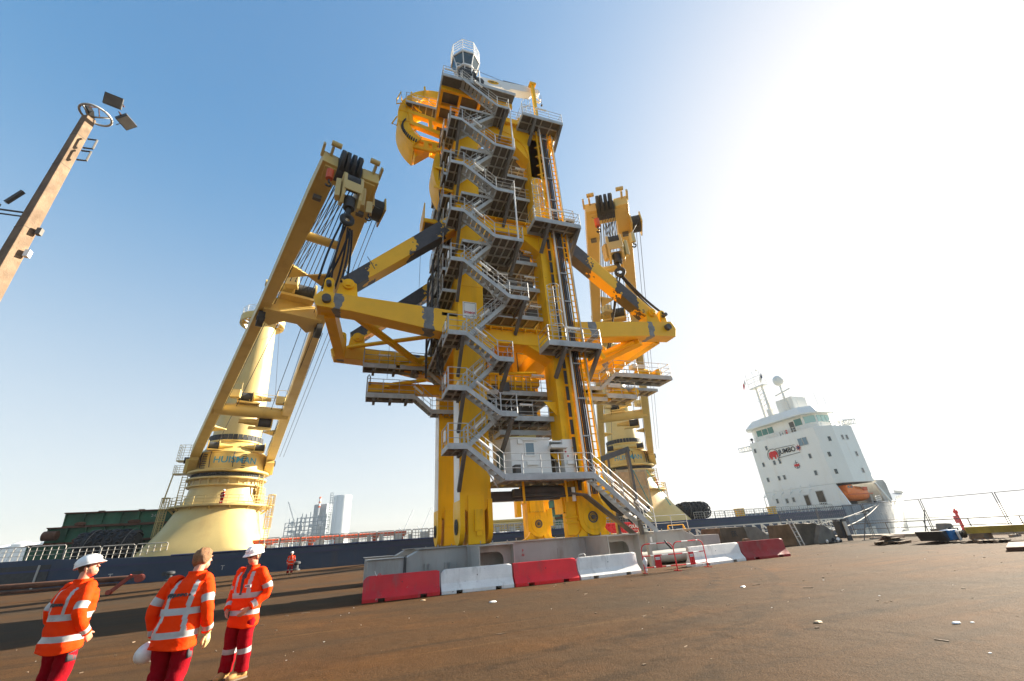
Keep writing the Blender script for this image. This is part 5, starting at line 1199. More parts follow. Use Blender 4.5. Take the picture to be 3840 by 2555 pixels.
    for k in range(9): a = -.55 + 1.1 * k / 8; mb.tube(P(1.0, 0) + r * a * 1.15 - f * .4, hk + Z * .9 + r * a * .7, .028, 5)
    K('hoist_rope', mb, 'rope_black')
    # luffing and hoist ropes from the mast head
    mb = MB()
    for k in range(7): a = -.7 + 1.4 * k / 6; mb.tube(V((cx, cyy, 39.6)) + r * a * 1.3 + f * .8, P(.985, 0, .5) + r * a * 1.0, .035, 4)
    for k in range(6): a = -.5 + k / 5; mb.tube(P(.72, 0, 1.3) + r * a * 2.0, P(.97, 0, -.2) + r * a * 1.2, .035, 4)
    for s, a in ((-.55, -.4), (.55, .4), (.85, .9), (1.15, 1.2)): mb.tube(P(.02, s, .8), P(.68, a, -1.0), .03, 4)
    for o in (.3, 1.3): mb.tube(P(.05, 1, 0) + r * (1.0 + o * .5), P(.96, 1, -.6) + r * (.9 + o * .3), .025, 4)
    mb.tube(V((cx, cyy, 37.2)) + r * 2.6, P(.35, .55, 1.0), .025, 4)
    K('wire_rope', mb, 'rope_black')
    # auxiliary hooks
    for kind, pos in (('auxhook', aux['aux']), ('small', aux['small'])):
        pos = V(pos); mb = MB(); mb.bar(pos + Z * .45, pos - Z * .45, .35, .3) if kind == 'auxhook' else mb.tube(pos + Z * .35, pos - Z * .35, .22, 10)
        ah = K('auxiliary_block', mb, 'cream_pale' if kind == 'auxhook' else 'orange_paint')
        mb = MB(); mb.path([pos - Z * .4, pos - Z * .6] + [pos - Z * .8 + r * .16 * math.sin(t) + Z * .16 * math.cos(t) for t in [PI * 1.4 * i / 8 for i in range(9)]], .06, 6); mb.tube(pos + Z * .4, (P(.97, 1) + r * 1.2 - u * .9) if kind == 'auxhook' else (P(.985, -1) - r * .1 - u * .2), .025, 5); mb.build('hook', 'charcoal', ah)
    # round walkway with hanging ladder cages
    mb = MB(); mb.lathe((cx, cyy, 0), [(4.3, 7.98), (6.1, 7.98), (6.15, 8.0), (6.15, 8.2), (6.05, 8.2), (6.0, 8.06), (4.3, 8.06)], 56)
    for i in range(16): t = 2 * PI * i / 16; mb.bar((cx + 4.4 * math.cos(t), cyy + 4.4 * math.sin(t), 6.6), (cx + 5.9 * math.cos(t), cyy + 5.9 * math.sin(t), 7.95), .12, .16)
    wk = K('walkway', mb, 'cream_pale', auto=35)
    mb = MB(); mb.rails([(cx + 6.05 * math.cos(t), cyy + 6.05 * math.sin(t), 8.1) for t in [2 * PI * i / 30 for i in range(30)]], 1.15, 3, .035, 5, closed=True); mb.build('handrail', 'cream_pale', wk)
    for s, zlo in ((-1, 3.2), (1, 3.6)):
        mb = MB(); bx, by = cx + s * 6.3, cyy - 1.5
        for k in range(7): t = 2 * PI * k / 7; mb.bar((bx + .45 * math.cos(t), by + .45 * math.sin(t), zlo + 1.5), (bx + .45 * math.cos(t), by + .45 * math.sin(t), 9.5), .07, .04)
        for z in (zlo + 1.5, 6.6, 8.1, 9.5): mb.path([(bx + .46 * math.cos(t), by + .46 * math.sin(t), z) for t in [2 * PI * i / 12 for i in range(12)]], .05, 4, closed=True)
        for e in (-.25, .25): mb.tube((bx + e, by + .4, DK), (bx + e, by + .4, 9.4), .05, 5)
        for k in range(22): mb.tube((bx - .25, by + .4, 2.7 + .3 * k), (bx + .25, by + .4, 2.7 + .3 * k), .03, 4)
        K('ladder_cage', mb, 'cream_pale')
    for s in (-1, 1):
        mb = MB(); bx, by = cx + s * 4.6, cyy - 2.2
        for e in (-.3, .3): mb.tube((bx + e, by, 8.1), (bx + e, by, 12.2), .06, 5)
        for k in range(12): mb.tube((bx - .3, by, 8.4 + .33 * k), (bx + .3, by, 8.4 + .33 * k), .035, 4)
        K('ladder', mb, 'cream_pale')
    mb = MB()
    for k in range(3): t = -.35 + .16 * k; px, py = cx + 4.75 * math.cos(t), cyy + 4.75 * math.sin(t); mb.tube((px, py, 8.2), (px, py, 10.6), .28, 10); mb.tube((px, py, 8.9), (px, py, 9.3), .36, 10); mb.tube((px, py, 9.8), (px, py, 10.1), .36, 10)
    K('slew_motor', mb, 'cream', auto=40)
    # side stair tower on the slewing part
    mb = MB(); bx, by = cx - 6.1, cyy + .6
    for z in (12.8, 14.6): mb.box(bx - .8, bx + 1.4, by - .6, by + .6, z, z + .15)
    mb.rails([(bx + 1.2, by - .6, 12.9), (bx - .8, by - .6, 12.9), (bx - .8, by + .6, 12.9)], 1.1, 4, .03, .7); mb.rails([(bx + 1.2, by - .6, 14.7), (bx - .8, by - .6, 14.7), (bx - .8, by + .6, 14.7)], 2.2, 6, .03, .7)
    mb.bar((bx - .7, by - .5, 12.8), (bx - 1.0, by - .5, 9.0), .12, .16); K('side_stair', mb, 'cream_pale')
    mb = MB()
    for k in range(3):
        t = -PI * .75 + PI * .5 * rnd.random(); px, py = cx + 4.5 * math.cos(t), cyy + 4.5 * math.sin(t)
        mb.path([(px, py, 15.1), (px, py - .2, 14.4), (px + .1, py - .1, 13.0)], .06, 5)
    for e in (.32, .68):
        t = PI * (1 + e); px, py = cx + 4.42 * math.cos(t), cyy + 4.42 * math.sin(t)
        for k in range(7): mb.box(px - .25, px + .25, py - .06, py, 12.95 + .3 * k, 13.05 + .3 * k)
    K('hose', mb, 'charcoal')
    # maker's name wrapped round the slewing part
    R_ = 4.34
    az0 = math.atan2(-cyy, -cx) + .1
    text('HUISMAN', 1.2, 'blue_letter', c, Matrix(), bold=.02, curve=lambda p: V((cx + (R_ + p.z * 2) * math.cos(az0 + p.x * 1.05 / R_), cyy + (R_ + p.z * 2) * math.sin(az0 + p.x * 1.05 / R_), 14.0 + p.y)))
    return c
c1_ = ship_crane(-18.3, 72, (-2.35, 21.6, 24.5), 'left cream mast crane with its boom over the left tower arm', {'block': (-2.15, 21.0, 21.9), 'aux': (-1.0, 21.2, 20.9), 'small': (-3.5, 21, 22.9)})
c2_ = ship_crane(49.3, 72, (18.0, 22.5, 27.2), 'cream mast crane on the right, partly hidden behind the yellow tower', {'block': (17.55, 22, 22.0), 'aux': (19.5, 22, 23.4), 'small': (16.35, 22, 24.3)})

# slings from the hooks to the arm tips
def sling(name, label, paths, r=.05):
    g = thing(name, label, 'lifting sling', paths[0][0], 'black slings between the crane hooks and the tower arms')
    for p in paths:
        mb = MB(); mb.path(p, r, 7); mb.build('rope', 'rope_black', g, smooth=True)
    return g
h1 = V((-2.15, 21.0, 19.2))
def sag(a, b, k, n=10, side=(0, 0, 0)):
    a, b = V(a), V(b); s = V(side); return [a + (b - a) * i / n - Z * k * 4 * (i / n) * (1 - i / n) + s * 4 * (i / n) * (1 - i / n) for i in range(n + 1)]
sling('lifting_sling', 'black slings splaying from the left crane hook onto the left arm tip', [sag(h1 + V((dx * .3, .1 * k, 0)), (xx, yy, 14.6), 0, side=(sx, 0, 0)) for k, (dx, xx, yy, sx) in enumerate(((-1, -3.05, 20.2, -.08), (-.6, -2.75, 20.3, .1), (-.2, -2.5, 20.9, -.15), (.2, -2.3, 21.0, .1), (.6, -1.95, 20.2, .1), (1, -1.75, 20.9, .06), (.5, -2.95, 21.1, .12)))], .06)
h2 = V((17.55, 22.0, 19.3))
sling('lifting_sling', 'black slings hanging from the right crane hook along the right brace', [sag(h2 + V((.2, 0, 0)), (19.1, 20.3, 15.2), .25), sag(h2 + V((.1, .1, 0)), (19.2, 20.8, 15.3), .2), sag(h2 + V((0, .1, 0)), (17.6, 25.6, 14.6), 0), sag(h2 + V((-.2, .2, 0)), (17.9, 25.8, 14.6), 0), sag(h2 + V((.3, .1, 0)), (19.0, 20.1, 15.0), .32)], .07)

# ------------------------------------------------------------------ cargo and gear on deck
def hatch_cover(x0, x1, y0, y1, z0, z1, label, group, num=None):
    g = thing('hatch_cover', label, 'hatch cover', ((x0 + x1) / 2, (y0 + y1) / 2, z0), group)
    mb = MB(); mb.box(x0, x1, y0 + .35, y1, z0 + .12, z1 - .14)
    n = int((x1 - x0) / 1.7)
    for i in range(n + 1):
        x = x0 + (x1 - x0) * i / n; mb.prism([(y0, z1 - .14), (y0 + .36, z1 - .14), (y0 + .36, z0 + .12), (y0 + .25, z0 + .12)], 'yz', x - .05, x + .05)
    mb.build('body', 'deck_green', g)
    mb = MB(); mb.box(x0 - .15, x1 + .15, y0 - .08, y1 + .1, z1 - .14, z1)
    for k in range(6): x = x0 + rnd.uniform(0, 1) * (x1 - x0); mb.box(x - .3, x + .3, y0 - .05, y0 + .3, z1, z1 + .1)
    mb.build('top_plate', 'rust', g)
    mb = MB(); mb.box(x0, x1, y0 + .05, y1, z0, z0 + .12)
    for k in range(5): x = x0 + rnd.uniform(.1, .9) * (x1 - x0); mb.sphere((x, y0 + .2, z0 + .3), .3, 8, 5, (1.6, .5, .8))
    mb.build('seal', 'rust', g)
    if num: text(num, .5, 'ship_pale', g, frame((x0 + (x1 - x0) * .62, y0 + .33, (z0 + z1) / 2 + .1), (1, 0, 0), (0, 0, 1)))
GR = 'green hatch covers stacked on the ship deck'
hatch_cover(-37.6, -22, 71.5, 80, 2.55, 4.7, 'lowest of the green steel hatch covers behind the long black fender at left', GR)
hatch_cover(-36.4, -21.5, 71.8, 80, 4.72, 6.6, 'middle green steel hatch cover of the left stack with a pipe end', GR)
hatch_cover(-35.3, -20, 72, 80, 6.62, 8.3, 'topmost green steel hatch cover of the left stack with white number', GR, '2-007')
hatch_cover(31.5, 40, 66.5, 74, 2.55, 4.2, 'lowest green hatch cover seen between the right tower legs', GR)
hatch_cover(31.2, 40.3, 66.7, 74, 4.22, 5.75, 'middle green hatch cover seen between the right tower legs', GR)
hatch_cover(30.8, 40, 66.9, 74, 5.77, 7.1, 'topmost green hatch cover seen between the right tower legs', GR)
mb = MB(); mb.tube((-36.2, 71.0, 5.6), (-34.9, 71.0, 5.6), .55, 14)
tag(mb.build('pipe_end', 'rust', None, auto=40), 'short rusty pipe end lying on the left stack of green covers', 'pipe')
def fender(cx, cyy, cz, L, R, label):
    g = thing('pneumatic_fender', label, 'fender', (cx, cyy, cz - R), 'black pneumatic fenders on deck')
    mb = MB(); prof = [(.05, -L / 2)] + [(R * math.sin(PI / 2 * k / 6), -L / 2 + R * (1 - math.cos(PI / 2 * k / 6))) for k in range(1, 7)] + [(R * math.cos(PI / 2 * k / 6), L / 2 - R + R * math.sin(PI / 2 * k / 6)) for k in range(0, 6)] + [(.05, L / 2)]
    mb.lathe((cx, cyy, cz), prof, 24, 'x'); mb.build('body', 'black_rubber', g, smooth=True)
    m2 = MB(); m3 = MB()
    for j, x in enumerate([-L / 2 + R * .5 + (L - R) * k / 5 for k in range(6)]):
        rr_ = R if abs(x) < L / 2 - R else R * math.sqrt(max(.05, 1 - ((abs(x) - (L / 2 - R)) / R) ** 2))
        for i in range(12):
            t = 2 * PI * (i + .5 * (j % 2)) / 12; nrm = V((0, math.cos(t), math.sin(t))); ctr = V((cx + x, cyy, cz)) + nrm * (rr_ + .08)
            a = V((1, 0, 0)); b = nrm.cross(a); m2.path([ctr + a * .3 * math.cos(s) + b * .3 * math.sin(s) for s in [2 * PI * q / 8 for q in range(8)]], .13, 5, closed=True)
    o = m2.build('tyre', 'black_rubber', g, smooth=True); o['kind'] = 'stuff'
    for x in (-L * .25, L * .3): m3.path([(cx + x + .4 * math.sin(t), cyy + (R + .25) * math.cos(t), cz + (R + .25) * math.sin(t)) for t in [2 * PI * i / 20 for i in range(20)]], .04, 5, closed=True)
    m3.build('rope', 'grating', g)
fender(-27.9, 67.2, 4.1, 6.4, 1.45, 'long black tyre clad fender lying before the green covers at left')
fender(57.6, 66.4, 4.0, 6.6, 1.35, 'long black tyre clad fender right of the right crane pedestal')
g = thing('lifting_beam', 'long orange steel lifting beam lying on the ship deck left of the tower', 'lifting beam', (-3, 66.5, DK))
mb = MB(); mb.tube((-13.5, 66.5, 3.35), (6.6, 66.5, 3.35), .26, 12); mb.build('pipe', 'orange_paint', g, auto=40)
for x in (-10.8, -5.8, -2.6, 2.3, 5.9):
    mb = MB(); mb.box(x - .3, x + .3, 66.2, 66.8, DK, 3.2); mb.box(x - .1, x + .5, 66.1, 66.9, 2.9, 3.5); mb.build('support', 'orange_paint', g)
g = thing('pipe_stack', 'yellow brown pipes on deck seen between the two right legs', 'pipes', (24, 66.8, DK))
for k in range(4):
    mb = MB(); mb.tube((18, 66.4 + .3 * (k % 2), 2.9 + .42 * k), (30, 66.4 + .3 * (k % 2), 2.9 + .42 * k), .22, 10); mb.build('pipe', 'cream', g, auto=40)
for x0, lab in ((68.2, 'left one of the two yellow deck bollards by the white deckhouse'), (76.5, 'right one of the two yellow deck bollards by the white deckhouse')):
    g = thing('deck_bollard', lab, 'bollard', (x0, 67, DK), 'yellow bollards on the ship deck')
    for dx in (0, 1.1): mb = MB(); mb.box(x0 + dx, x0 + dx + .6, 66.7, 67.3, DK, DK + 1.4); mb.box(x0 + dx - .08, x0 + dx + .68, 66.6, 67.4, DK + 1.2, DK + 1.45); bevel(mb.build('post', 'yellow_dirty', g), .03)
g = thing('wooden_crate', 'large plywood crate with pale batten frame beside the grey stair portal', 'crate', (44, 64.3, 4))
mb = MB(); mb.box(41.2, 47.2, 63.95, 68, 5.2, 11.0); mb.build('panel', 'plywood', g)
mb = MB()
for z in (5.1, 8.0, 10.7): mb.box(41.1, 47.3, 63.85, 63.95, z, z + .4)
for x in (41.1, 43.9, 46.9): mb.box(x, x + .4, 63.8, 63.86, 5.1, 11.1)
mb.build('batten', 'wood', g)
mb = MB(); mb.box(41.5, 46.9, 64.2, 67.8, 2.5, 5.2); mb.build('pallet', 'dark_steel', g)
for xa, xb in ((44.6, 46.6), (47.4, 50.6)):
    mb = MB(); mb.bar((xa, 63.78, 11.0), (xb, 63.4, 5.0), .18, .05); mb.build('strap', 'teal_strap', g)
g = thing('yellow_tank', 'yellow rounded tank peeping out beside the plywood crate', 'tank', (39.5, 66, DK))
mb = MB(); mb.sphere((39.8, 66, 9.0), 1.6, 16, 10); mb.tube((39.8, 66, 2.5), (39.8, 66, 9), 1.5, 16); mb.build('shell', 'yellow', g, smooth=True)
# ------------------------------------------------------------------ things on the quay
CA, SA = math.cos(YAW), math.sin(YAW)
def xy(x, y, z=0): return V((x * CA + y * SA, -x * SA + y * CA, z))
def face(dx, dy): d = xy(dx, dy); return math.atan2(-d.x, d.y)
# concrete barriers
GB = 'red and white concrete barriers in front of the skid'
ends = [((-5.69, 16.15), (-3.2, 17.0), 'bar_red', 'dull red concrete barrier at the left end of the row', 1),
        ((-3.15, 17.01), (-.58, 17.8), 'bar_white', 'white concrete barrier between the dull red and the bright red one', 1),
        ((-.52, 17.82), (1.97, 18.6), 'bar_red_bright', 'bright red concrete barrier between two white ones', 0),
        ((2.03, 18.62), (4.68, 19.75), 'bar_white', 'white concrete barrier with a lifting loop, left of the tube gates', 1),
        ((7.31, 20.77), (10.17, 22.1), 'bar_white', 'white concrete barrier half behind the right tube gate', 0),
        ((10.2, 22.1), (12.7, 22.86), 'bar_red_old', 'dark red concrete barrier at the right end of the row', 0)]
for i, (a, b, mat, lab, chm) in enumerate(ends):
    A, B = xy(*a), xy(*b); L = (B - A).length; rz = math.atan2((B - A).y, (B - A).x)
    g = thing('concrete_barrier', lab, 'barrier', A, GB, rotz=rz)
    prof = [(0, .1), (.03, .14), (.16, .3), (.185, .36), (.215, .74), (.235, .78), (.345, .78), (.365, .74), (.395, .36), (.42, .3), (.55, .14), (.58, .1)]
    mb = MB(); c = .12 if chm else .03; rings = []
    nseg = 26
    for k in range(nseg + 1):
        x = L * k / nseg
        dz = max(0, (c - x)) if chm else 0
        dz2 = max(0, x - (L - .05)) * .8
        jit = lambda s: .004 * noise.noise(V((x * 7 + i * 9, s * 11, 2)))
        rings.append([V((x + (.012 * noise.noise(V((j, i, 3))) if k in (0, nseg) else 0), y + jit(j), min(z, .78 - dz - dz2) + (jit(j + 30) if z > .2 else 0))) for j, (y, z) in enumerate(prof)])
    mb.loft(rings)
    cuts = [0, .2 * L, .2 * L + .22, .74 * L, .74 * L + .22, L]
    for j in (0, 2, 4): mb.prism([(0, 0), (.58, 0), (.58, .1), (0, .1)], 'yz', cuts[j] + .004, cuts[j + 1] - .004)
    mb.build('body', mat, g, local=(0, 0, 0), auto=50)
    mb = MB(); mb.tube((L * .5, .19, .52), (L * .5, .207, .52), .018, 8); mb.build('lifting_hole', 'charcoal', g, local=(0, 0, 0))
    if i == 3:
        mb = MB(); mb.path([(.15, .29, .77), (.16, .29, .85), (.2, .29, .88), (.42, .29, .885), (.47, .29, .85), (.48, .29, .77)], .014, 6); mb.build('lifting_loop', 'galv_rail', g, local=(0, 0, 0))
g = thing('barrier_tape', 'scrap of red and white tape tied on the left red barrier', 'tape', xy(-5.25, 16.55, .76))
mb = MB(); mb.path([xy(-5.25, 16.5, .78) + V((.05 * math.cos(t), -.02, .05 * math.sin(t))) for t in [2 * PI * i / 12 for i in range(12)]], .012, 5, closed=True); mb.build('loop', 'red_gloss', g)
mb = MB(); mb.path([xy(-5.35, 16.5, .77), xy(-5.4, 16.5, .84), xy(-5.42, 16.48, .92)], .012, 5); mb.build('end', 'white', g)
g = thing('tie_down_block', 'small brown timber block lying on top of the dark red barrier', 'block', xy(10.7, 22.7, .79))
mb = MB(); mb.box(-.16, .16, -.08, .08, 0, .1); o = mb.build('timber', 'wood_old', g, local=(0, 0, 0))
# tube gates
for (a, b), lab, lx in ((((4.72, 19.35), (6.12, 19.6)), 'red and white tube gate with a black rag on its top rail', .45), (((6.1, 19.5), (7.62, 20.2)), 'red and white tube gate standing before the white barrier end', .52)):
    A, B = xy(*a), xy(*b); L = (B - A).length; rz = math.atan2((B - A).y, (B - A).x)
    g = thing('tube_gate', lab, 'crowd barrier', A, 'red and white tube gates between the concrete barriers', rotz=rz)
    H = 1.06; r = .25
    mb = MB(); mb.path([(0, 0, 0), (0, 0, H - r)] + [(r - r * math.cos(t), 0, H - r + r * math.sin(t)) for t in [PI / 2 * k / 6 for k in range(1, 7)]] + [(L - r + r * math.sin(t), 0, H - r + r * math.cos(t)) for t in [PI / 2 * k / 6 for k in range(0, 7)]] + [(L, 0, 0)], .02, 8)
    for x in (0, L): mb.tube((x, -.22, .015), (x, .22, .015), .016, 6)
    for z in (.62, .2): mb.tube((0, 0, z), (L, 0, z), .018, 8)
    mb.build('tube_frame', 'red_gloss', g, local=(0, 0, 0), auto=40)
    mb = MB()
    for z, spans in ((H, ((.3, .5), (.78, .98))), (.62, ((.25, .42), (.6, .8))), (.2, ((.3, .47), (.68, .86)))):
        for p, q in spans: mb.tube((p * L if z != H else max(r + .02, p * L), 0, z), (min(q * L, L - r - .02), 0, z), .0225, 8)
    mb.build('white_band', 'white_lamp', g, local=(0, 0, 0), auto=40)
    mb = MB(); mb.box(L * lx - .14, L * lx + .14, -.03, -.022, .17, .64); pl = mb.build('sign_plate', 'red_gloss', g, local=(0, 0, 0))
    mb = MB(); mb.box(L * lx - .1, L * lx + .1, -.036, -.031, .46, .56); mb.build('label_patch', 'white_lamp', pl, local=(0, 0, 0))
    text('LOXAM', .055, 'charcoal', pl, frame((L * lx, -.038, .51), (1, 0, 0), (0, 0, 1)), ext=.001)
A, B = xy(4.72, 19.35), xy(6.12, 19.6); u_ = (B - A).normalized()
g = thing('rag', 'black rag hanging from the left tube gate', 'rag', A + u_ * 1.15 + V((0, 0, 1.0)))
mb = MB(); p0 = A + u_ * 1.12; mb.loft([mb.ring(p0 + u_ * (.05 * k) + Z * (1.1 - .06 * k + (.05 if k == 0 else 0)), (0.3, 0, -1), .035 + .03 * abs(math.sin(k * 2.1)), 8, r2=.03) for k in range(6)]); mb.build('cloth', 'charcoal', g, smooth=True)
g = thing('plastic_bag', 'crumpled pale plastic bag caught at the left tube gate foot', 'bag', A + V((.08, 0, 0)))
mb = MB(); mb.loft([[V(A) + V((.08 + (r_ + .03 * noise.noise(V((k, i, 5)))) * math.cos(2 * PI * i / 9), .5 * r_ * math.sin(2 * PI * i / 9), z)) for i in range(9)] for k, (r_, z) in enumerate(((.01, .02), (.06, .1), (.05, .22), (.1, .34), (.12, .45), (.06, .55), (.02, .6)))]); mb.build('film', 'white', g)

# hire company skip and clutter behind the skid
g = thing('equipment_skip', 'low red equipment skip with white lettering behind the right tower foot', 'skip', (19, 31, 0))
mb = MB(); mb.prism([(18.1, .3), (20.7, .3), (20.7, 2.15), (17.6, 2.2)], 'xz', 30, 32); mb.box(17.9, 20.8, 29.96, 30.0, 2.05, 2.18); bevel(mb.build('body', 'red_gloss', g), .03)
text('LOXAM', .34, 'white_lamp', g, frame((20.05, 29.95, 1.85), (1, 0, 0), (0, 0, 1)), bold=.012); text('POWER', .17, 'white_lamp', g, frame((20.05, 29.95, 1.6), (1, 0, 0), (0, 0, 1)), sx=1.3); text('0820 20 2020', .13, 'white_lamp', g, frame((20.05, 29.95, 1.4), (1, 0, 0), (0, 0, 1)))
mb = MB(); mb.box(18, 20.6, 30.1, 31.9, .0, .3); mb.build('skid', 'dark_steel', g)

# concrete blocks, gangway, cabinet
def lump(mb, pts, y0, y1, seed):
    rings = []
    for y in [y0 + (y1 - y0) * k / 3 for k in range(4)]: rings.append([V((x + .1 * noise.noise(V((x * 2, y * 2, seed))), y + .1 * noise.noise(V((x * 2 + 5, z * 3, seed))), z + .05 * noise.noise(V((x * 3, y, seed + 3))) * (1 if z > .1 else 0))) for x, z in pts])
    return mb.loft(rings)
def outline(p): 
    out = []
    for i in range(len(p)):
        a, b = p[i], p[(i + 1) % len(p)]
        for k in range(4): out.append((a[0] + (b[0] - a[0]) * k / 4, a[1] + (b[1] - a[1]) * k / 4))
    return out
g = thing('concrete_block', 'rough brown concrete block with a curved top edge and a ladder leaning on it', 'concrete block', (29, 22, 0), 'rough concrete blocks beyond the barriers')
lump(MB(), [], 0, 0, 0) if 0 else None
mb = MB(); lump(mb, outline([(27.3, 0), (31.0, 0), (30.8, .55), (30.2, 1.05), (29.4, 1.24), (27.4, 1.28)]), 22.6, 24.6, 1); mb.build('body', 'concrete_dark', g, auto=45)
mb = MB(); lump(mb, outline([(28.9, 0), (30.9, 0), (30.7, .5), (30.2, .95), (29.6, 1.1)]), 22.3, 22.9, 4); mb.build('grey_face', 'concrete_grey', g, auto=45)
g = thing('concrete_block', 'square brown block with scratched letters behind the right end of the skid', 'concrete block', (26.6, 27, 0), 'rough concrete blocks beyond the barriers')
mb = MB(); lump(mb, outline([(25.3, 0), (28.0, 0), (27.8, 1.28), (25.5, 1.32)]), 27, 29, 2); mb.build('body', 'concrete_dark', g, auto=45)
text('ER', .5, 'charcoal', g, frame((26.6, 26.86, .85), (1, 0, 0), (0, 0, 1)), bold=.01)
g = thing('steel_plate', 'grey sloping steel plate next to the square brown block', 'steel plate', (29, 27.5, 0))
mb = MB(); mb.prism([(28.1, 0), (31.2, 0), (29.5, 1.2), (28.1, 1.3)], 'xz', 27.4, 27.9); mb.build('plate', 'concrete_grey', g)
g = thing('step_ladder', 'thin aluminium ladder leaning against the curved brown block', 'ladder', (27.3, 22.2, 0))
mb = MB()
for x in (27.15, 27.5): mb.bar((x, 22.2, 0), (x - .05, 22.55, 1.6), .04, .06)
mb.build('rail', 'galv', g)
for k in range(5): mb = MB(); mb.tube((27.15, 22.25 + .06 * k, .25 + .28 * k), (27.5, 22.25 + .06 * k, .25 + .28 * k), .015, 6); mb.build('rung', 'galv', g)
g = thing('switch_cabinet', 'dark framed electrical cabinet with pale door right of the curved block', 'cabinet', (31.4, 22, 0))
mb = MB(); mb.box(30.9, 31.2, 21.9, 22.3, .2, 1.25); mb.box(31.15, 31.55, 21.8, 21.9, .02, 1.35); mb.box(30.8, 31.6, 21.9, 22.2, 1.28, 1.36); mb.build('frame', 'charcoal', g)
mb = MB(); mb.box(31.12, 31.4, 21.72, 21.8, .35, 1.2); mb.build('door', 'ship_pale', g)
g = thing('scrap_heap', 'loose dark scrap and cans at the foot of the curved block', 'scrap', (29.8, 21.9, 0))
for k in range(9):
    mb = MB(); x, y = 29.2 + rnd.random() * 2.2, 21.6 + rnd.random() * .5; h = rnd.uniform(.06, .25)
    mb.tube((x, y, h * .4), (x + rnd.uniform(-.3, .3), y + .1, h), h * .5, 8); mb.build('scrap_piece', rnd.choice(['charcoal', 'rust', 'white', 'concrete_grey']), g)
g = thing('gangway', 'pale aluminium truss gangway lying behind the concrete blocks', 'gangway', (42, 34, 0))
gx0, gx1, gy_ = 28.2, 49.0, 34.0
mb = MB()
for y in (gy_, gy_ + 1.2):
    for z0, z1 in ((.42, .30), (1.3, 1.28)): mb.bar((gx0, y, z0 + .1), (gx1, y, z1), .09, .11)
    n = 18
    for k in range(n):
        xa, xb = gx0 + (gx1 - gx0) * k / n, gx0 + (gx1 - gx0) * (k + 1) / n; mb.bar((xa, y, .45), (xa, y, 1.3), .06); mb.bar((xa, y, 1.3), (xb, y, .42), .05)
mb.build('side_truss', 'ship_pale', g)
mb = MB(); mb.box(gx0, gx1, gy_ + .05, gy_ + 1.15, .36, .42); mb.build('walkway', 'galv', g)
for k in range(4): mb = MB(); x = gx0 + 2 + 5.4 * k; mb.box(x, x + .3, gy_, gy_ + 1.2, 0, .36); mb.build('support', 'wood_old', g)
g = thing('yellow_trestle', 'yellow tube trestle standing behind the right end of the skid', 'trestle', (22, 28, 0))
mb = MB()
for x in (21.2, 22.6): mb.tube((x, 27.8, 0), (x + .5, 28, 1.75), .03, 6); mb.tube((x + 1.0, 27.8, 0), (x + .5, 28, 1.75), .03, 6)
mb.tube((21.7, 28, 1.75), (23.1, 28, 1.75), .03, 6); mb.build('tube_frame', 'yellow', g)
g = thing('timber_deck', 'weathered timber platform with rails behind the right skid end', 'platform', (20, 27.6, 0))
mb = MB(); mb.box(18.8, 23.2, 27.4, 28.6, 1.3, 1.42); mb.build('planking', 'wood', g)
mb = MB()
for x in (19, 21, 23): mb.box(x - .06, x + .06, 27.5, 27.62, 0, 1.3)
mb.build('post', 'wood_old', g)
mb = MB(); mb.rails([(18.9, 27.5, 1.42), (23.1, 27.5, 1.42)], 1.0, 2, .025, 1.4); mb.build('handrail', 'galv_rail', g)

# fence panels along the quay's right edge
FX0, FY0, FX1, FY1 = 32.5, 14.1, 33.1, 21.4
fp = lambda t: V((FX0 + (FX1 - FX0) * t, FY0 + (FY1 - FY0) * t, 0))
ts = [-.62, -.12 + .12, .50, 1.0, 1.52, 2.05]
ts = [-.5, 0.0, .5, 1.0, 1.5, 2.0]
labs = ['nearest wire mesh fence panel at the right picture edge', 'second wire mesh fence panel from the right, above the yellow beam', 'third wire mesh fence panel from the right, above the blue box', 'fourth wire mesh fence panel, in front of the ship bow', 'fifth wire mesh fence panel, behind the curved block']
for k in range(5):
    a, b = fp(ts[k]), fp(ts[k + 1]); d = (b - a).normalized(); a = a + d * .05; b = b - d * .05
    g = thing('mesh_fence', labs[k], 'fence', a, 'wire mesh fence panels on the quay edge')
    mb = MB(); H = 2.2
    mb.tube(a, a + Z * H, .022, 6); mb.tube(b, b + Z * H, .022, 6); mb.build('post', 'grating', g)
    mb = MB()
    for z in (.15, 1.12, H - .02): mb.tube(a + Z * z, b + Z * z, .012 if z < 2 else .018, 6)
    mb.build('rail', 'grating', g)
    mb = MB(); L = (b - a).length; n = int(L / .16)
    for i in range(1, n): c = a + (b - a) * i / n; mb.bar(c + Z * .15, c + Z * (H - .03), .003)
    for i in range(1, 9): mb.bar(a + Z * (H * i / 9), b + Z * (H * i / 9), .003)
    mb.build('mesh', 'galv', g)
    mb = MB(); mb.box(a.x - .35, a.x + .35, a.y - .1, a.y + .1, 0, .13); mb.build('foot_block', 'concrete', g)
for k, t in enumerate((.5, 1.0)):
    a = fp(t); g = thing('fence_stay', ('steel stay bracing the fence beside the blue box', 'steel stay bracing the fence before the ship bow')[k], 'stay', a, 'steel stays of the mesh fence')
    mb = MB(); mb.bar(a + Z * 1.55, a + V((-1.4, -.2, 0.02)), .04); mb.build('strut', 'dark_steel', g)
    mb = MB(); mb.bar(a + V((-1.6, -.2, .01)), a + V((-.0, -.1, .01)), .08, .02); mb.build('base_bar', 'dark_steel', g)
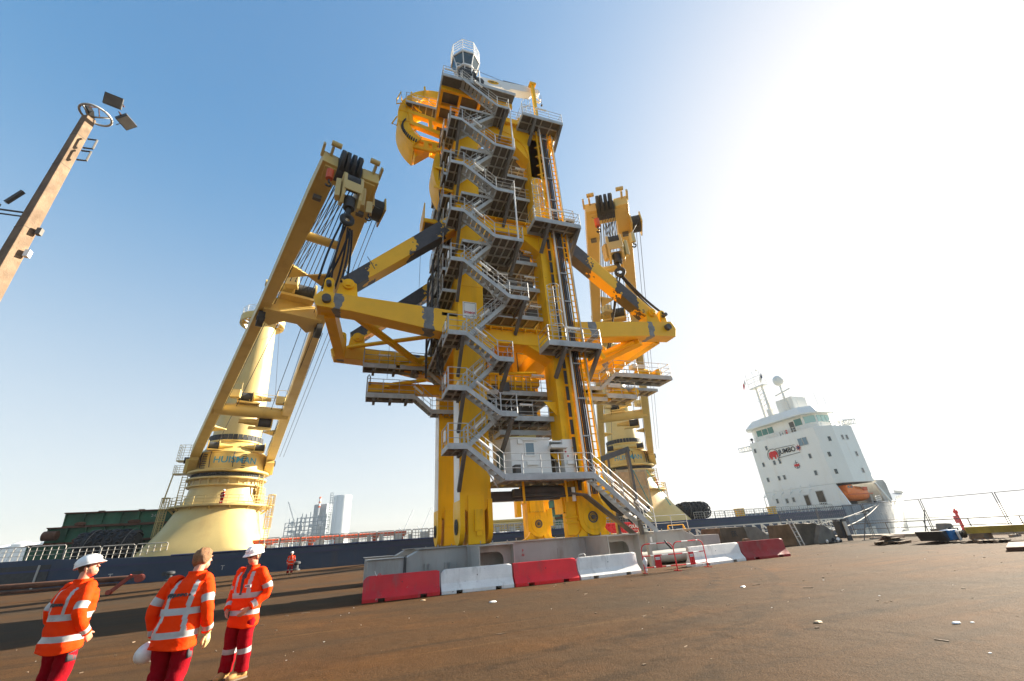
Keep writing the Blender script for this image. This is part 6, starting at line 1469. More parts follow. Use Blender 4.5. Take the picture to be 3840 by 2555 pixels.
# pallets, boxes and beams on the right
def pallet(g, x, y, z, L=1.2, W=1.0, ang=0):
    mb = MB(); c, s = math.cos(ang), math.sin(ang)
    def B(x0, x1, y0, y1, z0, z1):
        o = len(mb.v); mb.box(x0, x1, y0, y1, z0, z1)
        for i in range(o, len(mb.v)): a, b, e = mb.v[i]; mb.v[i] = (x + a * c - b * s, y + a * s + b * c, z + e)
    for k in range(6): B(-L / 2, L / 2, -W / 2 + W * k / 6, -W / 2 + W * k / 6 + W * .12, .11, .13)
    for k in (-1, 0, 1): B(-L / 2, L / 2, k * W * .42 - .05, k * W * .42 + .05, 0, .11)
    return mb.build('pallet', 'wood_old', g)
g = thing('scrap_pallet', 'pallet heaped with rusty plates and timber right of the curved block', 'scrap pallet', (28.2, 17.4, 0))
pallet(g, 28.2, 17.4, .0, 1.5, 1.3, .2)
for k in range(11):
    mb = MB(); x, y, z = 28.2 + rnd.uniform(-.3, .3), 17.4 + rnd.uniform(-.25, .25), .14 + .03 * k; a = rnd.uniform(-.4, .4)
    mb.bar((x - .6 * math.cos(a), y - .6 * math.sin(a), z), (x + .6 * math.cos(a), y + .6 * math.sin(a), z + rnd.uniform(-.01, .05)), rnd.uniform(.15, .4), .03); mb.build('plate', rnd.choice(['rust', 'wood_old', 'charcoal', 'rust', 'concrete_grey']), g)
g = thing('tool_box', 'open blue steel box full of dark gear before the mesh fence', 'steel box', (28.6, 15.3, 0))
mb = MB(); mb.box(28.3, 29.1, 14.7, 15.1, .12, .58); bevel(mb.build('blue_panel', 'blue', g), .02)
mb = MB(); mb.prism([(27.9, .55), (28.3, .55), (28.3, .1), (28.15, .1)], 'xz', 14.8, 16.0); mb.box(28.3, 29.1, 15.1, 16.0, .1, .5); mb.build('body', 'charcoal', g)
for k in range(12):
    mb = MB(); x, y = 28.3 + rnd.random() * 1.6, 14.5 + rnd.random() * 1.2; mb.tube((x, y, .1), (x + rnd.uniform(-.4, .4), y + rnd.uniform(-.3, .3), rnd.uniform(.25, .65)), rnd.uniform(.04, .12), 8); mb.build('gear_piece', rnd.choice(['charcoal', 'dark_steel', 'white', 'grating', 'rust', 'blue']), g)
g = thing('pump_unit', 'grey green pump unit behind the blue box', 'pump', (30.4, 16, 0))
mb = MB(); mb.box(29.9, 31.0, 15.6, 16.3, .1, .6); mb.prism([(30.2, .6), (30.9, .6), (30.8, .82), (30.35, .85)], 'xz', 15.7, 16.2); bevel(mb.build('body', 'concrete_grey', g), .03)
g = thing('steel_beam', 'long dirty yellow steel beam on dunnage by the mesh fence', 'steel beam', (29, 13, 0))
mb = MB(); mb.bar((28.9, 14.3, .52), (30.6, 11.6, .5), .42, .3); mb.build('beam', 'olive_yellow', g)
for t in (.15, .8): mb = MB(); p = V((28.9, 14.3, .2)).lerp(V((30.6, 11.6, .2)), t); mb.box(p.x - .35, p.x + .35, p.y - .25, p.y + .25, .0, .36); mb.build('dunnage', 'wood_old', g)
mb = MB()
for k in range(6): x, y = 28.7 + rnd.random(), 14.2 + rnd.random() * .6; mb = MB(); mb.sphere((x, y, rnd.uniform(.3, .6)), rnd.uniform(.08, .2), 8, 5); mb.build('chain_heap', 'dark_steel', g)
for (x, y, a) in ((28.4, 13.3, .6),):
    g2 = thing('wood_pallet', 'empty flat wooden pallet in front of the yellow beam', 'pallet', (x, y, 0)); pallet(g2, x, y, 0, 1.6, 1.1, a)
g = thing('steel_slab', 'flat dark steel slab lying at the right picture edge', 'steel slab', (25.2, 10.4, 0))
mb = MB(); mb.prism([(22.9, 10.4), (25.9, 11.6), (27.2, 10.2), (24.4, 8.9)], 'xy', .01, .14); bevel(mb.build('plate', 'rust', g), .01)
g = thing('dark_bin', 'dark purple bin partly cut by the right picture edge', 'bin', (31.5, 12.3, 0))
mb = MB(); mb.prism([(31.2, .5), (31.6, .62), (32.4, .6), (32.4, 1.35), (31.1, 1.35), (31.15, 1.2)], 'xz', 11.7, 12.3); mb.box(31.5, 32.3, 11.8, 12.2, 0, .5); mb.build('body', 'navy', g)
g = thing('navigation_light', 'red beacon post with a square board on the outer breakwater rail', 'beacon', (52, 22, -3))
mb = MB(); mb.tube((52, 25.8, -3), (52, 25.8, 1.05), .16, 10, .11); mb.tube((52, 25.8, 1.05), (52, 25.8, 1.3), .17, 10); mb.tube((52, 25.8, 1.3), (52, 25.8, 1.45), .07, 8); mb.build('post', 'red', g)
mb = MB(); mb.box(51.2, 51.8, 25.7, 25.76, .25, .85); mb.build('board', 'red', g)
mb = MB(); mb.box(50.5, 54, 24.5, 28, -5, -2.0); mb.build('base', 'concrete', g)
mb = MB(); mb.rails([(50.6, 24.6, -2), (53.9, 24.6, -2), (53.9, 27.9, -2)], 1.2, 2, .03, 1.2); mb.build('handrail', 'galv_rail', g)
mb = MB(); mb.rails([(QX + .2, 8, .16), (QX + .2, 58, .16)], .75, 2, .03, 2.4)
tag(mb.build('edge_railing', 'dark_steel', None), 'low dark rail along the outer edge of the quay by the water', 'railing')
for x, y in ((150, 40), (230, 60)):
    pass
g = thing('mooring_rope', 'pale ropes running from the bow down to the quay', 'mooring ropes', (104, 64, 0))
for p, q, k in (((106.5, 64.9, 3.4), (35.6, 33, .3), 1.8), ((105.5, 64.4, 3.3), (35.6, 40, .3), 1.2), ((104, 63.9, 2.2), (35.6, 52, .3), 1.0)):
    mb = MB(); mb.path(sag(p, q, k, 16), .05, 5); mb.build('rope', 'deck_rail', g)

# left side: rusty pipe on the quay edge
g = thing('pile_pipe', 'long rusty pipe with red end bracket lying along the quay at left', 'pipe', (-22, 40, 0))
mb = MB(); mb.tube((-60, 44, 1.1), (-14.9, 40, .9), .17, 14); mb.build('pipe', 'rust', g, auto=40)
mb = MB(); mb.tube((-26, 40.8, .62), (-15.4, 39.9, .6), .09, 10); mb.build('pipe', 'rust', g, auto=40)
mb = MB(); mb.bar((-15.5, 39.7, .2), (-14.6, 39.7, 1.05), .2, .22); mb.bar((-14.7, 39.7, 1.02), (-14.0, 39.7, .97), .16, .16); mb.tube((-14.1, 39.5, .85), (-14.1, 39.9, .85), .25, 12); mb.tube((-15.6, 39.5, .15), (-15.6, 39.9, .15), .15, 10); mb.build('end_bracket', 'red_rust', g)
for x in (-18, -24, -31, -40): mb = MB(); mb.box(x - .25, x + .25, 39.6 + (x + 18) * -.08, 41 + (x + 18) * -.08, 0, .5); mb.build('dunnage', 'wood_old', g)
g = thing('sign_board', 'weathered grey board post cut by the left picture edge', 'board', (-21.6, 27.6, 0))
mb = MB(); mb.box(-22.5, -21.75, 28, 28.08, -.0, 1.05); mb.build('board', 'concrete', g)
for k, (x, lab) in enumerate(((-6.2, 'mooring bollard on the quay edge left of the skid'), (-18, 'mooring bollard on the quay edge behind the walking men'), (24, 'mooring bollard on the quay edge behind the skid'))):
    g = thing('mooring_bollard', lab, 'bollard', (x, 57.8, 0), 'mooring bollards on the quay edge')
    mb = MB(); mb.lathe((x, 57.8, 0), [(.45, 0), (.42, .12), (.25, .2), (.22, .55), (.42, .65), (.42, .8), (.3, .9), (.02, .92)], 18); mb.build('post', 'charcoal', g, auto=40)

# floodlight mast
fl = thing('floodlight_mast', 'tall square concrete floodlight mast with lamps on a ring, at left', 'light mast', (-8.06, 10.85, 0))
px, py = -8.06, 10.85
mb = MB(); a_ = .25
def sq(w_, z, ang=-.45): return [V((px + w_ * math.cos(ang + PI / 4 + PI / 2 * k), py + w_ * math.sin(ang + PI / 4 + PI / 2 * k), z)) for k in range(4)]
zs = [0] + [1.0 * k for k in range(1, 14)]
mb.loft([sq(.275 - .0095 * z, z) for z in zs]); bevel(mb.build('pole', 'post_concrete', fl), .012)
for z in (6.7, 9.0, 11.1, 12.2):
    mb = MB(); mb.loft([sq(.278 - .0095 * z, z), sq(.278 - .0095 * z, z + .02)]); mb.build('joint_band', 'concrete_dark', fl)
rg = V((px + .1, py + .0, 13.16)); mb = MB()
mb.path([rg + V((.34 * math.cos(t), .34 * math.sin(t), 0)) for t in [2 * PI * i / 24 for i in range(24)]], .03, 7, closed=True)
for t in (0, 2.1, 4.2): mb.tube((px, py, 13.05), rg + V((.34 * math.cos(t), .34 * math.sin(t), 0)), .025, 6)
mb.build('ring', 'galv_rail', fl, smooth=True)
def flood(c, d, sz, face_):
    c, d = V(c), V(d).normalized(); mb = MB(); mb.bar(c - d * .05, c + d * .05, sz, sz * .8); b_ = mb.build('floodlight', 'dark_steel', fl); mb = MB(); mb.bar(c + d * .051, c + d * .056, sz * .9, sz * .7); mb.build('lens', face_, b_)
    mb = MB(); s_ = d.cross(Z).normalized(); mb.path([c + s_ * sz * .52, c + s_ * sz * .52 - d * .2 , c - s_ * sz * .52 - d * .2, c - s_ * sz * .52], .015, 5); mb.build('yoke', 'rust', b_)
flood(rg + V((.20, .0, .70)), (.25, -.8, -.5), .40, 'grating'); flood(rg + V((.70, .0, -.02)), (.5, -.15, -.85), .38, 'grating'); flood(rg + V((-.12, -.05, .02)), (-.8, -.3, -.6), .36, 'charcoal')
mb = MB(); mb.path([rg + V((.5, .1, .3)), rg + V((.6, .1, .05)), rg + V((.45, .1, -.1))], .012, 5); mb.build('cable', 'charcoal', fl)
for z in (12.2, 11.75):
    mb = MB(); q = V((px + .22, py - .02, z)); mb.path([q, q + V((.2, 0, .02)), q + V((.2, 0, -.32)), q + V((0, 0, -.34))], .025, 5); mb.build('step_bracket', 'grating', fl)
q = V((px - .3, py, 9.5)); mb = MB(); mb.tube(q + V((.1, 0, 0)), q + V((-.4, 0, 0)), .022, 6); mb.tube(q + V((.1, 0, -.12)), q + V((-.4, 0, -.12)), .018, 6); mb.tube(q + V((-.38, 0, -.3)), q + V((-.38, 0, .15)), .02, 6); mb.bar(q + V((-.3, 0, .22)), q + V((-.12, 0, .62)), .09, .06); mb.path([q + V((-.55, 0, -.22)), q + V((-.6, 0, -.45)), q + V((-.45, 0, -.5)), q + V((-.36, 0, -.3))], .015, 5); mb.build('antenna', 'dark_steel', fl)
mb = MB(); c_ = q + V((-.58, -.02, -.15)); mb.bar(c_ - V((.02, .14, .05)), c_ + V((.02, .14, .05)), .15, .17); bevel(mb.build('camera_housing', 'white_lamp', fl), .02)
for z, m_ in ((9.0, 'grating'), (8.35, 'white_lamp')): mb = MB(); q = V((px + .3, py, z)); mb.box(q.x - .09, q.x, q.y - .05, q.y + .05, q.z - .09, q.z + .09); mb.build('control_box', m_, fl)

# ------------------------------------------------------------------ far shore
def far(x, y): return xy(x, y)
g = thing('silo', 'pale cylindrical silo with a thin stair tower, far behind the ship', 'silo', far(-249, 600))
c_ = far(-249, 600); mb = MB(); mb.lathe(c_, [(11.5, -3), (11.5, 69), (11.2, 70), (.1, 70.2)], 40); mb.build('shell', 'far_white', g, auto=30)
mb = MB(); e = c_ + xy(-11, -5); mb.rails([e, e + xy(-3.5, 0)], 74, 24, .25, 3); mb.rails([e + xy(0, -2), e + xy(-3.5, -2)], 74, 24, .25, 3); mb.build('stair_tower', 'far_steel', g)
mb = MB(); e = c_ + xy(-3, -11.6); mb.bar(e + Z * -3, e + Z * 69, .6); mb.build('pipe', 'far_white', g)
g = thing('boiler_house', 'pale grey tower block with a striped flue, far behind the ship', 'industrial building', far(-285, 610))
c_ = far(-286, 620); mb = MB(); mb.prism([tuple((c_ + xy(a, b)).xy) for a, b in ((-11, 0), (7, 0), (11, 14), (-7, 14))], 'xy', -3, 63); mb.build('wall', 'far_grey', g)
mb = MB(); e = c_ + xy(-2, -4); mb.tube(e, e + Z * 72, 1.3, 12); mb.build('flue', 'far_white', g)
mb = MB()
for z in (58, 64, 70): mb.tube(e + Z * z, e + Z * (z + 2.5), 1.45, 12)
mb.build('flue_band', 'orange_paint', g)
for x0, x1, h, lab in ((-316, -296, 44, 'open steel process frame, lower and left of the pale tower block'), (-300, -262, 48, 'open steel process frame standing before the pale tower block')):
    g = thing('process_frame', lab, 'steel structure', far(x0, 590), 'open steel process frames on the far shore'); mb = MB(); mb2 = MB()
    nx_ = int((x1 - x0) / 5)
    for j in (0, 10):
        for i in range(nx_ + 1): p = far(x0 + (x1 - x0) * i / nx_, 585 + j); mb.bar(p + Z * -3, p + Z * (h + rnd.uniform(-6, 3)), .8)
        for z in range(4, h, 5): mb.bar(far(x0, 585 + j) + Z * z, far(x1, 585 + j) + Z * z, .6)
        for i in range(nx_): z = rnd.randrange(4, h - 5); mb.bar(far(x0 + (x1 - x0) * i / nx_, 585 + j) + Z * z, far(x0 + (x1 - x0) * (i + 1) / nx_, 585 + j) + Z * (z + 6), .5)
    for k in range(14): p = far(rnd.uniform(x0 + 2, x1 - 2), 590); z = rnd.uniform(0, h - 8); mb2.box(p.x - 2, p.x + 2, p.y - 2, p.y + 2, z, z + rnd.uniform(2, 6))
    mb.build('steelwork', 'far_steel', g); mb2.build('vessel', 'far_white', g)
g = thing('lattice_crane', 'thin dark lattice jib crane left of the steel process frames', 'crane', far(-305, 588)); mb = MB()
a, b = far(-301, 588) + Z * 30, far(-318, 588) + Z * 66
for o in (-.7, .7): mb.bar(a + V((o, 0, 0)), b + V((o * .4, 0, 0)), .35)
for k in range(12): p, q = a.lerp(b, k / 12), a.lerp(b, (k + 1) / 12); mb.bar(p + V((-.7, 0, 0)), q + V((.5, 0, 0)), .3)
mb.build('jib', 'far_steel', g); mb = MB(); mb.tube(b, b - Z * 55, .12, 4); mb.tube(b, far(-296, 588) + Z * 40, .12, 4); mb.build('rope', 'far_steel', g)
for k in range(6):
    x = -745 + 21 * k; g = thing('storage_tank', ('large pale storage tank on the far shore at left, number %s from the left edge' % ['one', 'two', 'three', 'four', 'five', 'six'][k]), 'tank', far(x, 640), 'pale storage tanks on the far left shore')
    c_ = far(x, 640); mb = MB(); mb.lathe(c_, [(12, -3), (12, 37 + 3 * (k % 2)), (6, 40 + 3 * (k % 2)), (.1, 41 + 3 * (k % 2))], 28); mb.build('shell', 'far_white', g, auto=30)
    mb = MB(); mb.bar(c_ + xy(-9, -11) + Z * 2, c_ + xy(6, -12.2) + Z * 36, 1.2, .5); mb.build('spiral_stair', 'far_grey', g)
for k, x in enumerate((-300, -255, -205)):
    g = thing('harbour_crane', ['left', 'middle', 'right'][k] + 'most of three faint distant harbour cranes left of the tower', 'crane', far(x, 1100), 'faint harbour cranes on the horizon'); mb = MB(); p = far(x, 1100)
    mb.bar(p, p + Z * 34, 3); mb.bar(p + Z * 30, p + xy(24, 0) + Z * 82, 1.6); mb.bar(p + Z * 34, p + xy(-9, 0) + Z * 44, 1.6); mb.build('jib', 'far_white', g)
mb = MB(); mb.prism([tuple(far(a, b).xy) for a, b in ((-1500, 640), (-120, 700), (-60, 900), (-1500, 900))], 'xy', -4, 2); structure(mb.build('far_shore', 'concrete_grey'))

# ------------------------------------------------------------------ litter on the asphalt
for (x, y), lab, mat, sz in (((10.3, 10.6), 'crumpled white paper scrap in the middle of the asphalt', 'white', .07), ((7.64, 6.4), 'pale torn cardboard scrap on the right foreground asphalt', 'wood', .07), ((8.95, 5.1), 'white flat scrap near the right foreground edge', 'white', .06), ((9.15, 5.0), 'small white pebble beside the flat white scrap', 'white', .03), ((3.9, 13.6), 'white rag lying before the second barrier', 'white', .09), ((2.2, 15.9), 'brown wood chip at the foot of the left red barrier', 'wood', .07)):
    mb = MB(); mb.loft([[V((x + r_ * sz * (1.3 + .5 * noise.noise(V((i, r_ * 3, x)))) * math.cos(2 * PI * i / 9), y + r_ * sz * (.8 + .5 * noise.noise(V((i, r_ * 5, y)))) * math.sin(2 * PI * i / 9), gh(x, y) + z * sz)) for i in range(9)] for r_, z in ((.8, .02), (1, .15), (.7, .4), (.2, .5))]); tag(mb.build('litter_scrap', mat, None), lab, 'litter', 'scraps lying on the asphalt')
mb = MB()
for k in range(260):
    x, y = rnd.uniform(-12, 26), rnd.uniform(2.5, 24); s = rnd.uniform(.006, .03); a = rnd.uniform(0, PI)
    if y > 16.6 and x < 20: continue
    z = gh(x, y) + s * .2; c, s_ = math.cos(a), math.sin(a); l = s * rnd.choice([1, 1, 1.5, 4])
    mb.bar((x - c * l, y - s_ * l, z), (x + c * l, y + s_ * l, z), s, s * .6)
o = mb.build('gravel_bits', 'wood_old'); o['kind'] = 'stuff'
mb = MB()
for k in range(45):
    x, y = rnd.uniform(-12, 26), rnd.uniform(2.5, 16.5); s = rnd.uniform(.006, .018); mb.box(x - s, x + s, y - s * .7, y + s * .7, gh(x, y) - .002, gh(x, y) + s * .5)
o = mb.build('paper_bits', 'bar_white'); o['kind'] = 'stuff'
# ------------------------------------------------------------------ people (local axes: +x their right, +y where they face, z up)
def bez(pts, n):
    out = []; m = len(pts) - 1
    for k in range(n + 1):
        t = m * k / n; i = min(m - 1, int(t)); u = t - i
        p0, p1, p2, p3 = V(pts[max(0, i - 1)]), V(pts[i]), V(pts[i + 1]), V(pts[min(m, i + 2)])
        out.append(.5 * ((2 * p1) + (p2 - p0) * u + (2 * p0 - 5 * p1 + 4 * p2 - p3) * u * u + (3 * p1 - p0 - 3 * p2 + p3) * u ** 3))
    return out
def lerps(vals, t):
    m = len(vals) - 1; x = t * m; i = min(m - 1, int(x)); u = x - i; return vals[i] + (vals[i + 1] - vals[i]) * u
def limb(mb, pts, rad, n=24, seg=18, bands=(), wr=.0, seed=0, flat=1.0):
    c = bez(pts, n); rings = []; ref = None
    for k, p in enumerate(c):
        d = (c[min(n, k + 1)] - c[max(0, k - 1)]).normalized()
        if ref is None: ref = V((0, 1, 0)) if abs(d.y) < .8 else V((1, 0, 0))
        a = d.cross(ref).normalized(); b = a.cross(d); ref = b
        r = lerps(rad, k / n); rr = []
        for i in range(seg):
            t = 2 * PI * i / seg; q = p + a * math.cos(t) * r + b * math.sin(t) * r * flat
            w_ = wr * (noise.noise(q * 9 + V((seed, 0, k * .5))) + .6 * noise.noise(V((q.x * 5, q.y * 5, q.z * 26 + seed)))); rr.append(q + (q - p).normalized() * w_)
        rings.append(rr)
    f0 = len(mb.f); mb.loft(rings)
    for k in range(n):
        t = (k + .5) / n
        if any(lo < t < hi for lo, hi in bands):
            for i in range(seg): mb.m[f0 + k * seg + i] = 1
    return c
def finger_hand(mb, wrist, d, nrm, side, curl, sc=1.0):
    # palm, four bent fingers and a thumb leaving the side of the palm
    wrist, d, nrm = V(wrist), V(d).normalized(), V(nrm).normalized(); s = d.cross(nrm).normalized() * side
    rings = []
    for t, w_, h_ in ((0, .027, .02), (.03, .036, .017), (.065, .042, .016), (.09, .042, .014)):
        c = wrist + d * t * sc; rings.append([c + s * w_ * sc * math.cos(a) + nrm * h_ * sc * math.sin(a) for a in [2 * PI * i / 12 for i in range(12)]])
    mb.loft(rings)
    for k, L in enumerate((.068, .078, .072, .056)):
        p = wrist + d * .085 * sc + s * (.03 - .02 * k) * sc; dd = d.copy(); pts = [p - d * .02 * sc]
        for j, f in enumerate((.45, .32, .26)):
            ang = curl * (.5 + .5 * j); dd = (d * math.cos(ang) + nrm * math.sin(ang)); pts.append(p); p = p + dd * L * f * sc
        pts.append(p); mb.path(pts, .0095 * sc, 7)
    t0 = wrist + d * .03 * sc + s * .03 * sc; dd = (d * .6 + s * .7 + nrm * .3).normalized(); mb.path([t0 - s * .015 * sc, t0 + dd * .025 * sc, t0 + dd * .045 * sc + d * .012 * sc, t0 + dd * .055 * sc + d * .035 * sc], .0115 * sc, 7)
def headframe(c, yaw, pitch, roll=0):
    M = Matrix.Translation(c) @ Matrix.Rotation(yaw, 4, 'Z') @ Matrix.Rotation(pitch, 4, 'X') @ Matrix.Rotation(roll, 4, 'Y'); return M
def xf(mb, M, o=0):
    for i in range(o, len(mb.v)): mb.v[i] = tuple(M @ V(mb.v[i]))
def worker(label, loc, rot, head, arms, legs, helmet=True, stripes='h', glasses=False, hair='hair_dark', glove=False, knee=False, calf=False, lean=0.0, tilt=0.0, logo=None, mats=('hivis', 'trouser'), lod=1, sc=1.0, chest=False, feet=True, badge=False, bulk=1.0, hemdrop=0, open_front=False):
    g = thing('person', label, 'person', loc, None, rotz=rot); g.scale = (sc, sc, sc)
    L0 = (0, 0, 0)
    B = lambda name, mb, mat, parent=g, **k: mb.build(name, mat, parent, local=L0, **k)
    sh_y = lambda z: lean * max(0, z - .9); sh_x = lambda z: tilt * max(0, z - .9)
    off = lambda z: V((sh_x(z), sh_y(z), 0))
    hc = V((0, .02, 1.665)) + off(1.665); M = headframe(hc, *head)
    # body: one remeshed surface
    mb = MB(); o = len(mb.v)
    mb.sphere((0, -.008, .02), 1, 22, 16, (.076, .096, .105)); mb.sphere((0, .022, -.052), 1, 18, 12, (.06, .07, .068)); mb.sphere((0, .05, -.085), 1, 12, 8, (.032, .035, .03))
    mb.loft([[V((-.006, .09, .03)), V((.006, .09, .03)), V((.006, .08, .03)), V((-.006, .08, .03))], [V((-.017, .115, -.022)), V((.017, .115, -.022)), V((.017, .07, -.025)), V((-.017, .07, -.025))]])
    for s in (-1, 1): mb.sphere((s * .078, -.004, -.01), 1, 10, 8, (.012, .02, .033))
    mb.box(-.024, .024, .075, .092, -.064, -.057); mb.box(-.022, .022, .075, .09, -.078, -.069); mb.box(-.055, .055, .07, .09, .034, .046)
    xf(mb, M, o)
    mb.tube(V((0, -.02, 1.4)) + off(1.4), hc + V((0, -.02, -.04)), .058, 16)
    mb.loft([[V((w_ * math.cos(t), d_ * math.sin(t), z)) + off(z) for t in [2 * PI * i / 20 for i in range(20)]] for w_, d_, z in ((.13, .09, .85), (.15, .1, 1.0), (.16, .11, 1.2), (.17, .1, 1.38), (.06, .06, 1.47))])
    for (sp, ep, wp, hd, hn), side in zip(arms, (-1, 1)):
        sp, ep, wp = V(sp), V(ep), V(wp); mb.path(bez([sp, ep, wp], 8), .036, 10)
        if hd: finger_hand(mb, wp + (wp - ep).normalized() * .02, hd[0], hd[1], side * hd[2], hd[3])
    for hp, kp, ap in legs: mb.path(bez([hp, kp, ap], 8), .05, 10)
    bd = B('body', mb, 'skin', smooth=True)
    rm = bd.modifiers.new('remesh', 'REMESH'); rm.mode = 'VOXEL'; rm.voxel_size = .0055 if lod else .014; rm.use_smooth_shade = True
    sm = bd.modifiers.new('smooth', 'SMOOTH'); sm.factor = .5; sm.iterations = 3 if lod else 1
    # jacket
    mb = MB(); seg = 96 if lod else 32; nz = 54 if lod else 24
    prof = [(.72 - hemdrop, .232, .165), (.80, .23, .163), (.92, .222, .158), (1.05, .222, .155), (1.18, .236, .162), (1.30, .24, .16), (1.38, .222, .142), (1.43, .178, .118), (1.465, .108, .096), (1.50, .09, .092), (1.535, .092, .096)]
    rings = []; zz = []
    for k in range(nz + 1):
        t = k / nz * (len(prof) - 1); i = min(len(prof) - 2, int(t)); u = t - i; a = [prof[i][j] + (prof[i + 1][j] - prof[i][j]) * u for j in range(3)]; a[1] *= bulk if a[0] < 1.42 else 1; a[2] *= bulk if a[0] < 1.42 else 1
        z, w_, d_ = a; zz.append(z); rr = []
        for i in range(seg):
            th = 2 * PI * i / seg; e = 2.4; ct, st_ = math.cos(th), math.sin(th)
            q = V((w_ * (abs(ct) ** (2 / e)) * (1 if ct > 0 else -1), d_ * (abs(st_) ** (2 / e)) * (1 if st_ > 0 else -1), z))
            w2 = .016 * noise.noise(V((q.x * 7, q.y * 7, z * 9 + 5 * lean + loc[0]))) + .012 * noise.noise(V((q.x * 4 + z * 6, q.y * 4, z * 24 + loc[0]))) + .006 * abs(noise.noise(V((q.x * 16 - z * 10, q.y * 16, z * 18))))
            n_ = V((q.x, q.y, 0)).normalized()
            if z > 1.45: w2 *= .4
            q = q + n_ * w2 + off(z); q.z += (.02 * math.sin(th * 2) if z < .75 else 0)
            rr.append(q)
        rings.append(rr)
    mb.loft(rings, cap=True)
    def isband(z, x, back, lowp):
        if .84 < z < .90 or 1.075 < z < 1.135: return 1
        if z > 1.1 and abs(abs(x) - .125) < .026 and z < 1.44: return 1
        if stripes == 'x' and back and .87 < z < 1.1 and abs(abs(x) - (.125 + (1.1 - z) * .18)) < .026: return 1
        return 0
    for k in range(nz):
        zc = (zz[k] + zz[k + 1]) / 2
        for i in range(seg):
            th = 2 * PI * (i + .5) / seg; p = rings[k][i]; x = (rings[k][i].x + rings[k][(i + 1) % seg].x) / 2 - sh_x(zc)
            mb.m[k * seg + i] = isband(zc, x, math.sin(th) < 0, 0)
            if open_front and math.sin(th) > 0 and abs(x) < .012 + max(0, zc - 1.12) * .1 and zc > 1.12: mb.m[k * seg + i] = 2
    mb.m += [0] * (len(mb.f) - len(mb.m))
    for (sp, ep, wp, hd, hn), side in zip(arms, (-1, 1)):
        sp, ep, wp = V(sp), V(ep), V(wp); inn = sp + V((-side * .07, 0, .0))
        limb(mb, [inn, sp, ep, wp], [.085, .092, .088, .078, .076, .070, .064, .062, .058], 40 if lod else 14, 24 if lod else 10, ((.52, .60), (.87, .94)), .015, side * 3 + lean)
    B('jacket', mb, [mats[0], 'retro', 'charcoal'], smooth=True)
    # trousers
    mb = MB(); rings = []
    for z, w_, d_ in ((1.0, .17, .125), (.92, .185, .135), (.84, .188, .14), (.77, .17, .125), (.74, .12, .1)):
        rings.append([V((w_ * math.cos(t), d_ * math.sin(t), z)) + off(z) for t in [2 * PI * i / 32 for i in range(32)]])
    mb.loft(rings)
    for (hp, kp, ap), s in zip(legs, (-1, 1)):
        limb(mb, [V(hp) + V((0, 0, .02)), V(hp) * .5 + V(kp) * .5 + V((s * .01, .01, 0)), kp, V(kp) * .5 + V(ap) * .5 + V((0, -.015, 0)), V(ap) + V((0, 0, .0))], [.112, .115, .108, .104, .098, .096, .095, .094, .096], 34 if lod else 14, 26 if lod else 10, ((.62, .70),) if calf else (), .011, s * 7 + tilt * 9)
    tr = B('trousers', mb, [mats[1], 'retro'], smooth=True)
    if knee:
        mb = MB(); hp, kp, ap = [V(p) for p in legs[1]]
        c = bez([hp, hp * .5 + kp * .5, kp], 10); rr = []
        for p in c[2:8]: rr.append([p + V((.122 * math.cos(t), .122 * math.sin(t), 0)) for t in [-.55 + knee + 1.1 * i / 6 for i in range(7)]] + [p + V((.1 * math.cos(t), .1 * math.sin(t), 0)) for t in [.55 + knee - 1.1 * i / 6 for i in range(7)]])
        mb.loft(rr); mb.build('thigh_pocket', 'knee_grey', tr, local=L0, smooth=True)
    if feet:
        for (hp, kp, ap), s, yw in zip(legs, (-1, 1), (.25, -.2)):
            ap = V(ap); mb = MB(); Mx = Matrix.Translation((ap.x, ap.y, 0)) @ Matrix.Rotation(yw * -s * s, 4, 'Z') @ Matrix.Rotation(-.0, 4, 'X')
            mb.loft([[V((w_ * math.cos(t) * (1), y, max(.012, zc + h_ * math.sin(t)))) for t in [2 * PI * i / 16 for i in range(16)]] for y, w_, zc, h_ in ((-.085, .03, .05, .035), (-.07, .042, .07, .06), (0, .05, .09, .085), (.06, .05, .065, .06), (.13, .052, .05, .045), (.19, .045, .045, .035), (.215, .02, .04, .02))])
            mb.tube((0, -.01, .06), (0, -.015, .2), .06, 14)
            o = len(mb.v); xf(mb, Mx); b_ = B('boot', mb, 'boot', smooth=True)
            mb = MB(); mb.prism([(-.045, -.09), (.045, -.09), (.055, 0), (.056, .13), (.035, .215), (-.035, .215), (-.056, .13), (-.055, 0)], 'xy', 0, .022); xf(mb, Mx); mb.build('sole', 'wood_old', b_, local=L0)
    # head gear
    if helmet:
        mb = MB(); rings = []
        for k in range(9):
            t = PI / 2 * k / 8; rings.append([V((.124 * math.cos(t) ** .8 * math.cos(a), -.01 + .15 * math.cos(t) ** .8 * math.sin(a), .045 + .125 * math.sin(t) + (.006 if abs(math.cos(a)) < .25 and t > .2 else 0))) for a in [2 * PI * i / 40 for i in range(40)]])
        mb.loft(rings)
        rings = []
        for r0, z in ((1.0, .055), (1.04, .04), (1.045, .034), (.99, .036)):
            rings.append([V((.124 * r0 * math.cos(a), -.01 + .15 * r0 * math.sin(a) + (.04 * max(0, math.sin(a)) ** 2 if r0 > 1 else 0), z - (.014 * max(0, math.sin(a)) if r0 > 1 else 0))) for a in [2 * PI * i / 40 for i in range(40)]])
        mb.loft(rings, cap=False)
        for x in (-.045, 0, .045): mb.path([(x, -.01 + .148 * math.cos(t) * .96, .05 + .12 * math.sin(t) * (1 - 12 * x * x)) for t in [PI * .12 + PI * .76 * i / 10 for i in range(11)]], .008, 6)
        xf(mb, M); h_ = B('helmet', mb, 'helmet', smooth=True)
